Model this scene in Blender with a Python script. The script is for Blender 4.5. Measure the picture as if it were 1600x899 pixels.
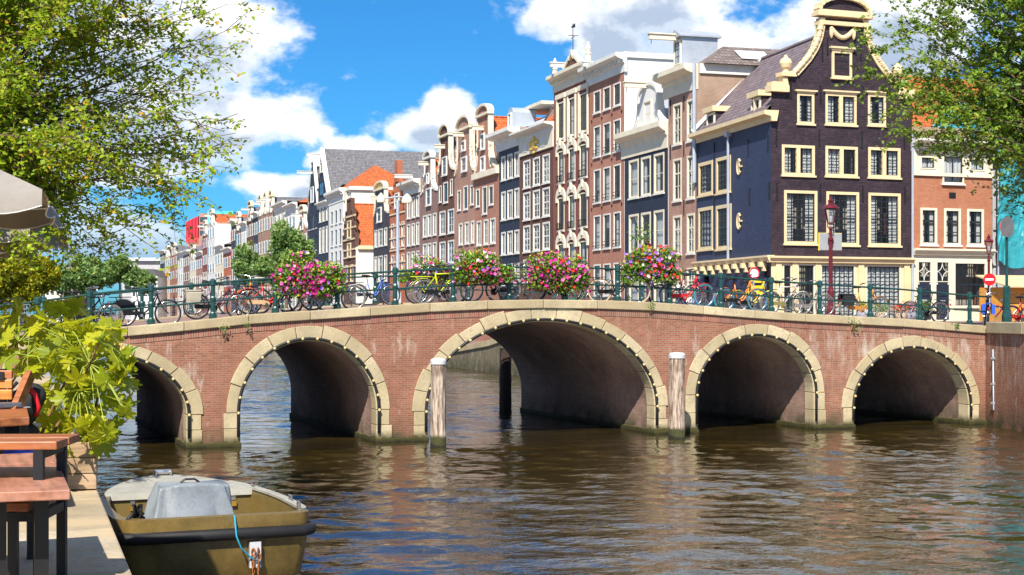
import bpy, math, random
import numpy as np
from mathutils import Vector, Matrix
for _o in list(bpy.data.objects): bpy.data.objects.remove(_o)
sc = bpy.context.scene
col = sc.collection
rnd = random.Random(11)
nrng = np.random.default_rng(5)
# ------------------------------------------------------------------ camera, sky, sun, exposure
F, CX, HY, H = 2400.0, 800.0, 490.0, 3.4
TH = math.atan(890 / 2400)
S_, C_ = math.sin(TH), math.cos(TH)
cam_d = bpy.data.cameras.new('camera'); cam = bpy.data.objects.new('camera', cam_d); col.objects.link(cam)
cam.location = (0, 0, H); cam.rotation_euler = (math.pi / 2, 0, -TH)
cam_d.sensor_width = 36; cam_d.lens = F / 1600 * 36; cam_d.shift_y = (HY - 449.5) / 1600
cam_d.clip_start = 0.1; cam_d.clip_end = 20000
sc.camera = cam
SUN = Vector((-0.36, -0.58, 0.70)).normalized()          # towards the sun
sun_d = bpy.data.lights.new('sun', 'SUN'); sun_d.energy = 3.5; sun_d.angle = math.radians(0.6); sun_d.color = (1, .93, .82)
sun = bpy.data.objects.new('sun', sun_d); col.objects.link(sun)
sun.rotation_euler = SUN.to_track_quat('Z', 'Y').to_euler()
sc.view_settings.view_transform = 'Standard'; sc.view_settings.look = 'None'
sc.view_settings.gamma = 1; sc.view_settings.exposure = 1.28
sc.cycles.max_bounces = 6; sc.cycles.diffuse_bounces = 3; sc.cycles.glossy_bounces = 3; sc.cycles.transparent_max_bounces = 8
sc.cycles.use_denoising = True
sc.cycles.caustics_reflective = True; sc.cycles.sample_clamp_indirect = 3.0; sc.cycles.blur_glossy = 1.0; sc.cycles.caustics_refractive = False

def skydir(px, py):
    k = (px - CX) / F
    return Vector((S_ + k * C_, C_ - k * S_, (HY - py) / F)).normalized()

def make_world():
    w = bpy.data.worlds.new('World'); sc.world = w; w.use_nodes = True
    nt = w.node_tree; N = nt.nodes; L = nt.links; N.clear()
    def nd(t, **k):
        n = N.new(t)
        for a, b in k.items(): setattr(n, a, b)
        return n
    def mth(op, a, b=None, c=None):
        n = nd('ShaderNodeMath', operation=op)
        for i, v in enumerate((a, b, c)):
            if v is None: continue
            if isinstance(v, (int, float)): n.inputs[i].default_value = v
            else: L.new(v, n.inputs[i])
        return n.outputs[0]
    def vmth(op, a, b):
        n = nd('ShaderNodeVectorMath', operation=op)
        for i, v in enumerate((a, b)):
            if isinstance(v, (tuple, Vector)): n.inputs[i].default_value = v
            else: L.new(v, n.inputs[i])
        return n
    def ramp(fac, lo, hi):
        n = nd('ShaderNodeMapRange', interpolation_type='SMOOTHSTEP'); L.new(fac, n.inputs[0])
        n.inputs[1].default_value = lo; n.inputs[2].default_value = hi
        return n.outputs[0]
    out = nd('ShaderNodeOutputWorld'); bg = nd('ShaderNodeBackground'); bg.inputs[1].default_value = 0.15
    L.new(bg.outputs[0], out.inputs[0])
    sky = nd('ShaderNodeTexSky', sky_type='NISHITA', sun_disc=False)
    sky.sun_elevation = math.asin(SUN.z); sky.sun_rotation = math.atan2(SUN.x, SUN.y)
    sky.air_density = 1.0; sky.dust_density = 0.3; sky.ozone_density = 2.0
    hs = nd('ShaderNodeHueSaturation'); hs.inputs[0].default_value = .495; hs.inputs[1].default_value = 1.0; hs.inputs[2].default_value = 0.3
    L.new(sky.outputs[0], hs.inputs[4])
    tc = nd('ShaderNodeTexCoord')
    gen = tc.outputs['Generated']
    # cloud clumps: (px, py, half width px, half height px) of heaps seen in this part of the sky, others spread by noise
    blobs = [(330, 60, 120, 95), (215, 140, 165, 110), (370, 190, 105, 58), (120, 60, 260, 200), (415, 185, 50, 45), (190, 262, 120, 32),
             (705, 185, 42, 48), (655, 212, 80, 36), (585, 230, 60, 18), (430, 292, 95, 20), (505, 255, 30, 16), (170, 385, 270, 48), (-100, 330, 260, 120),
             (900, 20, 90, 45), (1010, 5, 170, 75), (1090, 70, 120, 50), (960, 70, 70, 42), (1215, 95, 95, 62), (1290, 30, 60, 60), (1420, 40, 160, 100),
             (1120, -150, 230, 110), (1380, -260, 300, 170), (1250, -560, 420, 200)]
    def density(vec):
        acc = None
        for px, py, hw, hh in blobs:
            c = skydir(px, py)
            ang = hw / F; sz = hw / hh
            sub = vmth('SUBTRACT', vec, tuple(c)).outputs[0]
            mul = vmth('MULTIPLY', sub, (1 / ang, 1 / ang, sz / ang)).outputs[0]
            ln = nd('ShaderNodeVectorMath', operation='LENGTH'); L.new(mul, ln.inputs[0])
            v = mth('SUBTRACT', 1.25, ln.outputs['Value'])
            acc = v if acc is None else mth('MAXIMUM', acc, v)
        acc = mth('MAXIMUM', acc, -0.7)
        ns = nd('ShaderNodeTexNoise'); ns.inputs['Scale'].default_value = 24; ns.inputs['Detail'].default_value = 6; ns.inputs['Roughness'].default_value = .58
        st = vmth('MULTIPLY', vec, (1, 1, 1.5)).outputs[0]; L.new(st, ns.inputs['Vector'])
        n1 = mth('MULTIPLY', mth('SUBTRACT', ns.outputs[0], .5), 3.1)
        # wide field of fair-weather heaps over the whole sky
        nb = nd('ShaderNodeTexNoise'); nb.inputs['Scale'].default_value = 3.1; nb.inputs['Detail'].default_value = 2
        sb = vmth('MULTIPLY', vec, (1, 1, 1.6)).outputs[0]; L.new(sb, nb.inputs['Vector'])
        wide = mth('MULTIPLY', mth('SUBTRACT', nb.outputs[0], .50), 5.0)
        sp = nd('ShaderNodeSeparateXYZ'); L.new(vec, sp.inputs[0])
        away = vmth('DOT_PRODUCT', vec, tuple(skydir(800, 260))).outputs['Value']
        amount = mth('MAXIMUM', mth('SUBTRACT', 1, ramp(away, .88, .95)), ramp(sp.outputs[2], .20, .27))
        wide = mth('SUBTRACT', mth('MULTIPLY', mth('ADD', wide, .75), amount), .75)
        return mth('ADD', mth('MAXIMUM', acc, wide), n1)
    d0 = density(gen)
    up = vmth('ADD', gen, tuple(Vector((0.012, -0.004, .022)))).outputs[0]
    d1 = density(up)
    mask = ramp(d0, .0, .75)
    shade = mth('MULTIPLY', ramp(d1, .0, 1.0), ramp(d0, .15, .9))
    mixc = nd('ShaderNodeMix', data_type='RGBA'); L.new(shade, mixc.inputs[0])
    mixc.inputs[6].default_value = (3.7, 3.7, 3.75, 1); mixc.inputs[7].default_value = (1.45, 1.75, 2.2, 1)
    spz = nd('ShaderNodeSeparateXYZ'); L.new(gen, spz.inputs[0])
    mixl = nd('ShaderNodeMix', data_type='RGBA'); L.new(ramp(spz.outputs[2], .085, .03), mixl.inputs[0]); L.new(mixc.outputs[2], mixl.inputs[6]); mixl.inputs[7].default_value = (1.05, 1.65, 2.25, 1)
    m2 = nd('ShaderNodeMix', data_type='RGBA'); L.new(mth('MULTIPLY', mask, .96), m2.inputs[0])
    tint = nd('ShaderNodeMix', data_type='RGBA', blend_type='MULTIPLY'); tint.inputs[0].default_value = 1
    tint.inputs[7].default_value = (.20, .70, 1.20, 1); L.new(hs.outputs[0], tint.inputs[6]); L.new(tint.outputs[2], m2.inputs[6]); L.new(mixl.outputs[2], m2.inputs[7])
    L.new(m2.outputs[2], bg.inputs[0])
    w.cycles.sampling_method = 'MANUAL'; w.cycles.sample_map_resolution = 512
make_world()

# ------------------------------------------------------------------ geometry helpers
def rdir(px):
    k = (px - CX) / F
    return S_ + k * C_, C_ - k * S_
def at(px, py, Z):
    a, b = rdir(px); return Vector((a * Z, b * Z, H + (HY - py) * Z / F))
def plan(px, Z):
    a, b = rdir(px); return Vector((a * Z, b * Z))
def onY(px, py, Y):
    return at(px, py, Y / rdir(px)[1])
def onz(px, py, z):
    return at(px, py, (H - z) * F / (py - HY))

class MB:
    def __init__(s): s.v = []; s.f = []
    def add(s, vs, fs):
        o = len(s.v); s.v += [tuple(p) for p in vs]; s.f += [tuple(i + o for i in f) for f in fs]; return s
    def poly(s, *vs): return s.add(vs, [tuple(range(len(vs)))])
    def box(s, x0, y0, z0, x1, y1, z1):
        return s.add([(x0, y0, z0), (x1, y0, z0), (x1, y1, z0), (x0, y1, z0), (x0, y0, z1), (x1, y0, z1), (x1, y1, z1), (x0, y1, z1)],
                     [(0, 3, 2, 1), (4, 5, 6, 7), (0, 1, 5, 4), (1, 2, 6, 5), (2, 3, 7, 6), (3, 0, 4, 7)])
    def bar(s, p, q, w, h=None, up=(0, 0, 1)):
        p = Vector(p); q = Vector(q); h = h or w
        d = (q - p).normalized(); upv = Vector(up)
        sd = d.cross(upv)
        if sd.length < 1e-4: sd = d.cross(Vector((0, 1, 0)))
        sd.normalize(); u = sd.cross(d).normalized()
        a = sd * w / 2; b = u * h / 2
        return s.add([p - a - b, p + a - b, p + a + b, p - a + b, q - a - b, q + a - b, q + a + b, q - a + b],
                     [(0, 1, 2, 3), (4, 7, 6, 5), (0, 4, 5, 1), (1, 5, 6, 2), (2, 6, 7, 3), (3, 7, 4, 0)])
    def tube(s, pts, r, n=6, closed=False):
        pts = [Vector(p) for p in pts]; m = len(pts)
        rs = r if isinstance(r, (list, tuple)) else [r] * m
        prev = None; rings = []
        for i, p in enumerate(pts):
            if closed: d = pts[(i + 1) % m] - pts[i - 1]
            else: d = pts[min(i + 1, m - 1)] - pts[max(i - 1, 0)]
            d.normalize()
            if prev is None:
                a = d.cross(Vector((0, 0, 1)))
                if a.length < .1: a = d.cross(Vector((1, 0, 0)))
            else: a = prev - d * prev.dot(d)
            a.normalize(); prev = a; b = d.cross(a)
            rings.append([p + (a * math.cos(2 * math.pi * j / n) + b * math.sin(2 * math.pi * j / n)) * rs[i] for j in range(n)])
        vs = [v for ring in rings for v in ring]; fs = []
        for i in range(m if closed else m - 1):
            for j in range(n):
                i2 = (i + 1) % m
                fs.append((i * n + j, i * n + (j + 1) % n, i2 * n + (j + 1) % n, i2 * n + j))
        if not closed: fs += [tuple(range(n - 1, -1, -1)), tuple((m - 1) * n + j for j in range(n))]
        return s.add(vs, fs)
    def lathe(s, prof, n=12, c=(0, 0, 0), axis='z'):
        vs = []; fs = []
        for r, z in prof:
            for j in range(n):
                a = 2 * math.pi * j / n; x, y = r * math.cos(a), r * math.sin(a)
                if axis == 'z': vs.append((c[0] + x, c[1] + y, c[2] + z))
                elif axis == 'y': vs.append((c[0] + x, c[1] + z, c[2] + y))
                else: vs.append((c[0] + z, c[1] + x, c[2] + y))
        m = len(prof)
        for i in range(m - 1):
            for j in range(n):
                fs.append((i * n + j, i * n + (j + 1) % n, (i + 1) * n + (j + 1) % n, (i + 1) * n + j))
        fs += [tuple(range(n - 1, -1, -1)), tuple((m - 1) * n + j for j in range(n))]
        return s.add(vs, fs)
    def prism(s, poly, y0, y1):                       # poly in (x, z), extruded along y
        n = len(poly)
        vs = [(x, y0, z) for x, z in poly] + [(x, y1, z) for x, z in poly]
        fs = [tuple(range(n)), tuple(range(2 * n - 1, n - 1, -1))] + [(i, i + n, (i + 1) % n + n, (i + 1) % n) for i in range(n)]
        return s.add(vs, fs)
    def xprism(s, prof, x0, x1):                      # prof in (y, z), extruded along x
        n = len(prof)
        vs = [(x0, y, z) for y, z in prof] + [(x1, y, z) for y, z in prof]
        fs = [tuple(range(n)), tuple(range(2 * n - 1, n - 1, -1))] + [(i, i + n, (i + 1) % n + n, (i + 1) % n) for i in range(n)]
        return s.add(vs, fs)
    def ball(s, c, rx, ry=None, rz=None, n=10, m=6):
        ry = ry or rx; rz = rz or rx
        pr = []
        for i in range(m + 1):
            t = math.pi * i / m - math.pi / 2
            pr.append((max(math.cos(t), .02), math.sin(t)))
        o = len(s.v); s.lathe(pr, n)
        for i in range(o, len(s.v)):
            x, y, z = s.v[i]; s.v[i] = (c[0] + x * rx, c[1] + y * ry, c[2] + z * rz)
        return s
    def mesh(s, name):
        me = bpy.data.meshes.new(name); me.from_pydata(s.v, [], s.f); me.update(); return me
    def build(s, name, mat=None, parent=None, smooth=False, bevel=0, loc=None):
        return place(s.mesh(name), name, mat, parent, smooth, bevel, loc)

def place(me, name, mat=None, parent=None, smooth=False, bevel=0, loc=None):
    if smooth and len(me.polygons): me.polygons.foreach_set('use_smooth', [True] * len(me.polygons))
    if mat is not None and not me.materials: me.materials.append(mat)
    o = bpy.data.objects.new(name, me); col.objects.link(o)
    if parent is not None: o.parent = parent
    if loc is not None: o.location = loc
    if bevel:
        b = o.modifiers.new('bevel', 'BEVEL'); b.width = bevel; b.segments = 2; b.limit_method = 'ANGLE'
    return o
def tag(o, label=None, cat=None, group=None, kind=None):
    if label: o['label'] = label
    if cat: o['category'] = cat
    if group: o['group'] = group
    if kind: o['kind'] = kind
    return o
def thing(name, label, cat, loc=(0, 0, 0), rz=0, group=None):
    o = bpy.data.objects.new(name, None); col.objects.link(o); o.empty_display_size = .2
    o.location = loc; o.rotation_euler = (0, 0, rz)
    return tag(o, label, cat, group)
def use(me, name, mat, parent=None, loc=None, rot=None, scale=None):      # shared mesh, own material
    o = bpy.data.objects.new(name, me); col.objects.link(o)
    if not me.materials: me.materials.append(None)
    o.material_slots[0].link = 'OBJECT'; o.material_slots[0].material = mat
    if parent is not None: o.parent = parent
    if loc is not None: o.location = loc
    if rot is not None: o.rotation_euler = rot
    if scale is not None: o.scale = scale
    return o

# ------------------------------------------------------------------ materials
def srgb(r, g, b):
    f = lambda c: (c / 255 / 12.92) if c / 255 <= .04045 else ((c / 255 + .055) / 1.055) ** 2.4
    return (f(r), f(g), f(b))
class NT:
    def __init__(s, name):
        s.m = bpy.data.materials.new(name); s.m.use_nodes = True; s.t = s.m.node_tree; s.N = s.t.nodes; s.L = s.t.links
        s.b = s.N['Principled BSDF']; s.out = s.N['Material Output']
    def n(s, t, ins=None, **k):
        n = s.N.new(t)
        for a, b in k.items(): setattr(n, a, b)
        for a, b in (ins or {}).items():
            if hasattr(b, 'links') or hasattr(b, 'is_linked'): s.L.new(b, n.inputs[a])
            else: n.inputs[a].default_value = b
        return n
    def coord(s): return s.n('ShaderNodeTexCoord').outputs['Object']
    def noise(s, vec, scale, detail=4, rough=.55):
        return s.n('ShaderNodeTexNoise', {'Vector': vec, 'Scale': scale, 'Detail': detail, 'Roughness': rough}).outputs[0]
    def math(s, op, a, b):
        return s.n('ShaderNodeMath', {0: a, 1: b}, operation=op).outputs[0]
    def rng(s, v, a, b, c=0., d=1.):
        return s.n('ShaderNodeMapRange', {0: v, 1: a, 2: b, 3: c, 4: d}).outputs[0]
    def mix(s, f, a, b, mode='MIX'):
        n = s.n('ShaderNodeMix', data_type='RGBA', blend_type=mode)
        for i, v in ((0, f), (6, a), (7, b)):
            if hasattr(v, 'is_linked'): s.L.new(v, n.inputs[i])
            elif i == 0: n.inputs[0].default_value = v
            else: n.inputs[i].default_value = tuple(v) + (1,) if len(v) == 3 else v
        return n.outputs[2]
    def bump(s, hgt, strength=.3, dist=.02):
        b = s.n('ShaderNodeBump', {'Height': hgt, 'Strength': strength, 'Distance': dist}); s.L.new(b.outputs[0], s.b.inputs['Normal'])
    def base(s, c):
        if hasattr(c, 'is_linked'): s.L.new(c, s.b.inputs['Base Color'])
        else: s.b.inputs['Base Color'].default_value = tuple(c) + (1,)
def dark(c, f): return tuple(x * f for x in c)

def plain(name, c, rough=.6, metal=0, var=.25, scale=3., bump=.15, spec=.4):
    t = NT(name); co = t.coord()
    n1 = t.noise(co, scale, 5); n2 = t.noise(co, scale * 9, 3)
    f = t.math('ADD', t.math('MULTIPLY', n1, .7), t.math('MULTIPLY', n2, .3))
    t.base(t.mix(t.rng(f, .35, .65), dark(c, 1 - var), tuple(min(1, x * (1 + var * .6)) for x in c)))
    t.b.inputs['Roughness'].default_value = rough; t.b.inputs['Metallic'].default_value = metal
    t.b.inputs['Specular IOR Level'].default_value = spec
    if bump: t.bump(n2, bump, .01)
    return t.m

def brickmat(name, c1, c2, mortar, bw=.21, bh=.065, ms=.011, rough=.85, stain=.35, paint=False, efflo=0.):
    t = NT(name); co = t.coord()
    sp = t.n('ShaderNodeSeparateXYZ', {0: co}); u = t.math('ADD', sp.outputs[0], sp.outputs[1])
    v = t.n('ShaderNodeCombineXYZ', {0: u, 1: sp.outputs[2], 2: 0.}).outputs[0]
    br = t.n('ShaderNodeTexBrick', {'Vector': v, 'Color1': tuple(c1) + (1,), 'Color2': tuple(c2) + (1,), 'Mortar': tuple(mortar) + (1,),
                                    'Scale': 1., 'Mortar Size': ms, 'Mortar Smooth': .2, 'Bias': 0., 'Brick Width': bw, 'Row Height': bh})
    big = t.noise(co, .55, 6, .62); st = t.noise(co, 3.5, 6, .65)
    c = t.mix(t.math('MULTIPLY', t.rng(big, .40, .66), stain * 1.4), br.outputs[0], dark(c1, .55))
    c = t.mix(t.math('MULTIPLY', t.rng(st, .5, .75), stain * .6), c, tuple(min(1, x * 1.5 + .03) for x in c2))
    if efflo:
        va = t.n('ShaderNodeMapping', {'Vector': co, 'Scale': (1.3, 1.3, .33)}).outputs[0]
        e = t.noise(va, 2.2, 8, .7)
        c = t.mix(t.math('MULTIPLY', t.rng(e, .565, .70), efflo), c, (.52, .46, .38))
        lime = t.math('MULTIPLY', t.rng(sp.outputs[0], 21.5, 25.5), t.rng(t.noise(va, 3.1, 8, .72), .47, .62)); lime = t.math('MULTIPLY', lime, t.rng(sp.outputs[2], .9, 2.4))
        c = t.mix(t.math('MULTIPLY', lime, efflo * .8), c, (.50, .44, .37))
        g = t.noise(co, 1.4, 6, .6)
        zz = t.rng(sp.outputs[2], .75, .1)
        c = t.mix(t.math('MULTIPLY', zz, t.rng(g, .3, .6)), c, (.05, .05, .025))
    t.base(c); t.b.inputs['Roughness'].default_value = rough; t.b.inputs['Specular IOR Level'].default_value = .25
    hgt = t.math('SUBTRACT', t.math('MULTIPLY', st, .5), br.outputs[1])
    t.bump(hgt, .35 if paint else .6, .012)
    return t.m

def tilemat(name, c, axis, tw=.26, th=.30, var=.32):
    t = NT(name); co = t.coord(); sp = t.n('ShaderNodeSeparateXYZ', {0: co})
    u = sp.outputs[axis]
    v = t.n('ShaderNodeCombineXYZ', {0: u, 1: sp.outputs[2], 2: 0.}).outputs[0]
    br = t.n('ShaderNodeTexBrick', {'Vector': v, 'Color1': dark(c, 1 - var) + (1,), 'Color2': tuple(min(1, x * (1 + var * .7)) for x in c) + (1,), 'Mortar': dark(c, .42) + (1,),
                                    'Scale': 1., 'Mortar Size': .03, 'Mortar Smooth': .4, 'Bias': 0., 'Brick Width': tw, 'Row Height': th * .75}, offset=0.0)
    n = t.noise(co, 1.6, 6, .65)
    t.base(t.mix(t.math('MULTIPLY', t.rng(n, .45, .7), .5), br.outputs[0], dark(c, .5)))
    w = t.math('SINE', t.math('MULTIPLY', u, 2 * math.pi / tw), 0.)
    t.bump(t.math('SUBTRACT', t.math('MULTIPLY', w, .5), br.outputs[1]), .8, .04)
    t.b.inputs['Roughness'].default_value = .75
    return t.m

def stonemat(name, c, moss=False, sand=False):
    t = NT(name); co = t.coord()
    n1 = t.noise(co, 1.3, 5); n2 = t.noise(co, 22, 4, .7); n3 = t.noise(co, 4, 6, .7)
    cc = t.mix(t.rng(n1, .3, .7), dark(c, .72), tuple(min(1, x * 1.2) for x in c))
    cc = t.mix(t.math('MULTIPLY', t.rng(n2, .52, .7), .55), cc, dark(c, .35))
    cc = t.mix(t.math('MULTIPLY', t.rng(n3, .56, .72), .5), cc, dark(c, .45))
    oi = t.n('ShaderNodeObjectInfo').outputs['Random']
    cc = t.mix(t.math('MULTIPLY', oi, .6), cc, (c[0] * .62, c[1] * .58, c[2] * .50))
    if sand:
        geo = t.n('ShaderNodeNewGeometry').outputs['Position']; s1 = t.noise(geo, 1.1, 6, .6)
        cc = t.mix(t.math('MULTIPLY', t.rng(s1, .45, .6), .8), cc, (.46, .35, .21))
    if moss:
        geo = t.n('ShaderNodeNewGeometry').outputs['Position']; z = t.n('ShaderNodeSeparateXYZ', {0: geo}).outputs[2]
        g = t.math('ADD', z, t.math('MULTIPLY', n3, .22))
        cc = t.mix(t.rng(g, .42, .22), cc, (.045, .042, .012))
        cc = t.mix(t.rng(g, .17, .10), cc, (.012, .012, .008))
    t.base(cc); t.b.inputs['Roughness'].default_value = .85; t.b.inputs['Specular IOR Level'].default_value = .25
    t.bump(t.math('ADD', n2, n3), .5, .012)
    return t.m

def leafmat(name, ramp_cols, trans=.45, rough=.45, attr='tint'):
    t = NT(name)
    a = t.n('ShaderNodeAttribute', attribute_name=attr).outputs['Fac']
    r = t.n('ShaderNodeValToRGB', {0: a})
    cr = r.color_ramp
    while len(cr.elements) < len(ramp_cols): cr.elements.new(.5)
    for e, (p, c) in zip(cr.elements, ramp_cols): e.position = p; e.color = tuple(c) + (1,)
    t.base(r.outputs[0]); t.b.inputs['Roughness'].default_value = rough; t.b.inputs['Specular IOR Level'].default_value = .3
    tr = t.n('ShaderNodeBsdfTranslucent')
    t.L.new(t.mix(.35, r.outputs[0], (.35, .42, .04), 'MIX'), tr.inputs[0])
    ms = t.n('ShaderNodeMixShader', {0: trans}); t.L.new(t.b.outputs[0], ms.inputs[1]); t.L.new(tr.outputs[0], ms.inputs[2])
    t.L.new(ms.outputs[0], t.out.inputs[0])
    return t.m

def glassmat(name, tint=(.9, .95, 1.), clear=.55, base=(.02, .025, .03)):
    t = NT(name)
    t.base(base); t.b.inputs['Roughness'].default_value = .04; t.b.inputs['Specular IOR Level'].default_value = .8
    co = t.coord(); t.bump(t.noise(co, 1.2, 2), .06, .02)
    tr = t.n('ShaderNodeBsdfTransparent', {0: tuple(tint) + (1,)})
    fr = t.math('POWER', t.n('ShaderNodeLayerWeight', {'Blend': .5}).outputs['Facing'], 3.)
    f = t.math('MULTIPLY', t.math('SUBTRACT', 1., fr), clear)
    ms = t.n('ShaderNodeMixShader', {0: f}); t.L.new(t.b.outputs[0], ms.inputs[1]); t.L.new(tr.outputs[0], ms.inputs[2])
    t.L.new(ms.outputs[0], t.out.inputs[0])
    return t.m

CREAM = srgb(236, 214, 150)
M = {}
M['white'] = plain('white_paint', (.66, .65, .60), .55, var=.12, scale=1.5, bump=.05)
M['cream'] = plain('cream_paint', (.68, .545, .32), .55, var=.12, scale=1.5, bump=.05)
M['palecream'] = plain('pale_cream_paint', (.68, .62, .48), .6, var=.12, scale=1.2, bump=.05)
M['plaster'] = plain('cream_plaster', (.70, .67, .58), .8, var=.10, scale=.6, bump=.1)
M['whitewall'] = plain('white_plaster', (.66, .66, .64), .8, var=.08, scale=.5, bump=.1)
M['stonetrim'] = plain('sandstone_trim', (.66, .56, .38), .8, var=.3, scale=2.5, bump=.3)
M['zinc'] = plain('zinc_sheet', (.42, .46, .52), .45, .3, var=.15, scale=1., bump=.05)
M['black'] = plain('black_paint', (.012, .012, .014), .45, var=.3, bump=.05)
M['darkframe'] = plain('dark_sash_paint', (.018, .022, .028), .4, var=.2, bump=0)
M['iron'] = plain('wrought_iron', (.012, .012, .014), .5, var=.2, bump=0)
M['green'] = plain('dark_green_enamel', (.012, .055, .052), .35, var=.3, scale=6, bump=.1)
M['maroon'] = plain('maroon_enamel', (.115, .012, .020), .35, var=.3, scale=6, bump=.05)
M['interior'] = plain('room_interior', (.55, .48, .37), .9, var=.3, scale=.5, bump=0)
M['curtain'] = plain('net_curtain', (.74, .72, .66), .9, var=.18, scale=2, bump=.2)
M['blind'] = plain('window_blind', (.62, .62, .58), .9, var=.2, scale=2, bump=.1)
M['glass'] = glassmat('window_glass', clear=.8)
M['glassfar'] = glassmat('far_window_glass', clear=0., base=(.05, .06, .075))
M['navy'] = brickmat('navy_painted_brick', (.030, .040, .085), (.042, .055, .115), (.020, .027, .058), .24, .075, .010, .55, .25, True)
M['aubergine'] = brickmat('aubergine_painted_brick', (.038, .026, .034), (.066, .043, .055), (.022, .015, .02), .24, .085, .014, .5, .5, True)
M['navy2'] = brickmat('blue_black_brick', (.020, .028, .050), (.028, .038, .066), (.012, .016, .030), .24, .075, .010, .6, .25, True)
M['red'] = brickmat('red_brick', (.38, .110, .048), (.48, .165, .075), (.34, .23, .16), stain=.25)
M['pink'] = brickmat('rose_brick', (.33, .165, .12), (.43, .235, .175), (.40, .30, .25), stain=.3)
M['tallred'] = brickmat('faded_red_brick', (.34, .13, .085), (.43, .19, .125), (.36, .25, .2), stain=.25)
M['winered'] = brickmat('wine_red_brick', (.20, .060, .050), (.28, .09, .07), (.17, .09, .08), stain=.3)
M['brown'] = brickmat('brown_brick', (.11, .050, .036), (.15, .070, .050), (.11, .07, .055), stain=.3)
M['mauve'] = brickmat('mauve_brick', (.22, .13, .12), (.29, .175, .16), (.23, .17, .15), stain=.3)
M['orangebrick'] = brickmat('orange_brick', (.44, .12, .055), (.52, .17, .075), (.32, .15, .1), stain=.3)
M['sidebrick'] = brickmat('weathered_brick', (.28, .16, .105), (.36, .22, .15), (.42, .36, .30), stain=.3)
M['bridgebrick'] = brickmat('bridge_brick', (.235, .083, .050), (.335, .135, .086), (.30, .22, .15), .185, .056, .008, .85, .35, False, .75)
M['barrelbrick'] = brickmat('barrel_vault_brick', (.27, .16, .125), (.36, .22, .175), (.30, .24, .2), .185, .056, .008, .85, .5, False, .25)
M['stone'] = stonemat('bridge_stone', (.50, .42, .27), moss=True)
M['coping'] = stonemat('coping_stone', (.47, .39, .25))
M['concrete'] = stonemat('quay_concrete', (.42, .355, .255), sand=True)
M['tile_grey_y'] = tilemat('grey_pantile', (.19, .185, .20), 1)
M['tile_plum_y'] = tilemat('plum_pantile', (.22, .17, .185), 1)
M['tile_orange_y'] = tilemat('orange_pantile', (.60, .135, .03), 1)
M['tile_orange_x'] = tilemat('orange_hip_tile', (.62, .14, .03), 0)
M['tile_brown_x'] = tilemat('brown_grey_pantile', (.21, .165, .15), 0)
M['tile_brown_y'] = tilemat('brown_grey_side_pantile', (.21, .165, .15), 1)
# ------------------------------------------------------------------ water, banks, bridge
YB, YF = 39.2, 49.8                                   # near and far face of the bridge
def watermat():
    t = NT('canal_water'); co = t.n('ShaderNodeNewGeometry').outputs['Position']
    n0 = t.noise(co, .25, 3)
    t.base(t.mix(t.rng(n0, .35, .65), (.020, .0135, .0025), (.034, .023, .0045)))
    t.b.inputs['Roughness'].default_value = .025; t.b.inputs['IOR'].default_value = 1.75; t.b.inputs['Specular IOR Level'].default_value = 1.0
    m1 = t.n('ShaderNodeMapping', {'Vector': co, 'Scale': (.75, 1.25, 1), 'Rotation': (0, 0, .3)}).outputs[0]
    a = t.noise(m1, 3.2, 3, .5); b = t.noise(m1, 9., 2, .5)
    big = t.rng(t.noise(co, .16, 2), .38, .62, .35, 1.15)
    hgt = t.math('MULTIPLY', t.math('ADD', t.math('MULTIPLY', a, 1.), t.math('MULTIPLY', b, .26)), big)
    t.bump(hgt, .8, .034)
    return t.m
M['water'] = watermat()
def build_water():
    r = np.random.default_rng(3); comps = []
    for i in range(34):
        lam = .34 * 5.5 ** r.random(); comps.append((lam, r.normal(1.25, .55), r.uniform(0, 6.28)))
    verts = []; faces = []
    def patch(x0, x1, y0, y1, st):
        nx = int((x1 - x0) / st); ny = int((y1 - y0) / st)
        X, Y = np.meshgrid(np.linspace(x0, x1, nx), np.linspace(y0, y1, ny)); Zw = np.zeros_like(X)
        for i, (lam, ang, ph) in enumerate(comps):
            if lam < st * 3: continue
            k = 2 * math.pi / lam
            Zw += .0031 * lam * np.sin(k * (X * math.cos(ang) + Y * math.sin(ang)) + ph + 1.3 * np.sin(X * .21 + Y * .13 + i))
        fade = np.clip(np.minimum.reduce([X - x0, x1 - X, Y - y0, y1 - Y]) / 1.2, 0, 1)
        Zw *= fade * (1.0 + .45 * np.sin(X * .33 + 1.7 * np.sin(Y * .21)) * np.sin(Y * .47 + .9 * np.sin(X * .27)))
        o = len(verts); verts.extend(np.stack([X, Y, Zw], -1).reshape(-1, 3).tolist())
        idx = np.arange(nx * ny).reshape(ny, nx) + o
        faces.extend(np.stack([idx[:-1, :-1], idx[:-1, 1:], idx[1:, 1:], idx[1:, :-1]], -1).reshape(-1, 4).tolist())
    x0, x1, y0, y1, y2 = -1.0, 31.0, 8.0, 38.6, 130.0
    patch(x0, x1, y0, y1, .075); patch(x0, x1, y1, y2, .17)
    o = len(verts); B = 1500
    verts += [(-B, -60, 0), (B, -60, 0), (B, 3000, 0), (-B, 3000, 0), (x0, y0, 0), (x1, y0, 0), (x1, y2, 0), (x0, y2, 0)]
    faces += [(o, o + 1, o + 5, o + 4), (o + 1, o + 2, o + 6, o + 5), (o + 2, o + 3, o + 7, o + 6), (o + 3, o, o + 4, o + 7)]
    me = bpy.data.meshes.new('water'); me.from_pydata(verts, [], faces); me.update()
    tag(place(me, 'water', M['water'], smooth=True), kind='structure')
build_water()

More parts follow.
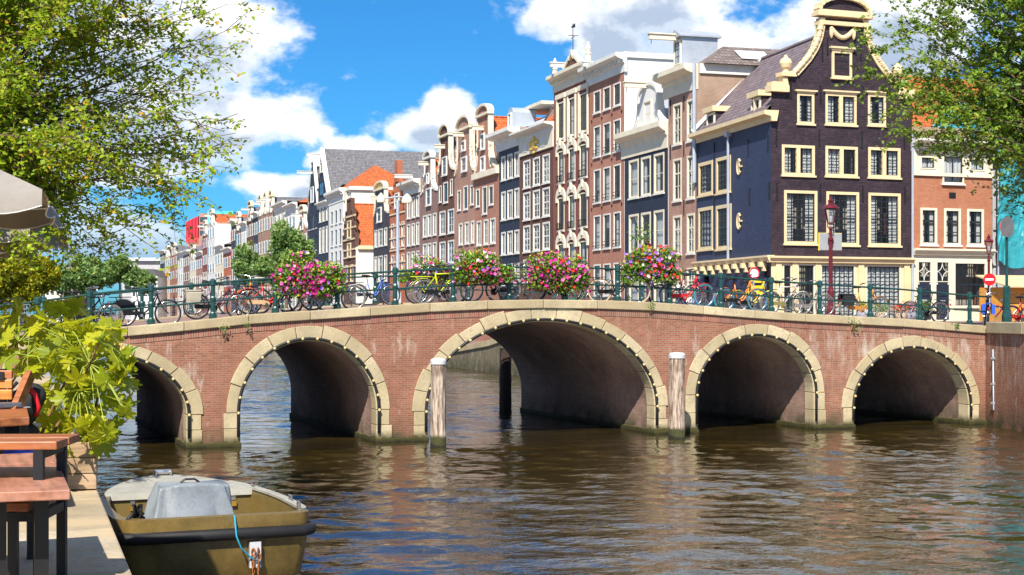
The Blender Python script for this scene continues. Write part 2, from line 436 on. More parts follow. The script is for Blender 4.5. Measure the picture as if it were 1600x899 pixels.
# --- levels of the bridge deck along X, read at its near face
COP = [(-200, 560), (60, 529), (162, 514), (287, 503), (388, 492.5), (484, 486), (578, 480), (671, 474), (761, 470), (848, 468.5), (932, 469.5), (1015, 472.5), (1098, 478.5), (1178, 485), (1257, 490.5), (1333, 494.5), (1409, 498.5), (1540, 509.5)]
_cp = [onY(a, b, YB) for a, b in COP]
CXs = [p.x for p in _cp]; CZs = [p.z for p in _cp]
CXs = [-60] + CXs + [60]; CZs = [2.75] + CZs + [2.95]
def ztop(x): return float(np.interp(x, CXs, CZs))
def fx(px): return onY(px, 500, YB).x
def fz(px, py): return onY(px, py, YB).z
XR = fx(1540); XL = .6

def earthmat(name, c1, c2, scale=2.):
    t = NT(name); co = t.n('ShaderNodeNewGeometry').outputs['Position']
    n = t.noise(co, scale, 8, .65); n2 = t.noise(co, scale * 14, 4, .7)
    c = t.mix(t.rng(n, .35, .65), c1, c2); c = t.mix(t.math('MULTIPLY', t.rng(n2, .5, .75), .5), c, dark(c1, .45))
    t.base(c); t.b.inputs['Roughness'].default_value = .95; t.b.inputs['Specular IOR Level'].default_value = .15
    t.bump(t.math('ADD', n, n2), .5, .02)
    return t.m
M['sand'] = earthmat('sandy_ground', (.30, .20, .10), (.44, .32, .17))
M['paving'] = brickmat('clinker_paving', (.22, .13, .11), (.30, .19, .16), (.14, .11, .09), .21, .21, .012)
M['ground'] = earthmat('street_ground', (.20, .17, .15), (.26, .22, .19), .3)

# banks
QZ = 1.9                                             # level of the terrace quay beside the camera
g = MB(); g.box(-40, -8, -1, .55, 38.9, QZ - .015); tag(g.build('terrace_ground', M['sand']), kind='structure')
e = MB()
q0 = onz(208, 899, QZ); q1 = onz(152.5, 766, QZ)
def edgex(y): return q0.x + (q1.x - q0.x) * (y - q0.y) / (q1.y - q0.y)
ys = [-8, 9.2, 11.0, 12.8, 14.6, 16.4, 18.2, 20, 22, 24, 26, 28, 30, 32, 34, 36, 38.9]
quay = thing('quay_edge', None, None); tag(quay, kind='structure')
for a, b in zip(ys[:-1], ys[1:]):
    k = MB(); b -= .012
    k.add([(.28, a, -1), (edgex(a), a, -1), (edgex(b), b, -1), (.28, b, -1), (.28, a, QZ), (edgex(a), a, QZ), (edgex(b), b, QZ), (.28, b, QZ)],
          [(4, 5, 6, 7), (0, 1, 5, 4), (1, 2, 6, 5), (2, 3, 7, 6), (3, 0, 4, 7)])
    k.build('edge_slab', M['concrete'], quay, bevel=.015)
g = MB()                                             # left bank street beyond and beside the bridge
g.add([(-1500, YB + .5, 2.75), (XL, YB + .5, 2.95), (XL, YF, 2.95), (-1500, YF, 2.75)], [(0, 1, 2, 3)])
g.add([(-1500, YF, 2.75), (XL, YF, 2.9), (XL + 2, 90, 1.7), (16, 300, 1.5), (220, 2900, 1.5), (-1500, 2900, 1.5)], [(0, 1, 2, 3, 4, 5)])
tag(g.build('west_bank_ground', M['ground']), kind='structure')
g = MB(); g.box(-40, YB + .05, -.8, XL, YB + .5, 2.55)
w1 = g.build('retaining_wall', M['bridgebrick']); tag(w1, 'red brick retaining wall behind the yellow-green terrace plant', 'wall')
g = MB(); pts = [(XL, YF), (XL + 2, 90), (16, 300), (220, 2900)]
for (a, b), (c, d) in zip(pts[:-1], pts[1:]):
    g.add([(a, b, -1), (c, d, -1), (c, d, 1.5), (a, b, 2.9 if b < 60 else 1.5)], [(0, 1, 2, 3)])
tag(g.build('west_quay_wall', M['bridgebrick']), kind='structure')
# right bank
def zr(y): return float(np.interp(y, [0, 66, 76, 84, 92, 110, 3000], [3.0, 3.0, 2.7, 1.7, 1.1, 1.0, 1.0]))
def xr(y): return float(np.interp(y, [-20, 10, 36.2, 39.2, 49.8, 80, 120, 3000], [26.5, 27.6, 29.1, XR, 29.8, 29.6, 31.2, 168.]))
g = MB(); w = MB(); cpn = MB()
yy = [-20, 10, 30, 36.2, 39.2, 49.8, 58, 66, 72, 76, 80, 84, 88, 92, 96, 102, 110, 120, 200, 400, 1000, 2900]
for a, b in zip(yy[:-1], yy[1:]):
    g.add([(xr(a), a, zr(a)), (1500, a, zr(a)), (1500, b, zr(b)), (xr(b), b, zr(b))], [(0, 1, 2, 3)])
    if b > 39.3 and a < 49.7: continue
    (cpn if b < 39.5 else w).add([(xr(a), a, -1), (xr(b), b, -1), (xr(b), b, zr(b)), (xr(a), a, zr(a))], [(0, 1, 2, 3)])
tag(g.build('east_bank_ground', M['paving']), kind='structure')
M['quaywall'] = brickmat('old_quay_brick', (.14, .115, .07), (.2, .165, .1), (.12, .11, .08), .21, .07, .01, .9, .5, False, .5)
qw = w.build('east_quay_wall', M['quaywall']); tag(qw, kind='structure')
qn = cpn.build('abutment_wall', M['bridgebrick']); tag(qn, kind='structure')
for a, b in [(10, 30), (30, 33.1), (33.1, 36.2), (36.2, 38.95), (50, 58), (58, 66), (66, 72), (72, 76), (76, 80), (80, 84), (84, 88), (88, 92), (92, 96), (96, 102), (102, 110), (110, 120)]:
    k = MB(); t0, t1 = .14, .5
    k.add([(xr(a) - .1, a + .01, zr(a) - .2), (xr(a) + t1, a + .01, zr(a) - .2), (xr(b) + t1, b, zr(b) - .2), (xr(b) - .1, b, zr(b) - .2),
           (xr(a) - .1, a + .01, zr(a) + t0), (xr(a) + t1, a + .01, zr(a) + t0), (xr(b) + t1, b, zr(b) + t0), (xr(b) - .1, b, zr(b) + t0)],
          [(0, 3, 2, 1), (4, 5, 6, 7), (0, 1, 5, 4), (1, 2, 6, 5), (2, 3, 7, 6), (3, 0, 4, 7)])
    k.build('coping_slab', M['coping'], qw if b > 49 else qn, bevel=.02)

# --- the bridge
bridge = thing('arched_bridge', 'five-arched red brick canal bridge with pale stone arch rings and coping', 'bridge')
A_IN = [(1333.3, 1512.5, 545, 635), (1089, 1271, 526, 615.6), (667, 1022, 502, 639), (374.5, 588, 532, 643)]
ARCH = []
for l, r, cy, sy in A_IN:
    xl, xr_ = fx(l), fx(r); m = (l + r) / 2
    zs = fz(m, sy); ARCH.append(((xl + xr_) / 2, (xr_ - xl) / 2, fz(m, cy) - zs, zs))
ARCH = ARCH[::-1]
x1r = fx(291.5); a5 = ARCH[-1][1]
zs = fz(225, 650); ARCH.insert(0, (x1r - a5, a5, fz(225, 556) - zs, zs))
RT = .37
def bottom(x, off):
    for cx, a, b, zs in ARCH:
        d = abs(x - cx)
        if d < a + off: return zs + (b + off) * math.sqrt(max(0, 1 - (d / (a + off)) ** 2))
    return -.6
xs = set(np.linspace(XL, XR, 120).tolist()) | set(CXs[1:-1])
for cx, a, b, zs in ARCH:
    o = a + RT * .5
    for t in np.linspace(0, math.pi, 41): xs.add(cx + o * .9999 * math.cos(t))
    xs |= {cx - o * 1.0001, cx + o * 1.0001}
xs = sorted(x for x in xs if XL <= x <= XR)
for nm, Y, mat, inv in (('spandrel_wall', YB, 'bridgebrick', 0), ('far_spandrel_wall', YF, 'bridgebrick', 1)):
    m = MB()
    for a, b in zip(xs[:-1], xs[1:]):
        m.add([(a, Y, bottom(a, RT * .5)), (b, Y, bottom(b, RT * .5)), (b, Y, ztop(b) - .2), (a, Y, ztop(a) - .2)], [(0, 1, 2, 3) if not inv else (3, 2, 1, 0)])
    m.build(nm, M[mat], bridge)
M['soldier'] = brickmat('soldier_course_brick', (.22, .085, .06), (.32, .135, .095), (.33, .25, .18), .062, 9., .009, .85, .35)
m = MB()
for a, b in zip(CXs[1:-2], CXs[2:-1]):
    if b <= XL: continue
    a = max(a, XL); m.add([(a, YB - .014, ztop(a) - .43), (b, YB - .014, ztop(b) - .43), (b, YB - .014, ztop(b) - .22), (a, YB - .014, ztop(a) - .22), (a, YB + .02, ztop(a) - .43), (b, YB + .02, ztop(b) - .43)], [(0, 1, 2, 3), (0, 4, 5, 1)])
m.build('soldier_course', M['soldier'], bridge)
# deck
m = MB(); dx = np.linspace(-30, XR + 14, 90)
for a, b in zip(dx[:-1], dx[1:]):
    m.add([(a, YB + .45, ztop(a) - .05), (b, YB + .45, ztop(b) - .05), (b, YF - .45, ztop(b) - .05), (a, YF - .45, ztop(a) - .05)], [(0, 1, 2, 3)])
m.build('road_deck', M['paving'], bridge)
for i, (cx, a, b, zs) in enumerate(ARCH):
    # barrel
    m = MB(); pr = [(cx - a, -.6)] + [(cx - a * math.cos(t), zs + b * math.sin(t)) for t in np.linspace(0, math.pi, 41)] + [(cx + a, -.6)]
    for (u, v), (p, q) in zip(pr[:-1], pr[1:]):
        m.add([(u, YB + .42, v), (p, YB + .42, q), (p, YF, q), (u, YF, v)], [(0, 1, 2, 3)])
    m.build('barrel_vault', M['barrelbrick'], bridge, smooth=False)
    # ring of stones (front)
    ln = math.pi * math.sqrt((a * a + b * b) / 2); n = max(9, int(round(ln / .62)))
    if n % 2 == 0: n += 1
    def ringpt(t, off): return (cx - (a + off) * math.cos(t), zs + (b + off) * math.sin(t))
    for k in range(n):
        t0 = math.pi * k / n; t1 = math.pi * (k + 1) / n; gp = .010 / a
        t0 += gp; t1 -= gp
        m = MB(); seg = [t0 + (t1 - t0) * j / 4 for j in range(5)]
        jit = rnd.uniform(-.03, .05)
        po = [ringpt(t, RT + jit) for t in seg]; pi = [ringpt(t, -.012) for t in seg[::-1]]
        pr = rnd.uniform(.028, .05)
        m.prism(po + pi, YB - pr, YB + .46)
        m.build('arch_stone', M['stone'], bridge, bevel=.012)
    nb = max(1, int(round((zs + .1) / .48)))
    for sgn in (-1, 1):
        for j in range(nb):
            z0 = .06 + (zs - .06) * j / nb + .006; z1 = .06 + (zs - .06) * (j + 1) / nb - .006
            xa, xb = cx + sgn * (a - .012), cx + sgn * (a + RT + rnd.uniform(-.02, .05))
            m = MB(); m.box(min(xa, xb), YB - rnd.uniform(.03, .045), z0, max(xa, xb), YB + .46, z1)
            m.build('jamb_stone', M['stone'], bridge, bevel=.012)
# plinths at the water line
edges = [XL] + sum([[c - a, c + a] for c, a, b, z in ARCH], []) + [XR]
for p, q in zip(edges[::2], edges[1::2]):
    if q - p < .1: continue
    m = MB(); m.box(p - .03, YB - .10, -.6, q + .03, YB + .3, .105 + rnd.uniform(-.01, .02)); m.build('plinth', M['stone'], bridge, bevel=.02)
    m = MB(); m.box(p - .05, YB + .3, -.6, p + .03, YF, .14); m.box(q - .03, YB + .3, -.6, q + .05, YF, .14); m.build('footing', M['stone'], bridge)
# coping stones
jn = [-200, -100, -20, 60, 120, 199, 287, 388, 484, 578, 671, 761, 848, 932, 1015, 1098, 1178, 1257, 1333, 1409, 1476, 1540]
for p, q in zip(jn[:-1], jn[1:]):
    xa, xb = fx(p) + .006, fx(q) - .006; za, zb = ztop(xa), ztop(xb)
    yo = rnd.uniform(-.012, .012); zo = rnd.uniform(-.006, .008)
    m = MB(); y0, y1 = YB - .09 + yo, YB + .52
    m.add([(xa, y0, za - .235), (xb, y0, zb - .235), (xb, y1, zb - .235), (xa, y1, za - .235), (xa, y0, za + zo), (xb, y0, zb + zo), (xb, y1, zb + zo), (xa, y1, za + zo)],
          [(0, 3, 2, 1), (4, 5, 6, 7), (0, 1, 5, 4), (1, 2, 6, 5), (2, 3, 7, 6), (3, 0, 4, 7)])
    m.build('coping_stone', M['coping'], bridge, bevel=.022)
    m = MB()
    m.add([(xa, YF - .5, za - .235), (xb, YF - .5, zb - .235), (xb, YF + .09, zb - .235), (xa, YF + .09, za - .235), (xa, YF - .5, za), (xb, YF - .5, zb), (xb, YF + .09, zb), (xa, YF + .09, za)],
          [(0, 3, 2, 1), (4, 5, 6, 7), (0, 1, 5, 4), (1, 2, 6, 5), (2, 3, 7, 6), (3, 0, 4, 7)])
    m.build('far_coping_stone', M['coping'], bridge)

# strings of bulbs along each arch
bulb = MB().ball((0, 0, 0), .042, n=8, m=5).mesh('bulb'); bulb.polygons.foreach_set('use_smooth', [True] * len(bulb.polygons))
M['bulb'] = plain('pale_bulb_glass', (.55, .43, .20), .3, var=.1, bump=0)
M['rubber'] = plain('black_rubber', (.014, .014, .015), .55, var=.3, bump=.1)
names5 = ['first arch, half hidden by the terrace plant', 'second arch, wide and open to bright water', 'large central arch', 'arch beside the tall mooring post, dark inside', 'last arch before the bank, under lime-stained brick']
for i, (cx, a, b, zs) in enumerate(ARCH):
    t = thing('light_string', 'black cable with round bulbs round the ' + names5[i], 'light string', (cx, YB - .085, zs), group='bulb strings on the arches')
    pts = [(-a - .05, 0, -zs + .25)] + [(-(a + .05) * math.cos(u), 0, (b + .05) * math.sin(u)) for u in np.linspace(0, math.pi, 31)] + [(a + .05, 0, -zs + .25)]
    MB().tube(pts, .04, 6).build('cable', M['rubber'], t, smooth=True)
    nbu = int(math.pi * (a + b) / 2 / .36)
    for k in range(nbu + 1):
        u = math.pi * k / nbu
        use(bulb, 'bulb', M['bulb'], t, (-(a + .05) * math.cos(u), -.045, (b + .05) * math.sin(u)))

# railings
def post_mesh():
    m = MB(); m.lathe([(.10, 0), (.10, .14), (.075, .17), (.062, .2), (.062, .48), (.078, .5), (.078, .56), (.058, .6), (.058, .86), (.085, .88), (.085, 1.0), (.06, 1.03), (.02, 1.05)], 8)
    return m.mesh('post')
PM = post_mesh()
def railing(name, label, Y, pxs, grp):
    t = thing(name, label, 'railing', group=grp)
    P_ = [fx(p) for p in pxs]
    for x in P_: use(PM, 'post', M['green'], t, (x, Y, ztop(x) - .03))
    for hh, r in ((.93, .030), (.47, .026)):
        m = MB()
        xx = np.linspace(P_[0] - 1.5, P_[-1] + .6, 60)
        m.tube([(x, Y, ztop(x) + hh - .03) for x in xx], r, 6); m.build('rail', M['green'], t, smooth=True)
railing('bridge_railing', 'dark green iron railing on the near side of the bridge', YB + .22, [-30, 60, 141, 238, 335, 433, 530, 621, 712, 800, 887, 970, 1051, 1132, 1211, 1287, 1366, 1444, 1522], None)
railing('bridge_railing', 'dark green iron railing on the canal side across the bridge deck', YF - .22, [-100, 10, 110, 205, 300, 395, 485, 567, 655, 745, 835, 920, 1000, 1080, 1160, 1240, 1310, 1380, 1445, 1510], None)

# mooring posts
def woodpost():
    t = NT('weathered_post_wood'); co = t.coord()
    mp = t.n('ShaderNodeMapping', {'Vector': co, 'Scale': (9, 9, .9)}).outputs[0]
    n = t.noise(mp, 2.2, 7, .65); n2 = t.noise(co, 1.2, 3)
    c = t.mix(t.rng(n, .36, .62), (.10, .06, .035), (.56, .45, .36)); c = t.mix(t.math('MULTIPLY', t.rng(n2, .5, .62), .6), c, (.12, .07, .045))
    z = t.n('ShaderNodeSeparateXYZ', {0: co}).outputs[2]; zz = t.math('ADD', z, t.math('MULTIPLY', n2, .3))
    c = t.mix(t.rng(zz, .46, .38), c, (.05, .048, .012)); c = t.mix(t.rng(zz, .24, .2), c, (.012, .012, .008))
    t.base(c); t.b.inputs['Roughness'].default_value = .9; t.bump(n, .9, .03); return t.m
M['post'] = woodpost()
M['capwhite'] = plain('white_post_cap', (.52, .53, .56), .4, var=.08, bump=0)
M['postdark'] = plain('tarred_wood', (.045, .028, .022), .8, var=.5, scale=5, bump=.4)
def mooring(px, pyb, pyt, wpx, label, mat, cap=True):
    p = onz(px, pyb, 0); Z = p.x * S_ + p.y * C_; top = H + (HY - pyt) * Z / F; r = wpx * Z / F / 2
    t = thing('mooring_post', label, 'mooring post', (p.x, p.y, 0), group='wooden mooring posts')
    m = MB(); prof = [(r * 1.02, -.8)] + [(r * (1.02 - .07 * u + .02 * math.sin(u * 17)), u * (top - .1)) for u in np.linspace(0.01, 1, 16)]
    m.lathe(prof, 14)
    for i, (x, y, z) in enumerate(m.v):
        f = 1 + .05 * math.sin(5 * math.atan2(y, x) + z) + rnd.uniform(-.025, .025); m.v[i] = (x * f, y * f, z)
    m.build('pile', mat, t)
    if cap:
        m = MB(); m.lathe([(r * 1.05, top - .12), (r * 1.06, top - .02), (r * .8, top + .03), (.02, top + .05)], 16); m.build('cap', M['capwhite'], t)
mooring(685, 698, 562, 24, 'grey weathered mooring post with white cap before the large central arch', M['post'])
mooring(1058, 685, 553, 25, 'pale weathered mooring post with white cap between the central and fourth arch', M['post'])
mooring(790, 638, 540, 19, 'dark tarred mooring post seen through the large central arch', M['postdark'], False)
# ------------------------------------------------------------------ houses
def ZC(px): return 92623.0 / (px - 60.0)              # depth of the canal house row behind image column px
class House:
    def __init__(s, name, label, pl, Zl, pr, Zr, base, depth, cat='house', group=None):
        A = plan(pl, Zl); B = plan(pr, Zr); s.A = A; s.e = (B - A).normalized(); s.W = (B - A).length
        s.base = base; s.depth = depth
        s.t = thing(name, label, cat, (A.x, A.y, 0), math.atan2(s.e.y, s.e.x), group)
        s.holes = []
    def hit(s, px):
        rx, ry = rdir(px); ex, ey = s.e
        # A + u e = t r
        det = ex * (-ry) - (-rx) * ey
        bx, by = -s.A.x, -s.A.y
        u = (bx * (-ry) - (-rx) * by) / det
        p = s.A + s.e * u
        return u, p.x * S_ + p.y * C_
    def xz(s, px, py):
        u, Z = s.hit(px); return u, H + (HY - py) * Z / F
    def x(s, px): return s.hit(px)[0]
    def z(s, px, py): return s.xz(px, py)[1]

def facade(h, x0, x1, z0, z1, holes, mat, name='wall', y=0., reveal=.16):
    m = MB(); xs = sorted({x0, x1} | {c for r in holes for c in r[:2]}); zs = sorted({z0, z1} | {c for r in holes for c in r[2:]})
    xs = [v for v in xs if x0 <= v <= x1]; zs = [v for v in zs if z0 <= v <= z1]
    for a, b in zip(xs[:-1], xs[1:]):
        for c, d in zip(zs[:-1], zs[1:]):
            cx, cz = (a + b) / 2, (c + d) / 2
            if any(r[0] < cx < r[1] and r[2] < cz < r[3] for r in holes): continue
            m.add([(a, y, c), (b, y, c), (b, y, d), (a, y, d)], [(0, 1, 2, 3)])
    for a, b, c, d in holes:
        m.add([(a, y, c), (b, y, c), (b, y, d), (a, y, d), (a, y + reveal, c), (b, y + reveal, c), (b, y + reveal, d), (a, y + reveal, d)],
              [(0, 1, 5, 4), (1, 2, 6, 5), (2, 3, 7, 6), (3, 0, 4, 7)])
    return m.build(name, M[mat] if isinstance(mat, str) else mat, h.t)

def body(h, z1, mat, side=None, name='side_wall', z0=None):
    z0 = h.base if z0 is None else z0; W, D = h.W, h.depth
    m = MB(); m.add([(0, 0, z0), (0, D, z0), (0, D, z1), (0, 0, z1)], [(0, 1, 2, 3)]); m.add([(W, 0, z0), (W, D, z0), (W, D, z1), (W, 0, z1)], [(0, 1, 2, 3)])
    m.add([(0, D, z0), (W, D, z0), (W, D, z1), (0, D, z1)], [(0, 1, 2, 3)]); m.add([(0, 0, z1 - .02), (W, 0, z1 - .02), (W, D, z1 - .02), (0, D, z1 - .02)], [(0, 1, 2, 3)])
    m.build(name, M[side or mat], h.t)
    m = MB(); m.add([(.05, 1.6, z0), (W - .05, 1.6, z0), (W - .05, 1.6, z1 - .1), (.05, 1.6, z1 - .1)], [(0, 1, 2, 3)]); m.build('room_back', M['interior'], h.t)

def window(h, r, nx=2, nz=2, fw=.11, frame='white', sash=None, mb=.045, y=0., sill=True, curtain=None, proud=.03, glass='glass', name='window', cross=None, lintel=0, arch=0, par=None):
    x0, x1, z0, z1 = r; t = par or h.t
    m = MB(); a, b = y - proud, y + .11
    m.box(x0, a, z0, x0 + fw, b, z1); m.box(x1 - fw, a, z0, x1, b, z1)
    m.box(x0 + fw, a, z1 - fw, x1 - fw, b, z1); m.box(x0 + fw, a, z0, x1 - fw, b, z0 + fw * .8)
    if lintel:
        m.box(x0 - .06, a - .05, z1 + .002, x1 + .06, b, z1 + lintel * .5); m.box(x0 - .14, a - .12, z1 + lintel * .5, x1 + .14, b, z1 + lintel)
    w = m.build(name, M[frame], t)
    xi0, xi1, zi0, zi1 = x0 + fw, x1 - fw, z0 + fw * .8, z1 - fw
    m = MB(); c, d = y + .04, y + .085
    k = mb
    for i in range(nx + 1):
        xx = xi0 + (xi1 - xi0) * i / nx; th = k * (1.3 if i in (0, nx) else .8); m.box(max(xi0 - .01, xx - th / 2), c, zi0, min(xi1 + .01, xx + th / 2), d, zi1)
    for i in range(nz + 1):
        zz = zi0 + (zi1 - zi0) * i / nz; th = k * (1.5 if i in (0, nz) else .8)
        if cross is not None and i == cross: th = k * 1.8
        m.box(xi0, c + .004, max(zi0 - .01, zz - th / 2), xi1, d - .004, min(zi1 + .01, zz + th / 2))
    m.build('sash', M[sash or frame], w)
    m = MB(); m.add([(xi0, y + .065, zi0), (xi1, y + .065, zi0), (xi1, y + .065, zi1), (xi0, y + .065, zi1)], [(0, 1, 2, 3)]); m.build('pane', M[glass], w)
    if sill:
        m = MB(); m.box(x0 - .06, y - .10, z0 - .10, x1 + .06, y + .05, z0 - .002); m.build('sill', M[sill if isinstance(sill, str) else 'white'], w)
    if curtain:
        cm = 'curtain' if curtain != 'blind' else 'blind'
        m = MB(); wd = xi1 - xi0; spans = {'both': [(0, .28), (.72, 1)], 'full': [(0, 1)], 'one': [(0, .45)], 'blind': [(0, 1)]}[curtain]
        zb = zi0 if curtain != 'blind' else zi0 + (zi1 - zi0) * rnd.choice((.35, .5, .6))
        for p, q in spans:
            n = 10 if curtain != 'blind' else 2; pr = None
            for i in range(n + 1):
                xx = xi0 + wd * (p + (q - p) * i / n); yy = y + .2 + (.035 if i % 2 else -.03) * (curtain != 'blind')
                if pr: m.add([(pr[0], pr[1], zb), (xx, yy, zb), (xx, yy, zi1), (pr[0], pr[1], zi1)], [(0, 1, 2, 3)])
                pr = (xx, yy)
        m.build('curtain', M[cm], w)
    return w

def rects(h, cols, rows, ref):
    """cols: px pairs; rows: (ytop, ybottom) as seen at column ref"""
    out = []
    for yt, yb in rows:
        z1, z0 = h.z(ref, yt), h.z(ref, yb)
        for a, b in cols: out.append((h.x(a), h.x(b), z0, z1))
    return out

def cornice(h, x0, x1, z0, z1, out=.5, mat='white', name='cornice', y=0., dentil=True):
    hh = z1 - z0
    m = MB(); prof = [(y + .12, z0), (y - .06, z0), (y - .06, z0 + hh * .45), (y - .16, z0 + hh * .52), (y - .16, z0 + hh * .62), (y - out * .75, z0 + hh * .72), (y - out, z0 + hh * .8), (y - out, z1), (y + .12, z1)]
    m.xprism(prof, x0, x1); c = m.build(name, M[mat], h.t)
    if dentil:
        m = MB(); n = max(3, int((x1 - x0) / .55))
        for i in range(n):
            xx = x0 + (x1 - x0) * (i + .5) / n; m.box(xx - .06, y - out * .62, z0 + hh * .5, xx + .06, y - .162, z0 + hh * .70)
        m.build('bracket_row', M[mat], c)['kind'] = 'stuff'
    return c

def gable(h, pts, mat, trim='white', tw=.26, name='gable', y=0.):
    """pts: (x, z) outline from the foot on one side over the top to the other foot"""
    m = MB(); m.prism(pts, y, y + .34); g = m.build(name, M[mat], h.t)
    if trim:
        m = MB()
        for (a, b), (c, d) in zip(pts[:-1], pts[1:]):
            L_ = math.hypot(c - a, d - b)
            if L_ < .02: continue
            ux, uz = (c - a) / L_, (d - b) / L_
            m.bar((a - ux * .05, y + .14, b - uz * .05), (c + ux * .05, y + .14, d + uz * .05), tw, .46 + rnd.uniform(0, .02), up=(0, 1, 0))
        m.build('gable_coping', M[trim], h.t)
    return g

def saddle(h, x0, x1, ze, zr_, y0, y1, mat, name='roof', ov=.12, mid=None):
    xm = (x0 + x1) / 2 if mid is None else mid; k = (zr_ - ze) / (xm - x0)
    m = MB()
    for sx, xe in ((1, x0 - ov), (-1, x1 + ov)):
        zz = ze - ov * k
        m.add([(xe, y0, zz), (xm, y0, zr_), (xm, y1, zr_), (xe, y1, zz), (xe, y0, zz - .12), (xm, y0, zr_ - .12), (xm, y1, zr_ - .12), (xe, y1, zz - .12)],
              [(0, 1, 2, 3), (4, 7, 6, 5), (0, 4, 5, 1), (2, 6, 7, 3), (0, 3, 7, 4)])
    r = m.build(name, M[mat], h.t)
    MB().tube([(xm, y0, zr_ + .02), (xm, y1, zr_ + .02)], .11, 6).build('ridge', M[mat], r)
    for yy in (y1 - .05, y0 + .05): m = MB(); m.poly((x0, yy, ze), (x1, yy, ze), (xm, yy, zr_ - .1)); m.build('gable_end', M['sidebrick'], h.t)
    return r
def hip(h, x0, x1, y0, y1, z0, z1, mat, ins, name='roof', along='x'):
    if along == 'x': r = [((x0 + ins), (y0 + y1) / 2, z1), ((x1 - ins), (y0 + y1) / 2, z1)]
    else: r = [((x0 + x1) / 2, y0 + ins, z1), ((x0 + x1) / 2, y1 - ins, z1)]
    m = MB(); v = [(x0, y0, z0), (x1, y0, z0), (x1, y1, z0), (x0, y1, z0)] + r
    f = [(0, 1, 5, 4), (1, 2, 5), (2, 3, 4, 5), (3, 0, 4)] if along == 'x' else [(0, 1, 4), (1, 2, 5, 4), (2, 3, 5), (3, 0, 4, 5)]
    m.add(v, f); r = m.build(name, M[mat], h.t)
    return r
def hoist(h, x, z, y=0., length=1.1, mat='white', w=.22):
    m = MB(); m.box(x - w / 2, y - length, z, x + w / 2, y + .3, z + .3); m.box(x - w * .8, y - length - .05, z + .3, x + w * .8, y + .2, z + .37)
    b = m.build('hoist_beam', M[mat], h.t); MB().tube([(x, y - length + .15, z), (x, y - length + .15, z - .3)], .02, 5).build('hook', M['iron'], b)
def anchors(h, pts, y=0., ln=.9):
    for x, z in pts:
        m = MB(); m.box(x - .035, y - .05, z - ln / 2, x + .035, y - .003, z + ln / 2); m.build('wall_anchor', M['iron'], h.t)
def chimney(h, x, y, z0, z1, w=.9, d=.6, mat='red', pots=2):
    m = MB(); m.box(x - w / 2, y - d / 2, z0, x + w / 2, y + d / 2, z1); m.box(x - w / 2 - .06, y - d / 2 - .06, z1 - .25, x + w / 2 + .06, y + d / 2 + .06, z1 - .1)
    c = m.build('chimney', M[mat], h.t)
    for i in range(pots):
        xx = x + (i - (pots - 1) / 2) * w * .5; m = MB(); m.lathe([(.13, z1), (.13, z1 + .5), (.16, z1 + .5), (.16, z1 + .58)], 8, (xx, y, 0)); m.build('chimney_pot', M['orangebrick'], c)
def arcpts(cx, zb, rx, rz, n=9):
    return [(cx - rx * math.cos(math.pi * i / (n - 1)), zb + rz * math.sin(math.pi * i / (n - 1))) for i in range(n)]
def pediment(h, cx, zb, rx, rz, mat='white', fill='brown', y=0.):
    m = MB(); m.prism(arcpts(cx, zb, rx, rz), y - .02, y + .3); m.build('pediment', M[fill], h.t)
    m = MB(); m.box(cx - rx - .12, y - .22, zb - .2, cx + rx + .12, y + .36, zb)
    p = arcpts(cx, zb, rx + .06, rz + .06, 11)
    for (a, b), (c, d) in zip(p[:-1], p[1:]): m.bar((a, y + .08, b), (c, y + .08, d), .2, .6, up=(0, 1, 0))
    m.build('pediment_moulding', M[mat], h.t)
def scrollpts(L, R, z0, zn, xn0, xn1, zt):
    """neck gable: shoulders at z0 sweeping in to a neck between xn0 and xn1 that rises to zt"""
    out = [(L, z0)]
    for i in range(1, 7):
        t = i / 6; out.append((L + (xn0 - L) * math.sin(t * math.pi / 2), z0 + (zn - z0) * (1 - math.cos(t * math.pi / 2))))
    out += [(xn0, zt), (xn1, zt)]
    for i in range(5, -1, -1):
        t = i / 6; out.append((R - (R - xn1) * math.sin(t * math.pi / 2), z0 + (zn - z0) * (1 - math.cos(t * math.pi / 2))))
    out.append((R, z0)); return out

# ---- the dark corner house: gable to the bridge, long side to the canal
GY = 70.0
Zc0 = GY / rdir(1205)[1]; Zc1 = GY / rdir(1425)[1]; Zl0 = Zc0 * 1005 / 888
hd = House('corner_house', 'dark aubergine corner house with cream trimmed neck gable and urns', 1205, Zc0, 1425, Zc1, 2.6, 11)
W = hd.W; ev = hd.z(1205, 140); sz = hd.z(1205, 184)
band = hd.z(1310, 410)
def hr(a, b, t, d): return (hd.x(a), hd.x(b), hd.z((a + b) / 2, d), hd.z((a + b) / 2, t))
RA = [hr(1245.5, 1272, 146, 193.5), hr(1289.6, 1338, 147, 195), hr(1356, 1384, 148, 196)]
RB = [hr(1221.5, 1272.8, 227, 274), hr(1289.6, 1340, 229, 275.6), hr(1356.4, 1406.6, 231, 277.5)]
RC = [hr(1225, 1276.8, 298, 381), hr(1291, 1342, 300, 383), hr(1356.7, 1407, 302, 384)]
facade(hd, 0, W, band, ev, RA + RB + RC, 'aubergine')
for r in RA[:1] + RA[2:]: window(hd, r, 3, 4, .13, 'cream', 'darkframe', .05, sill='cream', curtain='both', lintel=.16)
window(hd, RA[1], 6, 4, .13, 'cream', 'darkframe', .05, sill='cream', curtain='both', lintel=.16)
def mullion(r):
    m = MB(); xm = (r[0] + r[1]) / 2; m.box(xm - .11, -.035, r[2] + .1, xm + .11, .115, r[3] - .12); m.build('mullion', M['cream'], hd.t)
mullion(RA[1])
for r, c in zip(RB, ('both', 'one', 'both')): window(hd, r, 6, 4, .15, 'cream', 'darkframe', .05, sill='cream', curtain=c); mullion(r)
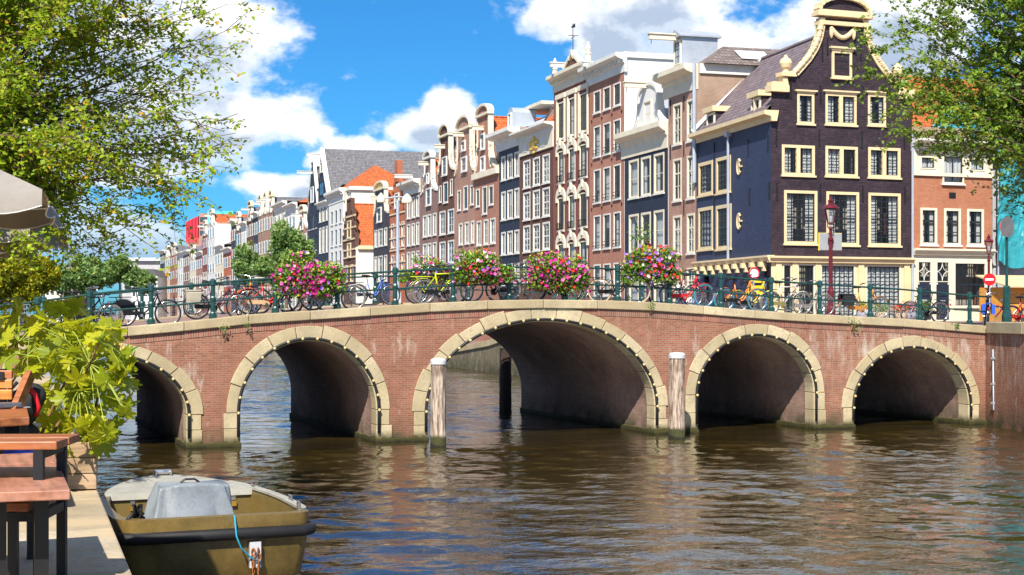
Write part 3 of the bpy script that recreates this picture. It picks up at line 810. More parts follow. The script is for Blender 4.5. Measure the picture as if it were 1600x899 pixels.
for r, c in zip(RC, ('both', 'both', 'both')): window(hd, r, 5, 8, .15, 'cream', 'darkframe', .055, sill='cream', curtain=c, cross=4)
# gable outline
GL = [(1203, 140), (1228, 140), (1224, 117), (1243, 116), (1252, 106), (1264, 92), (1274, 76), (1281, 58), (1284, 40), (1284, 28)]
gl = [hd.xz(a, b) for a, b in GL]; gc = hd.x(1318)
gr = [(2 * gc - x, z) for x, z in gl[::-1]]; gr[-1] = (W, gl[0][1])
outline = [(0, ev)] + gl[1:] + gr[:-1] + [(W, ev)]
gable(hd, outline, 'aubergine', None)
side = gl[1:]
for pts in (side, [(2 * gc - x, z) for x, z in side]):
    m = MB()
    for (a, b), (c, d) in zip(pts[:-1], pts[1:]):
        m.bar((a, .12, b), (c, .12, d), .27, .5, up=(0, 1, 0))
    m.build('gable_coping', M['cream'], hd.t)
for sgn in (0, 1):                                    # carved lumps, shoulders, urns
    mx = (lambda x: x) if not sgn else (lambda x: 2 * gc - x)
    m = MB()
    for (a, b), (c, d) in zip(side[2:-2], side[3:-1]):
        for k in range(5):
            u = k / 5 + rnd.uniform(0, .08); m.ball((mx(a + (c - a) * u - .08), -.06, b + (d - b) * u + .1), rnd.uniform(.12, .2), .2, rnd.uniform(.1, .17), 7, 5)
    m.build('carved_scroll', M['cream'], hd.t, smooth=True)
    m = MB(); xa, xb = sorted((mx(gl[1][0] + .05), mx(hd.x(1201)))); m.box(xa, -.28, ev - .12, xb, .4, ev + .22); m.box(xa + .1, -.2, ev + .222, xb - .1, .38, ev + .4); m.build('shoulder_block', M['cream'], hd.t)
    xu = mx(hd.x(1229)); zu = hd.z(1229, 117)
    m = MB(); m.box(xu - .42, -.24, zu - .1, xu + .42, .4, zu + .1); m.lathe([(.2, zu + .1), (.14, zu + .25), (.26, zu + .38), (.33, zu + .6), (.28, zu + .8), (.12, zu + .9), (.1, zu + .98), (.03, zu + 1.05)], 12, (xu, .08, 0)); m.build('urn', M['cream'], hd.t, smooth=False)
zc = hd.z(1318, 40); x0g, x1g = hd.x(1281), hd.x(1355)
m = MB(); m.box(x0g - .12, -.2, zc - .05, x1g + .12, .4, zc + .16); zc2 = hd.z(1318, 28); m.box(hd.x(1274), -.3, zc2, hd.x(1361), .42, zc2 + .2); m.box(hd.x(1277), -.2, zc2 + .2, hd.x(1358), .4, zc2 + .32); m.build('crown_cornice', M['cream'], hd.t)
pediment(hd, gc, zc2 + .34, (hd.x(1355) - hd.x(1280)) / 2, hd.z(1318, 0) - zc2 - .3, 'cream', 'aubergine')
aw = hr(1299, 1330, 80, 122)
window(hd, aw, 2, 3, .13, 'cream', 'darkframe', .04, sill='cream', lintel=.2, curtain=None, y=-.06)
m = MB(); xa, xb, zz = hd.x(1298), hd.x(1333), hd.z(1315, 55)
for i in range(17):
    u = i / 16; m.ball((xa + (xb - xa) * u, -.06, zz - .45 * math.sin(u * math.pi) + .3), .13 + .05 * math.sin(u * math.pi), .12, .13, 7, 5)
for xx in (xa, xb): m.ball((xx, -.06, zz + .1), .12, .12, .35, 7, 5)
m.build('garland', M['cream'], hd.t, smooth=True)
anchors(hd, [(hd.x(a), hd.z(a, b)) for a, b in [(1213, 215), (1280, 216), (1347, 218), (1413, 220), (1214, 300), (1282, 301), (1348, 303), (1414, 305), (1236, 141), (1282, 147), (1348, 148), (1285, 82), (1345, 82), (1293, 73), (1337, 73)]])
# shop front below
zb0 = hd.base
SH = [hr(1223, 1237, 413, 500), hr(1246, 1273, 413, 500), hr(1282, 1336, 414, 500), hr(1353, 1407, 415, 500)]
facade(hd, 0, W, zb0, band, SH, 'cream', 'shopfront')
m = MB(); m.xprism([(.1, band - .05), (-.18, band - .05), (-.22, band + .12), (-.34, band + .18), (-.34, band + .28), (.1, band + .28)], -.2, W + .02); m.build('shop_cornice', M['cream'], hd.t)
for i, r in enumerate(SH):
    window(hd, r, (2, 4, 7, 7)[i], (6, 4, 7, 7)[i], .07, 'palecream', 'darkframe', .055, sill=False, curtain=(None, None, 'full', 'full')[i], name=('window', 'door', 'window', 'window')[i])
for xx in (1216, 1241.5, 1277.5, 1344.5, 1416):
    m = MB(); x_ = hd.x(xx); m.box(x_ - .17, -.09, zb0, x_ + .17, -.003, band - .06); m.build('pilaster', M['cream'], hd.t)
m = MB(); xx = hd.x(1424); m.tube([(xx, -.12, zb0), (xx, -.12, hd.z(1424, 210))], .07, 7); m.build('drainpipe', M['zinc'], hd.t)
# the long canal side, child facade in its own frame
hs_ = House('canal_side_frame', None, 1088, Zl0, 1205, Zc0, 2.0, 8)
bpy.data.objects.remove(hs_.t)
sideroot = bpy.data.objects.new('canal_side', None); col.objects.link(sideroot)
sideroot.location = (hs_.A.x, hs_.A.y, 0); sideroot.rotation_euler = (0, 0, math.atan2(hs_.e.y, hs_.e.x)); hs_.t = sideroot
sideroot.parent = hd.t; bpy.context.view_layer.update(); sideroot.matrix_parent_inverse = hd.t.matrix_world.inverted()
hz = hs_.z(1205, 190)
def hsr(a, b, t, d): return (hs_.x(a), hs_.x(b), hs_.z((a + b) / 2, d), hs_.z((a + b) / 2, t))
RS = [hsr(1091.5, 1114, 253, 305), hsr(1119, 1142, 245, 301), hsr(1091, 1114, 324, 390), hsr(1119, 1143, 320, 389)]
bz = hs_.z(1205, 405)
facade(hs_, 0, hs_.W, bz, hz, RS, 'navy', 'canal_wall')
for r, c in zip(RS, ('both', None, 'full', None)): window(hs_, r, 4, 6, .2, 'cream', 'darkframe', .055, sill='cream', curtain=c, cross=3)
facade(hs_, 0, hs_.W, 2., bz, [hsr(1100, 1108, 428, 470), hsr(1194, 1203, 416, 500)], 'navy', 'base_wall')
m = MB(); m.xprism([(.2, hz), (-.1, hz), (-.14, hz + .25), (-.5, hz + .34), (-.5, hz + .55), (.3, hz + .55)], -.1, hs_.W + .3); m.build('eaves_cornice', M['cream'], sideroot)
m = MB(); m.xprism([(.1, bz - .1), (-.2, bz - .1), (-.3, bz + .1), (-.3, bz + .2), (.1, bz + .2)], -.05, hs_.W + .2); m.build('shop_cornice', M['cream'], sideroot)
for i in range(9):
    xx = hs_.W * (i + .4) / 9; m = MB(); m.box(xx - .12, -.4, bz - .38, xx + .12, 0, bz - .12); m.box(xx - .12, -.2, bz - .6, xx + .12, 0, bz - .38); m.build('corbel', M['cream'], sideroot)
xx = hs_.x(1141); m = MB(); m.tube([(xx, -.13, hs_.z(1141, 208)), (xx, -.13, bz)], .075, 7); m.box(xx - .18, -.28, hs_.z(1141, 214), xx + .18, 0, hs_.z(1141, 207)); m.build('drainpipe', M['zinc'], sideroot)
for yy_ in (261, 346):
    xx, zz = hs_.xz(1156, yy_); m = MB(); m.tube([(xx + .26 * math.cos(a), -.06, zz + .42 * math.sin(a)) for a in np.linspace(.7, 5.6, 14)], .05, 5); m.bar((xx - .1, -.06, zz), (xx + .4, -.06, zz), .08); m.bar((xx + .05, -.06, zz - .42), (xx + .05, -.06, zz + .42), .08); m.build('curled_anchor', M['cream'], sideroot)
anchors(hs_, [hs_.xz(a, b) for a, b in [(1116, 235), (1169, 232), (1116, 310), (1171, 308), (1200, 224), (1202, 298)]])
# side and back walls, roof
R0 = Vector((hd.A.x, hd.A.y)) + hd.e * W; bk = Vector((hs_.A.x, hs_.A.y)); dv = (bk - hd.A)
def loc2(h, p): q = p - h.A; return (q.dot(h.e), q.x * -h.e.y + q.y * h.e.x)
bl = loc2(hd, bk); br_ = (W + bl[0], bl[1])
m = MB(); m.add([(W, 0, zb0), br_ + (zb0,), br_ + (hz,), (W, 0, hz)], [(0, 1, 2, 3)]); m.add([bl + (zb0,), br_ + (zb0,), br_ + (hz,), bl + (hz,)], [(0, 1, 2, 3)])
m.add([(W * .5, 3.5, zb0), (W - .1, 3.5, zb0), (W - .1, 3.5, ev), (W * .5, 3.5, ev)], [(0, 1, 2, 3)]); m.build('rear_wall', M['aubergine'], hd.t)
m = MB(); m.add([(.3, 2.4, zb0), (W - .2, 2.4, zb0), (W - .2, 2.4, ev), (.3, 2.4, ev)], [(0, 1, 2, 3)]); m.add([(2.2, 2.5, zb0), (2.2 + bl[0], bl[1], zb0), (2.2 + bl[0], bl[1], hz), (2.2, 2.5, hz)], [(0, 1, 2, 3)]); m.build('room_back', M['interior'], hd.t)
zrid = hd.z(1318, 42)
m = MB(); rf = (gc, .2, zrid); rb = (gc + bl[0], bl[1], zrid)
m.add([(-.25, .3, hz + .5), rf, rb, (bl[0] - .25, bl[1], hz + .5)], [(0, 1, 2, 3)]); m.add([(W + .2, .3, hz + .5), rf, rb, (br_[0] + .2, br_[1], hz + .5)], [(0, 1, 2, 3)])
m.add([bl + (hz,), br_ + (hz,), rb], [(0, 1, 2)])
roof = m.build('roof', M['tile_plum_y'], hd.t)
MB().tube([rf, rb], .14, 6).build('ridge', M['tile_plum_y'], roof)
MB().tube([(rb[0], rb[1], rb[2] + .1), (bl[0] - .25, bl[1], hz + .65)], .16, 4).build('verge_flashing', M['zinc'], roof)
def dormer(px0, px1, pyt, pyb, Zoff):
    xa, xb = hs_.x(px0), hs_.x(px1); zt, zb_ = hs_.z(px0, pyt), hs_.z(px0, pyb)
    w = min(1.3, (xb - xa)); y0 = .25
    m = MB(); m.box(xa, y0, zb_, xa + w, y0 + 2.6, zt - .3); d = m.build('dormer', M['aubergine'], sideroot)
    m = MB(); m.box(xa - .15, y0 - .25, zt - .3, xa + w + .15, y0 + 2.8, zt); m.build('dormer_roof', M['cream'], d)
    window(hs_, (xa + .05, xa + w - .05, zb_ + .1, zt - .35), 3, 4, .13, 'palecream', 'darkframe', .04, y=y0 - .06, sill=False, par=sideroot)
dormer(1168, 1188, 146, 187, 0); dormer(1099, 1117, 170, 209, 0)
xv, zv = hs_.xz(1180, 142); m = MB(); m.tube([(xv, 2.2, zv - 2), (xv, 2.2, zv + 1.0)], .14, 8); m.lathe([(.2, zv + 1), (.2, zv + 1.15)], 8, (xv, 2.2, 0)); m.build('flue', M['zinc'], sideroot)
# two brick chimneys behind the gable
chimney(hd, gc + 3.2, 6.0, hz + 2, hd.z(1385, 58), 1.4, 1.0, 'red', 0)

# ---- red brick house beside it
hb = House('brick_house', 'narrow red brick house with white cornice and white shopfront', 1425.6, Zc1 + .02, 1550, GY / rdir(1550)[1], 2.6, 10)
zt = hb.z(1487, 239); zbr = hb.z(1487, 398); zfr = hb.z(1487, 273)
def br2(a, b, t, d): return (hb.x(a), hb.x(b), hb.z(1487, d), hb.z(1487, t))
RT_ = [br2(1437, 1461, 246, 266), br2(1472, 1505, 243, 287), br2(1514, 1538, 246, 266)]; RM = [br2(1438, 1464, 326, 383), br2(1475, 1501, 326, 383), br2(1511, 1537, 326, 383)]
facade(hb, 0, hb.W, zbr, zfr, [RT_[1][:2] + (RT_[1][2], zfr)] + RM, 'red')
facade(hb, 0, hb.W, zfr, zt, [RT_[0], RT_[1][:2] + (zfr, RT_[1][3]), RT_[2]], 'palecream', 'frieze', y=-.05)
for r in RT_: window(hb, r, 2, 1, .08, 'palecream', 'darkframe', .06, y=-.05, curtain='full', sill=(r is RT_[1]))
for r in RM: window(hb, r, 2, 3, .13, 'palecream', 'darkframe', .07, curtain='both', cross=2)
cornice(hb, -.1, hb.W + .1, zt, hb.z(1487, 220), .7, 'white', dentil=False)
m = MB(); m.box(0, -.12, zfr - .12, hb.W, -.055, zfr + .06); m.build('string_course', M['palecream'], hb.t)
m = MB(); a, b = hb.x(1483), hb.x(1493); m.box(a, -.03, hb.z(1487, 310), b, .05, hb.z(1487, 301)); m.build('vent', M['black'], hb.t)
SHB = [br2(1434, 1455, 409, 441), br2(1463, 1483, 409, 441), br2(1491, 1540, 410, 479), br2(1434, 1455, 445, 500), br2(1463, 1483, 445, 500)]
facade(hb, 0, hb.W, hb.base, zbr, SHB, 'palecream', 'shopfront')
for r in SHB[:2]:
    w = window(hb, r, 1, 1, .05, 'palecream', 'darkframe', .05, sill=False)
    cx, cz, rx, rz = (r[0] + r[1]) / 2, (r[2] + r[3]) / 2, (r[1] - r[0]) / 2 - .06, (r[3] - r[2]) / 2 - .06
    m = MB()
    for sx in (-1, 1):
        for szz in (-1, 1): m.tube([(cx + sx * (rx - rx * math.cos(t)), .03, cz + szz * (rz - rz * math.sin(t))) for t in np.linspace(0, math.pi / 2, 7)], .022, 4)
    m.build('tracery', M['blind'], w)
window(hb, SHB[2], 4, 4, .06, 'palecream', 'darkframe', .05, sill='palecream', curtain=None, cross=2)
for r in SHB[3:]:
    m = MB(); m.box(r[0], .02, r[2], r[1], .1, r[3]); 
    for k in range(2): m.box(r[0] + .1, -.01, r[2] + .3 + k * 1.0, r[1] - .1, .02, r[2] + 1.1 + k * 1.0)
    d = m.build('door', M['navy2'], hb.t)
    m = MB(); m.box((r[0] + r[1]) / 2 - .15, -.03, hb.z(1487, 471), (r[0] + r[1]) / 2 + .15, -.012, hb.z(1487, 468.5)); m.build('letterbox', M['zinc'], d)
m = MB(); m.xprism([(.1, zbr - .05), (-.14, zbr - .05), (-.2, zbr + .1), (-.34, zbr + .2), (-.34, zbr + .3), (.1, zbr + .3)], -.02, hb.W); m.build('shop_cornice', M['palecream'], hb.t)
body(hb, hb.z(1487, 221), 'red')
z0_, z1_ = hb.z(1487, 220), hb.z(1487, 85)
hip(hb, .2, hb.W + 6.5, 3.4, 11, z0_, z1_, 'tile_orange_x', 1.6)
m = MB(); m.box(.3, .5, z0_, 4.2, 3., z0_ + .75); m.build('roof_box', M['sidebrick'], hb.t)
# ---- scaffolded, tarpaulin-wrapped house
M['tarp'] = plain('turquoise_tarpaulin', (.025, .27, .32), .5, var=.35, scale=1.2, bump=.4)
M['greywall'] = plain('grey_render', (.42, .42, .43), .8, var=.2, scale=.8)
hw = House('wrapped_house', 'house wrapped in turquoise tarpaulin over scaffolding', 1551, GY / rdir(1551)[1] + .5, 1680, GY / rdir(1680)[1], 2.6, 9)
zw0, zw1 = hw.z(1570, 395), hw.z(1570, 172); WW = hw.W
facade(hw, 0, WW, hw.base, zw1, [], 'greywall')
body(hw, zw1, 'greywall')
m = MB(); n, kz = 26, 30
for i in range(n + 1):
    for j in range(kz + 1):
        u, v = i / n, j / kz
        m.v.append((u * 3.6 - .3, -1.0 + .22 * math.sin(u * 9 + 3 * v) * math.sin(v * 11 + u * 4) + rnd.uniform(-.06, .06), zw0 - (1 - v) * .9 * (.5 + .5 * math.sin(u * 5)) * (j == 0) + (zw1 + 1 - zw0) * v))
for i in range(n):
    for j in range(kz): m.f.append((i * (kz + 1) + j, (i + 1) * (kz + 1) + j, (i + 1) * (kz + 1) + j + 1, i * (kz + 1) + j + 1))
m.build('tarpaulin', M['tarp'], hw.t)
m = MB(); m.add([(-3.4, 2.4, zw1 - 1.7), (1.5, .6, zw1 - 1.7), (1.5, .6, zw1 + 1.0), (-1.0, 2.2, zw1 + .6)], [(0, 1, 2, 3)]); m.build('roof_tarpaulin', M['tarp'], hw.t)
for xx in (-.1, 1.7, 3.5, 5.2):
    MB().tube([(xx, -.7, hw.base), (xx, -.7, zw1 + 1)], .05, 6).build('scaffold_pole', M['zinc'], hw.t)
for zz in np.linspace(zw0, zw1, 5): MB().tube([(-.3, -.68, zz), (5.4, -.68, zz)], .045, 6).build('scaffold_rail', M['zinc'], hw.t)
M['ochre'] = plain('ochre_board', (.62, .30, .055), .7, var=.2, scale=1.); M['ochretop'] = plain('pale_plywood', (.62, .47, .26), .8, var=.15)
p = onY(1588, 500, 66)
kk = thing('work_hut', 'ochre plywood work hut with pale overhanging roof below the tarpaulin', 'hut', (p.x, p.y, 3.0))
m = MB(); m.box(-1.4, -1, 0, 2.6, 1.2, 1.75); m.build('hut_wall', M['ochre'], kk)
m = MB(); m.add([(-1.9, -1.7, 1.72), (2.8, -1.7, 1.72), (2.8, 1.4, 2.35), (-1.5, 1.4, 2.35), (-1.9, -1.7, 1.8), (2.8, -1.7, 1.8), (2.8, 1.4, 2.43), (-1.5, 1.4, 2.43)], [(0, 3, 2, 1), (4, 5, 6, 7), (0, 1, 5, 4), (1, 2, 6, 5), (2, 3, 7, 6), (3, 0, 4, 7)]); m.build('hut_roof', M['ochretop'], kk)
# ---- the row along the canal
BZ = .4
def row(name, label, pl, pr, depth=10, cat='house', group='canal houses in the receding row'):
    return House(name, label, pl, ZC(pl), pr, ZC(pr), BZ, depth, cat, group)
def wins(h, rs, pattern, **k):
    for i, r in enumerate(rs):
        c = pattern[i % len(pattern)]
        window(h, r, curtain=c, **k)
PAT = ['both', None, 'full', 'both', 'blind', None, 'both']
# rose brick house next to the corner house
h = row('canal_house', 'rose brick house with white cornice, tiled roof and zinc dormer beside the corner house', 1044.5, 1087.5, 9)
cols = [(1052, 1065), (1073.5, 1085.5)]
rs = rects(h, cols, [(162, 226), (248, 314), (337, 398), (420, 475)], 1058)
ztc = h.z(1044.5, 154); zcc = h.z(1044.5, 116)
facade(h, 0, h.W, BZ, ztc, rs, 'pink'); body(h, zcc, 'pink', 'sidebrick')
wins(h, rs, ['both', 'both', None, 'both', 'full', 'both'], nx=2, nz=3, fw=.13, frame='palecream', cross=2)
cornice(h, -.75, h.W + .05, ztc, zcc, .8, 'palecream', dentil=False)
anchors(h, [(h.x(1048), ztc - .6), (h.x(1069), ztc - .6), (h.x(1048), h.z(1048, 238)), (h.x(1069), h.z(1048, 238)), (h.x(1069), h.z(1048, 328))])
zr1 = h.z(1085, 62)
hip(h, -.1, h.W + .5, .4, h.depth + 3.5, zcc, zr1, 'tile_brown_y', 2.2, along='y')
m = MB(); m.box(h.W - .02, .2, zcc - .55, h.W + .14, h.depth, zcc + .02); m.build('fascia', M['white'], h.t)
m = MB(); m.tube([(h.W + .1, -.15, zcc - 7), (h.W + .1, -.15, zcc)], .12, 7); m.build('drainpipe', M['zinc'], h.t)
xm = h.x(1062); m = MB(); m.box(xm - .65, -.1, zcc, xm + .65, 2.2, zcc + 1.9); d = m.build('dormer', M['zinc'], h.t)
m = MB(); m.prism([(xm - .85, zcc + 1.98), (xm, zcc + 2.4), (xm + .85, zcc + 1.98), (xm + .85, zcc + 1.9), (xm - .85, zcc + 1.9)], -.35, 2.4); m.build('dormer_roof', M['zinc'], d)
window(h, (xm - .5, xm + .5, zcc + .3, zcc + 1.75), 2, 3, .1, 'palecream', 'green', .05, y=-.16, sill=False)
hoist(h, xm, zcc + 1.75, -.1, 1.9, 'palecream', .3)
chimney(h, h.W + .2, 8.3, zcc, h.z(1087, 50), 1.3, 1.0, 'red', 2)
m = MB(); sx, sy = h.W - .05, 2.6; zz = zcc + (zr1 - zcc) * .42
xr1 = h.W + .5 - (h.W + .6) / 2 * .25; xr2 = h.W + .5 - (h.W + .6) / 2 * .72
za, zb_ = zcc + (zr1 - zcc) * .25 + .1, zcc + (zr1 - zcc) * .72 + .1
m.add([(xr1, 3.0, za), (xr1, 5.0, za), (xr2, 5.0, zb_), (xr2, 3.0, zb_)], [(0, 1, 2, 3)]); m.build('skylight', M['capwhite'], h.t)
# navy house with white bell gable
h = row('canal_house', 'navy blue house with white cornice and white bell-shaped gable', 976, 1043.8, 9)
cols = [(983, 998), (1002, 1017), (1022, 1038)]
rs = rects(h, cols, [(245, 306), (332, 393), (420, 478)], 1009)
zt, z2 = h.z(1009, 240), h.z(1009, 200)
facade(h, 0, h.W, BZ, zt, rs, 'navy2'); body(h, z2, 'navy2', 'whitewall'); wins(h, rs, ['full', 'both', 'both', 'both', None, 'full'], nx=1, nz=2, fw=.14, frame='palecream')
cornice(h, -.5, h.W, zt, z2, .6, 'palecream', dentil=False)
gp = scrollpts(h.x(989), h.x(1040), z2, h.z(1012, 165), h.x(999), h.x(1029), h.z(1012, 148))
gp = gp[:7] + arcpts(h.x(1013.5), h.z(1012, 152), (h.x(1029) - h.x(999)) / 2, h.z(1012, 132) - h.z(1012, 152)) + gp[9:]
gable(h, gp, 'whitewall', 'white', .2, y=-.05)
window(h, (h.x(1008), h.x(1020), h.z(1013, 198), h.z(1013, 158)), 1, 2, .1, 'palecream', 'cream', .06, y=-.1, sill=True, curtain='full')
saddle(h, 1.0, h.W - .8, z2, h.z(1012, 145), .3, 8.5, 'zinc')
hoist(h, h.x(1011), h.z(1011, 138), -.05, 1.5, 'palecream', .24)
# tall faded red house, white flank
h = row('canal_house', 'tall faded red brick house with broad white cornice and blank white flank', 921.5, 975.6, 11)
cols = [(928, 938.5), (943, 954), (959, 970)]
rs = rects(h, cols, [(136, 171), (192, 241), (261, 314), (334, 388), (412, 462)], 948.5)
zt, z2 = h.z(948, 124), h.z(948, 95)
facade(h, 0, h.W, BZ, zt, rs, 'tallred'); body(h, z2, 'tallred', 'whitewall'); wins(h, rs[:3], [None], nx=1, nz=2, fw=.1, frame='white', sash='darkframe'); wins(h, rs[3:], ['full', 'blind', 'both', 'blind', 'full', None], nx=1, nz=2, fw=.1, frame='white', sash='darkframe')
cornice(h, -.6, h.W + .2, zt, z2, .7, 'white')
m = MB(); m.box(h.W - .1, -.1, z2 - .3, h.W + .15, h.depth, z2 + .06); m.build('flank_coping', M['white'], h.t)
hoist(h, h.x(930), z2 - .1, 0, .9)
for r in rs[3:12]:
    m = MB()
    for k in (.25, .45): m.bar((r[0], -.12, r[2] + k), (r[1], -.12, r[2] + k), .03)
    m.build('window_guard', M['iron'], h.t)
chimney(h, h.W - .9, 6, z2, h.z(975, 78), .7, .5, 'red', 2)
for cx in (925, 940.8, 956.5, 972):
    for py in (182, 251, 323): x_, z_ = h.x(cx), h.z(948, py); m = MB(); m.lathe([(.09, 0), (.09, .05)], 8, (x_, -.055, z_), 'y'); m.build('wall_anchor', M['iron'], h.t)
# wine red house with pediment
h = row('canal_house', 'wine red house with cream arched window heads, pediment and weather vane', 865.5, 921.3, 10)
cols = [(872, 882), (889, 899), (906, 918)]
rs = rects(h, cols, [(153, 212), (231, 282), (305, 358), (379, 430)], 894)
zt, z2 = h.z(894, 134), h.z(894, 108)
facade(h, 0, h.W, BZ, zt, rs, 'winered'); body(h, z2, 'winered', 'sidebrick'); wins(h, rs, [None, 'both', None, 'both', 'full', 'both'], nx=1, nz=2, fw=.09, frame='palecream', sash='darkframe')
for r in rs[3:]:
    cx = (r[0] + r[1]) / 2; rx = (r[1] - r[0]) / 2 + .3; m = MB()
    p = arcpts(cx, r[3] + .0, rx, .75, 9); q = arcpts(cx, r[3] - .02, rx - .32, .22, 9)[::-1]
    m.prism(p + q, -.12, .02); m.box(cx - rx, -.12, r[3] - .35, cx - rx + .3, .02, r[3]); m.box(cx + rx - .3, -.12, r[3] - .35, cx + rx, .02, r[3]); m.box(cx - .14, -.2, r[3] + .4, cx + .14, .02, r[3] + .95)
    m.build('arched_head', M['palecream'], h.t)
    m = MB(); m.box(r[0], -.2, r[2] + .05, r[1], -.17, r[2] + .1); m.box(r[0], -.2, r[2] + .5, r[1], -.17, r[2] + .55)
    for k in range(7): xx = r[0] + (r[1] - r[0]) * (k + .5) / 7; m.box(xx - .015, -.2, r[2] + .1, xx + .015, -.17, r[2] + .5)
    m.build('window_guard', M['iron'], h.t)
m = MB()
for r in rs[:3]: m.box(r[0] - .22, -.1, r[2] - .3, r[0] - .02, .0, r[3] + .25); m.box(r[1] + .02, -.1, r[2] - .3, r[1] + .22, .0, r[3] + .25); m.box(r[0] - .3, -.14, r[3] + .25, r[1] + .3, 0, r[3] + .6)
m.build('upper_surrounds', M['palecream'], h.t)['kind'] = 'stuff'
cornice(h, -.15, h.W + .1, zt, z2, .6, 'palecream')
xm = h.W / 2 + .1; zp = h.z(894, 80)
gp = [(xm - 2.1, z2), (xm - .55, z2 + .9), (xm - .4, zp - .5), (xm, zp), (xm + .4, zp - .5), (xm + .55, z2 + .9), (xm + 2.1, z2)]
gable(h, gp, 'brown', 'palecream', .2)
for px, zt0 in ((h.x(867), z2), (h.x(919), z2)):
    m = MB(); m.lathe([(.2, zt0 - .2), (.2, zt0 + .5), (.26, zt0 + .55), (.14, zt0 + .7), (.2, zt0 + .95), (.05, zt0 + 1.4)], 8, (px, .0, 0)); m.build('pinnacle', M['palecream'], h.t)
m = MB(); m.tube([(xm, .1, zp), (xm, .1, zp + 2.0)], .03, 5); m.bar((xm - .4, .1, zp + 1.0), (xm + .4, .1, zp + 1.0), .04); m.bar((xm, -.25, zp + 1.15), (xm, .5, zp + 1.15), .04); m.prism([(xm - .3, zp + 1.75), (xm + .45, zp + 1.65), (xm + .45, zp + 1.95), (xm - .3, zp + 1.85)], .08, .12); m.build('weather_vane', M['iron'], h.t)
hoist(h, h.x(880), z2 + .4, 0, 1.0)
# brown house with gilded emblem
h = row('canal_house', 'brown brick house with white frieze bearing a gilded emblem', 812.5, 865.3, 10)
cols = [(818, 828.6), (833, 843.6), (848, 859)]
rs = rects(h, cols, [(246, 290), (297, 341), (350, 392), (404, 440)], 838)
zt, zf, z2 = h.z(838, 238), h.z(838, 214), h.z(838, 200)
facade(h, 0, h.W, BZ, zt, rs, 'brown'); body(h, z2, 'brown', 'sidebrick'); wins(h, rs, PAT, nx=2, nz=4, fw=.13, frame='white', cross=2, mb=.055)
m = MB(); m.box(0, -.1, zt, h.W, .05, zf); m.build('frieze', M['palecream'], h.t)
cornice(h, -.5, h.W + .05, zf, z2, .8, 'white', dentil=False)
M['gold'] = plain('gilded_carving', (.80, .50, .06), .35, .3, var=.25, scale=8)
xm, zm = h.x(836), (zt + zf) / 2; m = MB()
for dx, dz, rx, rz in ((0, 0, .28, .45), (-.35, .15, .22, .2), (.35, .15, .22, .2), (0, .5, .22, .15), (-.28, -.3, .18, .14), (.28, -.3, .18, .14), (0, -.6, .14, .12)): m.ball((xm + dx * 2.3, -.14, zm + dz), rx * 2.1, .08, rz, 8, 5)
m.build('emblem', M['gold'], h.t, smooth=True)
for px in (822, 850): x_ = h.x(px); m = MB(); m.box(x_ - .55, -.13, zt + .25, x_ + .55, -.102, zf - .2); m.build('frieze_panel', M['white'], h.t)
saddle(h, .3, h.W + 1.5, z2, h.z(850, 160), 1.2, 9, 'tile_grey_y', mid=h.W * .55)
m = MB(); m.add([(h.W * .4, .3, z2), (h.W + .1, .3, z2), (h.W + .1, 3.5, z2 + 3.3), (h.W * .6, 3.5, z2 + 3.3)], [(0, 1, 2, 3)]); m.build('orange_roof_slope', M['tile_orange_x'], h.t)
# navy house
h = row('canal_house', 'narrow navy house with projecting white cornice beside the gilded emblem house', 779.8, 812.3, 10)
cols = [(783.5, 790), (793, 801), (804, 811.4)]
rs = rects(h, cols, [(241, 279), (297, 342), (361, 397), (412, 445)], 797)
zt, z2 = h.z(797, 232), h.z(797, 204)
facade(h, 0, h.W, BZ, zt, rs, 'navy2'); body(h, z2, 'navy2', 'sidebrick'); wins(h, rs, PAT, nx=2, nz=2, fw=.13, frame='white')
cornice(h, -.9, h.W - .1, zt, z2, 1.0, 'white', dentil=False)
hip(h, .2, h.W + .4, .5, 9, z2, h.z(797, 165), 'zinc', 1.6)
xm = h.W * .45; m = MB(); m.box(xm - .6, .2, z2, xm + .6, 2.2, z2 + 1.5); m.prism(arcpts(xm, z2 + 1.5, .6, .45), .2, 2.2); d = m.build('dormer', M['zinc'], h.t)
window(h, (xm - .45, xm + .45, z2 + .2, z2 + 1.5), 2, 2, .1, 'white', y=.1, sill=False)
m = MB(); m.box(-.3, 1.6, h.z(797, 169), h.W + .6, 5, h.z(797, 164)); m.build('roof_terrace', M['palecream'], h.t)
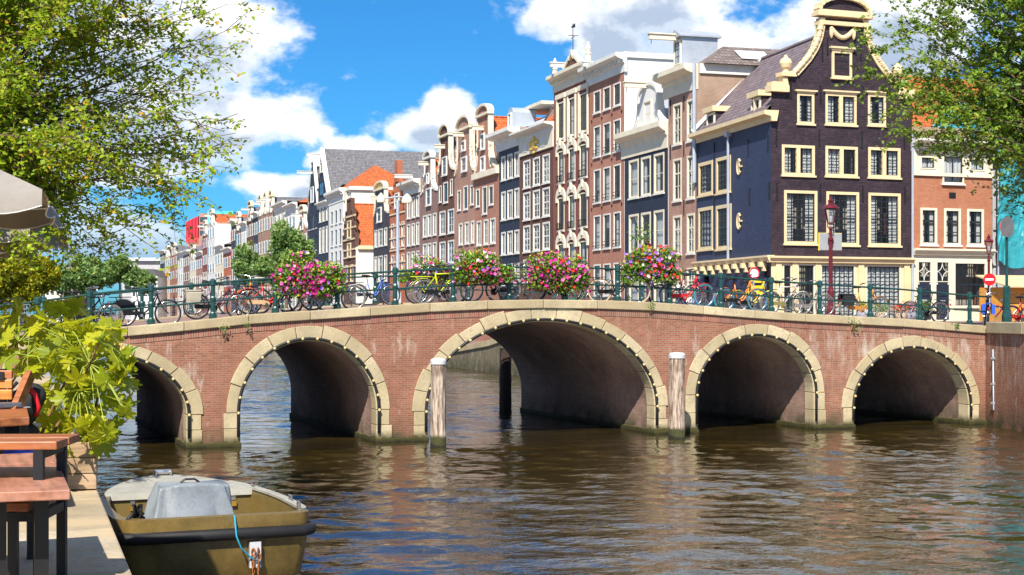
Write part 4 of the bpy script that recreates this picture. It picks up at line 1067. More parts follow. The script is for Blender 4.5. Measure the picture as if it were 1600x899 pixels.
# neck gable houses
def neck(label, pl, pr, mat, cols, rows, ref, shoulder, neckpx, necktop, roofc, extra=(), fill=None, nz=3, ztrim='palecream', ped=True, hz_=None, side='sidebrick', rdepth=9):
    h = row('canal_house', label, pl, pr, 10)
    rs = rects(h, cols, rows, ref); z2 = h.z(ref, shoulder)
    ex = []
    for a, b, t, d in extra: ex.append((h.x(a), h.x(b), h.z(ref, d), h.z(ref, t)))
    below = [r for r in ex if r[3] < z2]
    facade(h, 0, h.W, BZ, z2, rs + below, mat); body(h, z2 - .3, mat, side); wins(h, rs, PAT, nx=2, nz=nz, fw=.13, frame='white', mb=.055)
    for r in ex: window(h, r, 1, 2, .12, 'white', 'darkframe' if r in below else None, .05, y=0 if r in below else -.1, curtain=None)
    x0, x1 = h.x(neckpx[0]), h.x(neckpx[1]); zt = h.z(ref, necktop)
    gable(h, scrollpts(.15, h.W - .15, z2, z2 + (zt - z2) * .45, x0, x1, zt), mat, ztrim, .24)
    for xx in (x0, x1):
        m = MB(); sg = -1 if xx == x0 else 1
        for k in range(16): m.ball((xx + sg * (.10 + .5 * (1 - k / 15) ** 2 + rnd.uniform(-.06, .08)), -.0 + rnd.uniform(-.03, .03), z2 + .25 + (zt - z2) * .48 * k / 15), rnd.uniform(.09, .16), .15, rnd.uniform(.12, .2), 6, 4)
        m.build('carved_scroll', M[ztrim], h.t, smooth=True)
    if ped: pediment(h, (x0 + x1) / 2, zt + .1, (x1 - x0) / 2 + .15, ped if isinstance(ped, float) else .7, ztrim, fill or mat)
    saddle(h, .1, h.W - .1, z2 + .5, zt - .15, .4, rdepth, roofc, mid=(x0 + x1) / 2)
    hoist(h, (x0 + x1) / 2, hz_ and h.z(ref, hz_) or zt - .9, 0, 1.0, 'palecream', .2)
    return h, rs
h, rs = neck('reddish brown house with tall neck gable and curved pediment beside the narrow navy house', 741.5, 779.6, 'tallred', [(745, 752), (756, 763), (766, 774)], [(343, 382), (396, 430)], 759.5, 266, (746.5, 764), 178, 'tile_orange_y', [(744, 749.5, 292, 320), (754, 761, 291, 334), (764, 771, 292, 322), (752, 758, 207, 232), (752, 758.5, 243, 266)], hz_=202)
m = MB(); zz = h.z(759, 277); m.box(-.05, -.3, zz, h.W + .05, .1, zz + .5); m.build('string_cornice', M['palecream'], h.t)
h, rs = neck('rose brick house with neck gable and round arched top', 710.3, 741.3, 'pink', [(717, 723), (726.5, 733), (736, 741)], [(347, 381), (396, 430)], 729.5, 268, (715, 735), 200, 'tile_orange_y', [(715, 720, 294, 326), (724.5, 731, 290, 327), (735, 740, 292, 322), (722, 730, 244, 267), (722, 728, 218, 234)], ped=1.0, hz_=212)
h, rs = neck('dark brown house with slender neck gable and grey-brown roof', 684.3, 710.1, 'brown', [(687, 696), (700, 709.6)], [(329, 366), (377, 412)], 696, 268, (688, 702), 212, 'tile_brown_y', [(686, 690, 288, 314), (693, 700, 285, 317), (703.5, 707.5, 283, 308), (692, 699, 245, 274)], hz_=232, ped=.9)
h, rs = neck('mauve brick house with white sweeping bell gable', 657.2, 684.1, 'mauve', [(661, 667), (668.5, 674), (676.5, 682)], [(335, 369), (380, 412)], 671, 300, (664, 674), 246, 'tile_orange_y', [(667, 674, 294, 321), (667.5, 671, 270, 286)], ztrim='white', ped=.5, hz_=258)
# low cornice house
h = row('canal_house', 'low mauve brick house with deep white cornice and dark roof', 633, 657, 10)
rs = rects(h, [(636, 641), (643.4, 648), (650.4, 655)], [(308, 340), (349, 383), (393, 425)], 645.5)
zt, z2 = h.z(645, 304), h.z(645, 283)
facade(h, 0, h.W, BZ, zt, rs, 'mauve'); body(h, z2, 'mauve', 'sidebrick'); wins(h, rs, PAT, nx=2, nz=2, fw=.13, frame='white'); cornice(h, -.8, h.W, zt, z2, .8, 'white')
hip(h, .3, h.W, .6, 8, z2, h.z(645, 250), 'navy2', 1.5); hoist(h, h.W * .3, z2 + .4, 0, 1.6)
# orange brick house with stepped ornate gable
h = row('canal_house', 'orange brick house with stepped ornamental gable and stone bands', 609.5, 632.8, 10)
rs = rects(h, [(611.5, 616), (619, 624.5), (627.5, 631.5)], [(348, 386), (398, 428)], 621)
z2 = h.z(621, 330); facade(h, 0, h.W, BZ, z2, rs, 'orangebrick'); body(h, z2, 'orangebrick', 'sidebrick'); wins(h, rs, PAT, nx=1, nz=3, fw=.12, frame='white')
W_ = h.W; zt = h.z(621, 270); st = [(0, z2)]
for k in range(5): st += [(W_ * .09 * k, z2 + (zt - z2) * (k + 1) / 5.5), (W_ * .09 * (k + 1), z2 + (zt - z2) * (k + 1) / 5.5)]
st = st + [(W_ - x, z) for x, z in st[::-1]]
gable(h, st, 'orangebrick', 'orangebrick', .3)
m = MB()
for k in range(7): zz = h.z(621, 430 - k * 19); m.box(-.02, -.09, zz, W_ + .02, -.003, zz + .16)
m.build('stone_bands', M['stonetrim'], h.t)['kind'] = 'stuff'
m = MB(); m.box(W_ * .4, -.15, zt - 1.0, W_ * .6, .4, zt + 1.3); m.build('pinnacle', M['orangebrick'], h.t)
window(h, (W_ * .36, W_ * .64, h.z(621, 325), h.z(621, 302)), 1, 2, .12, 'white', y=-.1)
saddle(h, .2, W_ - .2, z2, zt - .8, .5, 9, 'tile_orange_y')
# aubergine neck gable
h, rs = neck('narrow black-brown house with cream neck gable and lichened round top', 583.5, 609.3, 'aubergine', [(585.5, 589.5), (591.5, 598), (600.5, 605)], [(358, 385), (400, 440)], 594, 336, (586.5, 601), 296, 'tile_orange_y', [(590, 596.5, 324, 347)], ztrim='palecream', fill='gold', hz_=312)
# stepped corner house with cream flank (an alley opens beside it)
h = row('corner_house', 'small brown brick corner house with yellow bands, cream flank and steep orange roof', 536.5, 556, 9.5, group=None)
z2 = h.z(546, 386); rs = rects(h, [(539, 543.5), (547.5, 552)], [(414, 440)], 546)
up = [(h.x(543), h.x(549), h.z(546, 398), h.z(546, 380))]
facade(h, 0, h.W, BZ, z2, rs, 'brown'); body(h, z2, 'brown', 'plaster'); wins(h, rs, PAT, nx=1, nz=2, fw=.12, frame='cream')
zt = h.z(546, 312); W_ = h.W; st = [(0, z2)]
for k in range(4): st += [(W_ * .11 * k, z2 + (zt - z2) * (k + 1) / 4), (W_ * .11 * (k + 1), z2 + (zt - z2) * (k + 1) / 4)]
gable(h, st + [(W_ - x, z) for x, z in st[::-1]], 'brown', 'brown', .25)
window(h, (W_ * .36, W_ * .64, h.z(546, 372), h.z(546, 345)), 1, 2, .12, 'cream', y=-.08); window(h, (W_ * .36, W_ * .64, h.z(546, 402), h.z(546, 380)), 1, 2, .12, 'cream', y=-.08, glass='glassfar')
m = MB()
for py in (340, 358, 376, 392, 404, 418): zz = h.z(546, py); m.box(-.02, -.09, zz, W_ + .02, -.003, zz + .2)
m.build('yellow_bands', M['cream'], h.t)['kind'] = 'stuff'
saddle(h, .0, W_, z2, h.z(546, 318), .3, 9.5, 'tile_orange_y', mid=W_ * .35)
m = MB(); m.box(W_ - .05, .2, z2 - .45, W_ + .35, 9.4, z2 - .05); m.build('gutter', M['cream'], h.t)
# white house with hipped orange roof
h = row('canal_house', 'white painted house with hipped orange tile roof', 513.5, 536.3, 13)
rs = rects(h, [(517, 521), (523.5, 527.5), (530, 534)], [(328, 350), (358, 384), (392, 420)], 525.5)
zt, z2 = h.z(525, 318), h.z(525, 298)
facade(h, 0, h.W, BZ, zt, rs, 'whitewall'); body(h, z2, 'whitewall', 'plaster'); wins(h, rs, PAT, nx=1, nz=2, fw=.12, frame='white', sash='darkframe'); cornice(h, -.5, h.W + .3, zt, z2, .6, 'white')
hip(h, -.3, h.W + 2.6, .4, 9.5, z2, h.z(530, 256), 'tile_orange_y', 4.35, along='y')
m = MB(); m.box(h.W - .1, .6, z2 - 3.8, h.W + 2.3, 9, z2 - .45); ub = m.build('upper_block', M['plaster'], h.t)
m = MB(); m.box(h.W - .2, .3, z2 - .45, h.W + 2.6, 9.4, z2); m.build('eaves_board', M['white'], h.t)
window(h, (h.W + .7, h.W + 1.7, z2 - 3.2, z2 - 1.7), 1, 1, .12, 'white', y=.5, sill=False)
# big warehouse pair
h = row('warehouse', 'tall navy warehouse with long grey tiled roof and white gable edge', 497, 513.3, 26, 'warehouse')
zt = h.z(505, 318); rs = rects(h, [(499, 502), (504, 507), (509.3, 512)], [(325, 346), (355, 395)], 505)
facade(h, 0, h.W, BZ, zt, rs, 'navy2'); body(h, zt, 'navy2'); wins(h, rs, [None, 'full'], nx=1, nz=2, fw=.2, frame='white', glass='glassfar')
xr_, zr2 = h.W * .30, h.z(501, 233)
gable(h, [(0, zt), (0, zt + 2), (xr_, zr2), (h.W, zt)], 'navy2', None); MB().bar((xr_, .1, zr2), (h.W + .1, .1, zt + .5), .35, .6, up=(0, 1, 0)).build('gable_coping', M['whitewall'], h.t)
window(h, (h.W * .25, h.W * .5, h.z(502, 270), h.z(502, 254)), 1, 2, .15, 'white', y=-.1, glass='glassfar'); window(h, (h.W * .15, h.W * .6, h.z(503, 306), h.z(503, 284)), 2, 2, .12, 'navy2', y=-.1, glass='glassfar', sill=False)
hoist(h, xr_, h.z(501, 245), 0, 2.0)
cornice(h, -.1, h.W + .1, zt - .6, zt + .2, .5, 'white', dentil=False)
m = MB(); yE = 30
m.add([(xr_, .2, zr2), (xr_, yE, zr2), (h.W + 4.2, yE, h.z(513, 292)), (h.W + 4.2, 1.0, h.z(513, 292)), (h.W, .2, zt)], [(0, 1, 2, 3, 4)]); m.add([(xr_, .2, zr2), (xr_, yE, zr2), (-2, yE, zt), (0, .2, zt)], [(0, 1, 2, 3)])
m.add([(xr_, yE, zr2), (h.W + 4.2, yE, h.z(513, 292)), (-2, yE, zt)], [(0, 1, 2)])
rf_ = m.build('roof', M['tile_grey_y'], h.t)
for yy_ in (14, 24):
    xs_ = xr_ + 4.2 * .62; zs_ = zr2 + (h.z(513, 292) - zr2) * (xs_ - xr_) / (h.W + 4.2 - xr_); m = MB(); m.box(xs_ - .7, yy_, zs_ - .4, xs_ + .7, yy_ + 1.6, zs_ + .35); m.build('roof_light', M['capwhite'], rf_)
h = row('warehouse', 'slimmer navy warehouse with round-arched hatches beside the long grey roof', 481, 496.8, 20, 'warehouse')
zt = h.z(489, 330); rs = rects(h, [(482.5, 484.5), (487, 490.5), (493, 495)], [(336, 358), (368, 392), (402, 428)], 489)
facade(h, 0, h.W, BZ, zt, rs, 'navy2'); body(h, zt, 'navy2'); wins(h, rs, [None], nx=1, nz=1, fw=.14, frame='navy2', glass='glassfar', sill='white')
gable(h, [(0, zt), (h.W * .35, h.z(487, 262)), (h.W * .35, h.z(487, 254)), (h.W * .6, h.z(487, 254)), (h.W * .6, h.z(487, 262)), (h.W, zt)], 'navy2', 'whitewall', .22)
window(h, (h.W * .35, h.W * .6, h.z(489, 316), h.z(489, 292)), 1, 2, .12, 'white', y=-.1, glass='glassfar'); hoist(h, h.W * .47, h.z(488, 272), 0, 2.2)
saddle(h, .2, h.W - .2, zt, h.z(487, 262), .4, 18, 'tile_grey_y')
# far houses, closing towards the bend
far = [(250, 257, 392, 'navy2', 'cornice', 'slate-blue house with pale cornice at the far end of the row'), (257.3, 265, 388, 'cream', 'neck', 'ochre house with pale neck gable far down the canal'),
       (265.3, 277, 384, 'tallred', 'neck', 'reddish house with pale finial and long grey roof far down the canal'), (277.3, 286, 395, 'whitewall', 'cornice', 'low white house under the far grey roof'),
       (286.3, 296, 392, 'mauve', 'cornice', 'mauve house under the far grey roof'), (296.3, 306, 388, 'palecream', 'neck', 'pale house with white neck gable under the red office block'), (306.3, 316, 394, 'pink', 'cornice', 'small rose house beside the red-shuttered warehouse'),
       (316.3, 324, 350, 'winered', 'neck', 'dark warehouse with crimson shutters far down the canal'), (324.3, 336, 333, 'whitewall', 'neck', 'white-gabled house with grey flank roof and orange ridge'),
       (336.3, 349, 384, 'palecream', 'cornice', 'cream house below the grey flank roof'), (349.3, 361, 388, 'orangebrick', 'cornice', 'low orange brick house beside the cream one'), (361.3, 368, 345, 'navy2', 'cornice', 'dark house with crimson shutters and pale cornice'),
       (368.3, 376, 338, 'mauve', 'neck', 'mauve house with white neck gable behind the slender tree'), (376.3, 385, 348, 'whitewall', 'cornice', 'white-corniced house behind the slender tree'), (385.3, 396, 322, 'brown', 'neck', 'brown house with sandstone gable top behind the quay tree'),
       (396.3, 403, 332, 'navy2', 'cornice', 'navy house with glazed upper floor behind the quay tree'), (403.3, 411, 313, 'sidebrick', 'neck', 'first of the three houses with twin sandstone crests'), (411.3, 419, 309, 'pink', 'neck', 'middle of the three houses with sandstone crests'),
       (419.3, 428, 306, 'sidebrick', 'neck', 'last and tallest of the three houses with sandstone crests'), (428.3, 447, 318, 'palecream', 'cornice', 'pale broad house partly hidden by the bushy quay tree'), (447.3, 463, 319, 'whitewall', 'cornice', 'white house with glass roof lantern behind the bushy tree'), (463.3, 480.8, 330, 'pink', 'neck', 'rose house with white bell gable beside the navy warehouses')]
for pl, pr, ty, mat, kind, label in far:
    h = row('canal_house', label, pl, pr, 14 if pl < 330 else 11, group='far houses along the canal')
    mid = (pl + pr) / 2; W_ = h.W; zt = h.z(mid, ty)
    z2 = zt - (2.6 if kind == 'neck' else 1.0)
    nc = 3 if W_ > 8 else 2
    cw = W_ / nc; rs = []
    flr = 3.9; z = z2 - 3.0
    while z > 2.5 and len(rs) < nc * 4:
        for i in range(nc): rs.append((cw * (i + .25), cw * (i + .75), z, z + 2.2))
        z -= flr
    facade(h, 0, W_, BZ, z2, [], mat); body(h, z2, mat)
    for r in rs:
        m = MB(); m.box(r[0], -.08, r[2], r[1], .02, r[3]); w_ = m.build('window', M['white'], h.t)
        m = MB(); a, b, c, d = r; q = .22; hh = (d - c) / 2; m.box(a + q, -.10, c + q, b - q, -.082, c + hh - .06); m.box(a + q, -.10, c + hh + .06, b - q, -.082, d - q); m.build('pane', M['glassfar'], w_)
    if kind == 'cornice':
        cornice(h, -.2, W_ + .2, z2, zt, .7, 'white', dentil=False); hip(h, 0, W_, .3, 10, zt, zt + rnd.uniform(1.0, 2.4), rnd.choice(['tile_grey_y', 'tile_orange_x', 'tile_brown_x']), 2)
    else:
        gable(h, scrollpts(.1, W_ - .1, z2, z2 + 1.4, W_ * .3, W_ * .7, zt), mat, 'palecream', .35); pediment(h, W_ / 2, zt, W_ * .24, .8, 'stonetrim' if 'sandstone' in label else 'palecream', mat)
        saddle(h, .1, W_ - .1, z2, zt - .3, .5, 13, 'tile_orange_y' if 324 < pl < 340 else 'tile_grey_y'); hoist(h, W_ / 2, zt - .8, 0, 1.6)
        window(h, (W_ * .38, W_ * .62, z2 - .2, z2 + 1.6), 1, 1, .15, 'white', y=-.1, glass='glassfar', sill=False)
    if 'crimson' in label:
        for r in rs[:4]:
            m = MB(); m.box(r[0] - .8, -.14, r[2], r[0] - .05, -.09, r[3]); m.build('shutter', plain('crimson_shutter', (.42, .01, .04), .5), h.t)
# big grey flank roofs far away
# red office block behind the far row
p = plan(302, 560); M['redpanel'] = plain('red_facade_panel', (.75, .05, .08), .5, var=.1); M['cyanpanel'] = plain('cyan_glass_panel', (.1, .55, .6), .3, var=.1)
ob = thing('office_block', 'modern office block with red slatted upper storeys above the far roofs', 'building', (p.x, p.y, 1), -TH - .2)
Zs = 560 / F; b0 = H - 1 + (HY - 388) * Zs; b1 = H - 1 + (HY - 372) * Zs; b2 = H - 1 + (HY - 338) * Zs
m = MB(); m.box(-2.5, 0, 0, 7, 14, b1); m.box(2.2, .1, b1, 7, 14, b2 + 1); m.build('block_wall', M['pink'], ob)
for i in range(9):
    m = MB(); m.box(-2.7 + i * .55, -.4, b0 + 2, -2.7 + i * .55 + .30, 14, b2 - (8 - i) * .25); m.build('red_panel', M['redpanel'], ob)
for zz in np.linspace(b1 + 1, b2 - 2, 3):
    m = MB(); m.box(2.6, -.1, zz, 6.6, .05, zz + 1.6); m.build('window', M['glassfar'], ob)
p = plan(344, 480); cb = thing('rooftop_screen', 'cyan glass screen standing on a far flat roof', 'screen', (p.x, p.y, 1), -TH)
zz = H - 1 + (HY - 336) * 480 / F
for i in range(2): m = MB(); m.box(-4 + i * 4.1, 0, zz - 22, i * 4.1, 5, zz + 1.2); m.build('glass_panel', M['cyanpanel'], cb)
p = plan(226, 620); gb = thing('flat_roofed_hall', 'long grey flat-roofed hall closing the canal view', 'building', (p.x, p.y, 1), -TH)
m = MB(); m.box(-9, 0, 0, 14, 20, (HY - 408) * 620 / F + 2.4); m.build('hall_wall', M['greywall'], gb); m = MB(); m.box(-10, -1.5, (HY - 408) * 620 / F + 2.4, 15, 20, (HY - 403) * 620 / F + 2.4); m.build('hall_roof', M['capwhite'], gb)
for i in range(7): m = MB(); m.box(-8 + i * 3.1, -.15, 12, -5.4 + i * 3.1, .05, 19); m.build('window', M['glassfar'], gb)
# ------------------------------------------------------------------ bicycles
def circ(r, n=28): return [(r * math.cos(2 * math.pi * i / n), 0, r * math.sin(2 * math.pi * i / n)) for i in range(n)]
WR = .345
BK = {}
BK['tyre'] = MB().tube(circ(WR - .02), .022, 6, True).mesh('tyre')
BK['rim'] = MB().tube(circ(WR - .048), .013, 5, True).mesh('rim')
m = MB()
for i in range(16):
    a = 2 * math.pi * i / 16; m.bar((.02 * math.cos(a + 1), .02 * (-1) ** i, .02 * math.sin(a + 1)), ((WR - .05) * math.cos(a), 0, (WR - .05) * math.sin(a)), .0055)
m.lathe([(.028, -.05), (.028, .05)], 8, axis='y'); BK['spokes'] = m.mesh('spokes')
WB = 1.10; SX, SZ = .30, .88; HX, HZ = .84, .98          # wheelbase, saddle, head
bb = (.44, 0, .29)
m = MB(); m.tube([(HX - .02, 0, .86), (.72, 0, .62), (.6, 0, .42), bb], .021, 7); m.tube([(HX - .005, 0, .78), (.74, 0, .5), (.62, 0, .34), bb], .018, 7)
m.tube([bb, (SX + .02, 0, .80)], .018, 7)
for s_ in (-1, 1): m.tube([bb, (0, .05 * s_, WR)], .012, 5); m.tube([(SX + .03, 0, .68), (0, .05 * s_, WR)], .011, 5)
BK['step_frame'] = m.mesh('frame')
m = MB(); m.tube([(HX - .03, 0, .84), (SX + .03, 0, .82)], .019, 7); m.tube([(HX - .005, 0, .76), bb], .021, 7); m.tube([bb, (SX + .02, 0, .86)], .019, 7)
for s_ in (-1, 1): m.tube([bb, (0, .05 * s_, WR)], .012, 5); m.tube([(SX + .03, 0, .74), (0, .05 * s_, WR)], .011, 5)
BK['diamond_frame'] = m.mesh('frame')
m = MB(); m.tube([(HX - .03, 0, .9), (HX + .01, 0, .74)], .024, 7)
for s_ in (-1, 1): m.tube([(HX + .01, .04 * s_, .74), (HX + .12, .05 * s_, .5), (WB, .055 * s_, WR)], .012, 5)
BK['fork'] = m.mesh('fork')
m = MB(); m.tube([(HX - .03, 0, .9), (HX - .06, 0, 1.05)], .014, 6); m.tube([(HX - .28, -.27, 1.04), (HX - .1, -.25, 1.09), (HX - .03, -.12, 1.10), (HX - .06, 0, 1.06), (HX - .03, .12, 1.10), (HX - .1, .25, 1.09), (HX - .28, .27, 1.04)], .013, 6)
BK['handlebar'] = m.mesh('handlebar')
for s_ in (-1, 1): BK['grip%d' % s_] = MB().tube([(HX - .30, .27 * s_, 1.035), (HX - .16, .262 * s_, 1.075)], .019, 6).mesh('grip')
m = MB(); m.ball((SX - .02, 0, .965), .15, .085, .035, 10, 5); m.ball((SX - .1, 0, .965), .08, .11, .04, 8, 5); m.tube([(SX + .02, 0, .8), (SX, 0, .95)], .014, 6); BK['saddle'] = m.mesh('saddle')
m = MB(); m.box(.0, -.055, WR - .055, .40, -.025, WR + .05); m.lathe([(.095, -.058), (.095, -.022)], 14, (bb[0], 0, bb[2]), 'y'); m.lathe([(.06, -.056), (.06, -.024)], 10, (0, 0, WR), 'y'); BK['chain_guard'] = m.mesh('chain_guard')
m = MB(); m.lathe([(.04, -.085), (.04, -.06)], 10, (bb[0], 0, bb[2]), 'y')
m.bar((bb[0], -.09, bb[2]), (bb[0] + .1, -.09, bb[2] - .13), .02); m.bar((bb[0], .06, bb[2]), (bb[0] - .1, .06, bb[2] + .13), .02); m.box(bb[0] + .05, -.2, bb[2] - .155, bb[0] + .15, -.1, bb[2] - .125); m.box(bb[0] - .15, .07, bb[2] + .125, bb[0] - .05, .17, bb[2] + .155); BK['crank'] = m.mesh('crank')
def mud(cx, a0, a1):
    m = MB(); n = 12; pr = None
    for i in range(n + 1):
        a = a0 + (a1 - a0) * i / n; r = WR + .022
        q = [(cx + r * math.cos(a), y, WR + (r - abs(y) * .4) * math.sin(a)) for y in (-.03, 0, .03)]
        if pr: m.add([pr[0], pr[1], pr[2], q[2], q[1], q[0]], [(0, 1, 4, 5), (1, 2, 3, 4)])
        pr = q
    return m.mesh('mudguard')
BK['mud_r'] = mud(0, .35, math.pi * .98); BK['mud_f'] = mud(WB, .45, math.pi * .8)
m = MB()
for s_ in (-.07, 0, .07): m.tube([(-.36, s_, .74), (.2, s_, .75)], .008, 5)
for s_ in (-1, 1): m.tube([(-.2, .07 * s_, .74), (0, .06 * s_, WR)], .008, 5)
m.bar((-.36, -.075, .74), (-.36, .075, .74), .014); m.bar((-.05, -.075, .74), (-.05, .075, .74), .014); BK['rack'] = m.mesh('rack')
m = MB(); m.ball((HX + .06, 0, .86), .05, .045, .045, 8, 5); BK['headlamp'] = m.mesh('headlamp')
m = MB(); m.box(-.40, -.02, .56, -.37, .02, .62); BK['tail_lamp'] = m.mesh('tail_lamp')
m = MB()
for s_ in (-1, 1): m.add([(-.30, .08 * s_, .74), (.12, .08 * s_, .74), (.1, .2 * s_, .70), (-.28, .2 * s_, .70), (-.27, .1 * s_, .42), (.06, .1 * s_, .42), (.06, .2 * s_, .42), (-.27, .2 * s_, .42)], [(0, 1, 2, 3), (4, 7, 6, 5), (3, 2, 6, 7), (0, 4, 5, 1), (1, 5, 6, 2), (0, 3, 7, 4)])
m.box(-.29, -.079, .742, .11, .079, .765); BK['pannier'] = m.mesh('pannier')
m = MB(); n = 14; a = [(0, -.045, WR)] + [(WR * math.cos(t), -.045, WR + WR * math.sin(t)) for t in np.linspace(.25, math.pi * .8, n)]
m.poly(*a); m.poly(*[(x, .045, z) for x, y, z in a]); BK['skirt_guard'] = m.mesh('skirt_guard')
m = MB(); cx = HX + .22
for zz in (.72, .82, .93):
    m.tube([(cx - .2, -.2, zz), (cx + .2, -.2, zz), (cx + .2, .2, zz), (cx - .2, .2, zz)], .012, 5, True)
for dx in (-.2, 0, .2):
    for dy in (-.2, .2): m.bar((cx + dx, dy, .72), (cx + dx, dy, .93), .015)
m.box(cx - .2, -.2, .715, cx + .2, .2, .725); BK['front_carrier'] = m.mesh('carrier')
for k in ('tyre', 'rim', 'saddle', 'headlamp', 'step_frame', 'diamond_frame', 'fork', 'handlebar'): BK[k].polygons.foreach_set('use_smooth', [True] * len(BK[k].polygons))
def enamel(name, c): return plain(name, c, .3, .1, var=.15, scale=6, bump=0)
EN = {'black': enamel('black_bicycle_enamel', (.012, .012, .014)), 'lime': enamel('lime_bicycle_enamel', (.52, .62, .02)), 'red': enamel('red_bicycle_enamel', (.55, .018, .025)), 'orange': enamel('orange_bicycle_enamel', (.72, .19, .025)),
      'silver': enamel('silver_bicycle_enamel', (.55, .53, .48)), 'amber': enamel('amber_bicycle_enamel', (.50, .22, .05)), 'plum': enamel('plum_bicycle_enamel', (.16, .04, .07)), 'blue': enamel('blue_bicycle_enamel', (.05, .13, .42)), 'yellow': enamel('yellow_bicycle_enamel', (.75, .58, .03)), 'grey': enamel('grey_bicycle_enamel', (.24, .22, .21)), 'green': enamel('green_bicycle_enamel', (.03, .14, .08))}
M['chrome'] = plain('bicycle_chrome', (.62, .62, .62), .25, .9, var=.1, bump=0)
TY = {'black': M['rubber'], 'cream': plain('cream_tyre', (.55, .42, .24), .7, bump=0), 'blue': plain('blue_tyre', (.02, .20, .30), .6, bump=0), 'grey': plain('worn_tyre', (.16, .14, .12), .8, bump=0)}
BAG = {'black': plain('black_bag_fabric', (.018, .018, .022), .8), 'khaki': plain('khaki_bag_fabric', (.38, .34, .26), .9), 'blue': plain('blue_bag_fabric', (.02, .09, .55), .7)}
M['redlamp'] = plain('red_reflector', (.6, .01, .015), .3, bump=0)
def bike(label, x, y, yaw, frame='step_frame', c='black', ty='black', guard=None, bag=None, skirt=False, carrier=False, saddle=None, lean=.08, mudc=None, z=None, lock=0, group='bicycles leaning along the bridge railing'):
    z = (ztop(x) - .05 if y > YB + .5 else ztop(x)) if z is None else z
    t = thing('bicycle', label, 'bicycle', (x, y, z), 0, group)
    t.rotation_euler = (lean, 0, yaw)
    off = (-WB / 2, 0, 0); st = rnd.uniform(-.25, .25)
    def U(k, nm, mat, par=None, rot=None, loc=off): return use(BK[k], nm, mat, par or t, loc, rot)
    U(frame, 'frame', EN[c]); U('fork', 'fork', EN[c]); U('handlebar', 'handlebar', M['chrome'] if rnd.random() < .6 else EN['black']); U('grip-1', 'grip', M['rubber']); U('grip1', 'grip', M['rubber'])
    U('saddle', 'saddle', saddle or EN['black']); U('crank', 'crank', M['chrome']); U('chain_guard', 'chain_guard', guard or (EN[c] if rnd.random() < .4 else EN['black']))
    U('mud_r', 'mudguard', mudc or EN[c]); U('mud_f', 'mudguard', mudc or EN[c]); U('rack', 'rack', EN['black'] if c != 'lime' else EN[c]); U('headlamp', 'headlamp', M['chrome']); U('tail_lamp', 'tail_lamp', M['redlamp'])
    for wx in (-WB / 2, WB / 2):
        w = U('tyre', 'wheel', TY[ty], loc=(wx, 0, WR), rot=(0, rnd.uniform(0, 3), 0)); use(BK['rim'], 'rim', M['chrome'], w); use(BK['spokes'], 'spokes', M['chrome'], w)
    if bag: U('pannier', 'pannier', BAG[bag])
    if skirt: U('skirt_guard', 'skirt_guard', EN['black'])
    if carrier: U('front_carrier', 'front_carrier', M['chrome'] if carrier is True else EN['black'])
    return t
NB_, FB_ = YB + .62, YF - .75
def bx_(px, y): return onY(px, 480, y).x
def nb(label, pa, pb, dy=0., **k):          # rear wheel px, front wheel px
    y = NB_ + dy; xa, xb = bx_(pa, y), bx_(pb, y); c = (xa + xb) / 2; d = xb - xa
    yaw = 0 if d > 0 else math.pi
    if abs(d) < WB * .85: yaw += math.acos(max(-1, min(1, abs(d) / WB))) * k.pop('turn', 1)
    else: k.pop('turn', None)
    return bike(label, c, y + (.35 if abs(d) < WB * .7 else 0), yaw, lean=k.pop('lean', .07 if d > 0 else -.07), **k)
nb('black bicycle with chrome front carrier standing above the retaining wall', 12, 34, carrier=True, turn=-1)
nb('black bicycle facing the terrace behind the first green posts', 132, 78, frame='diamond_frame')
nb('black bicycle with bare rims whose front wheel overlaps the stone coping', 104, 168, frame='diamond_frame', dy=-.12, ty='grey')
nb('black bicycle with black skirt guard and full chain case', 195, 260, skirt=True)
nb('plum bicycle with khaki pannier and blue front fork', 306, 374, c='plum', bag='khaki', guard=EN['black'], dy=-.1)
nb('red bicycle with cream chain guard beside the pink flower box', 388, 455, c='red', guard=plain('cream_chain_guard', (.55, .36, .2), .5), saddle=BAG['khaki'], dy=.25)
nb('small orange child bicycle behind the red one', 372, 402, c='orange', dy=.9, turn=1)
nb('black bicycle under the pink flower box', 405, 470, dy=.35, ty='black')
nb('silver bicycle with slim tyres past the pink flower box', 487, 553, c='silver', ty='grey', guard=EN['grey'])
nb('dark bicycle half hidden by the silver one', 512, 448, dy=.7, c='grey', group=None)
nb('lime green bicycle with black chain case', 660, 722, c='lime', frame='diamond_frame', guard=EN['black'], ty='grey')
nb('black bicycle close behind the lime green one', 712, 650, dy=.6)
nb('slim black bicycle under the red and violet flower box', 798, 734, frame='diamond_frame', ty='grey')
nb('grey tourer bicycle leaning between two flower boxes', 772, 838, c='grey', frame='diamond_frame', dy=.25, ty='grey')
nb('brown-grey bicycle with pale crate behind the magenta flower box', 838, 890, c='amber', dy=.55, carrier='black', turn=1)
nb('black bicycle with cream tyres turned toward the railing', 944, 991, ty='cream', guard=EN['black'], turn=-1)
nb('red bicycle with teal tyres beside the violet flower box', 1037, 1109, c='red', ty='blue', saddle=EN['orange'])
nb('white-wheeled bicycle behind the red one', 1088, 1024, c='silver', dy=.7)
nb('orange bicycle with teal tyres', 1124, 1190, c='orange', ty='blue')
nb('yellow bicycle lying low behind the orange one', 1150, 1205, c='yellow', dy=.9, turn=1, ty='grey')
nb('silver bicycle with olive chain case beside the maroon lamp post', 1194, 1261, c='silver', ty='grey', guard=plain('olive_chain_guard', (.2, .18, .06), .5), frame='diamond_frame')
nb('amber and black bicycle with large black pannier', 1315, 1385, c='amber', bag='black', ty='grey', guard=EN['amber'])
nb('black city bicycle leaning between the amber bicycle and the brick house', 1478, 1410, dy=.3, ty='grey')
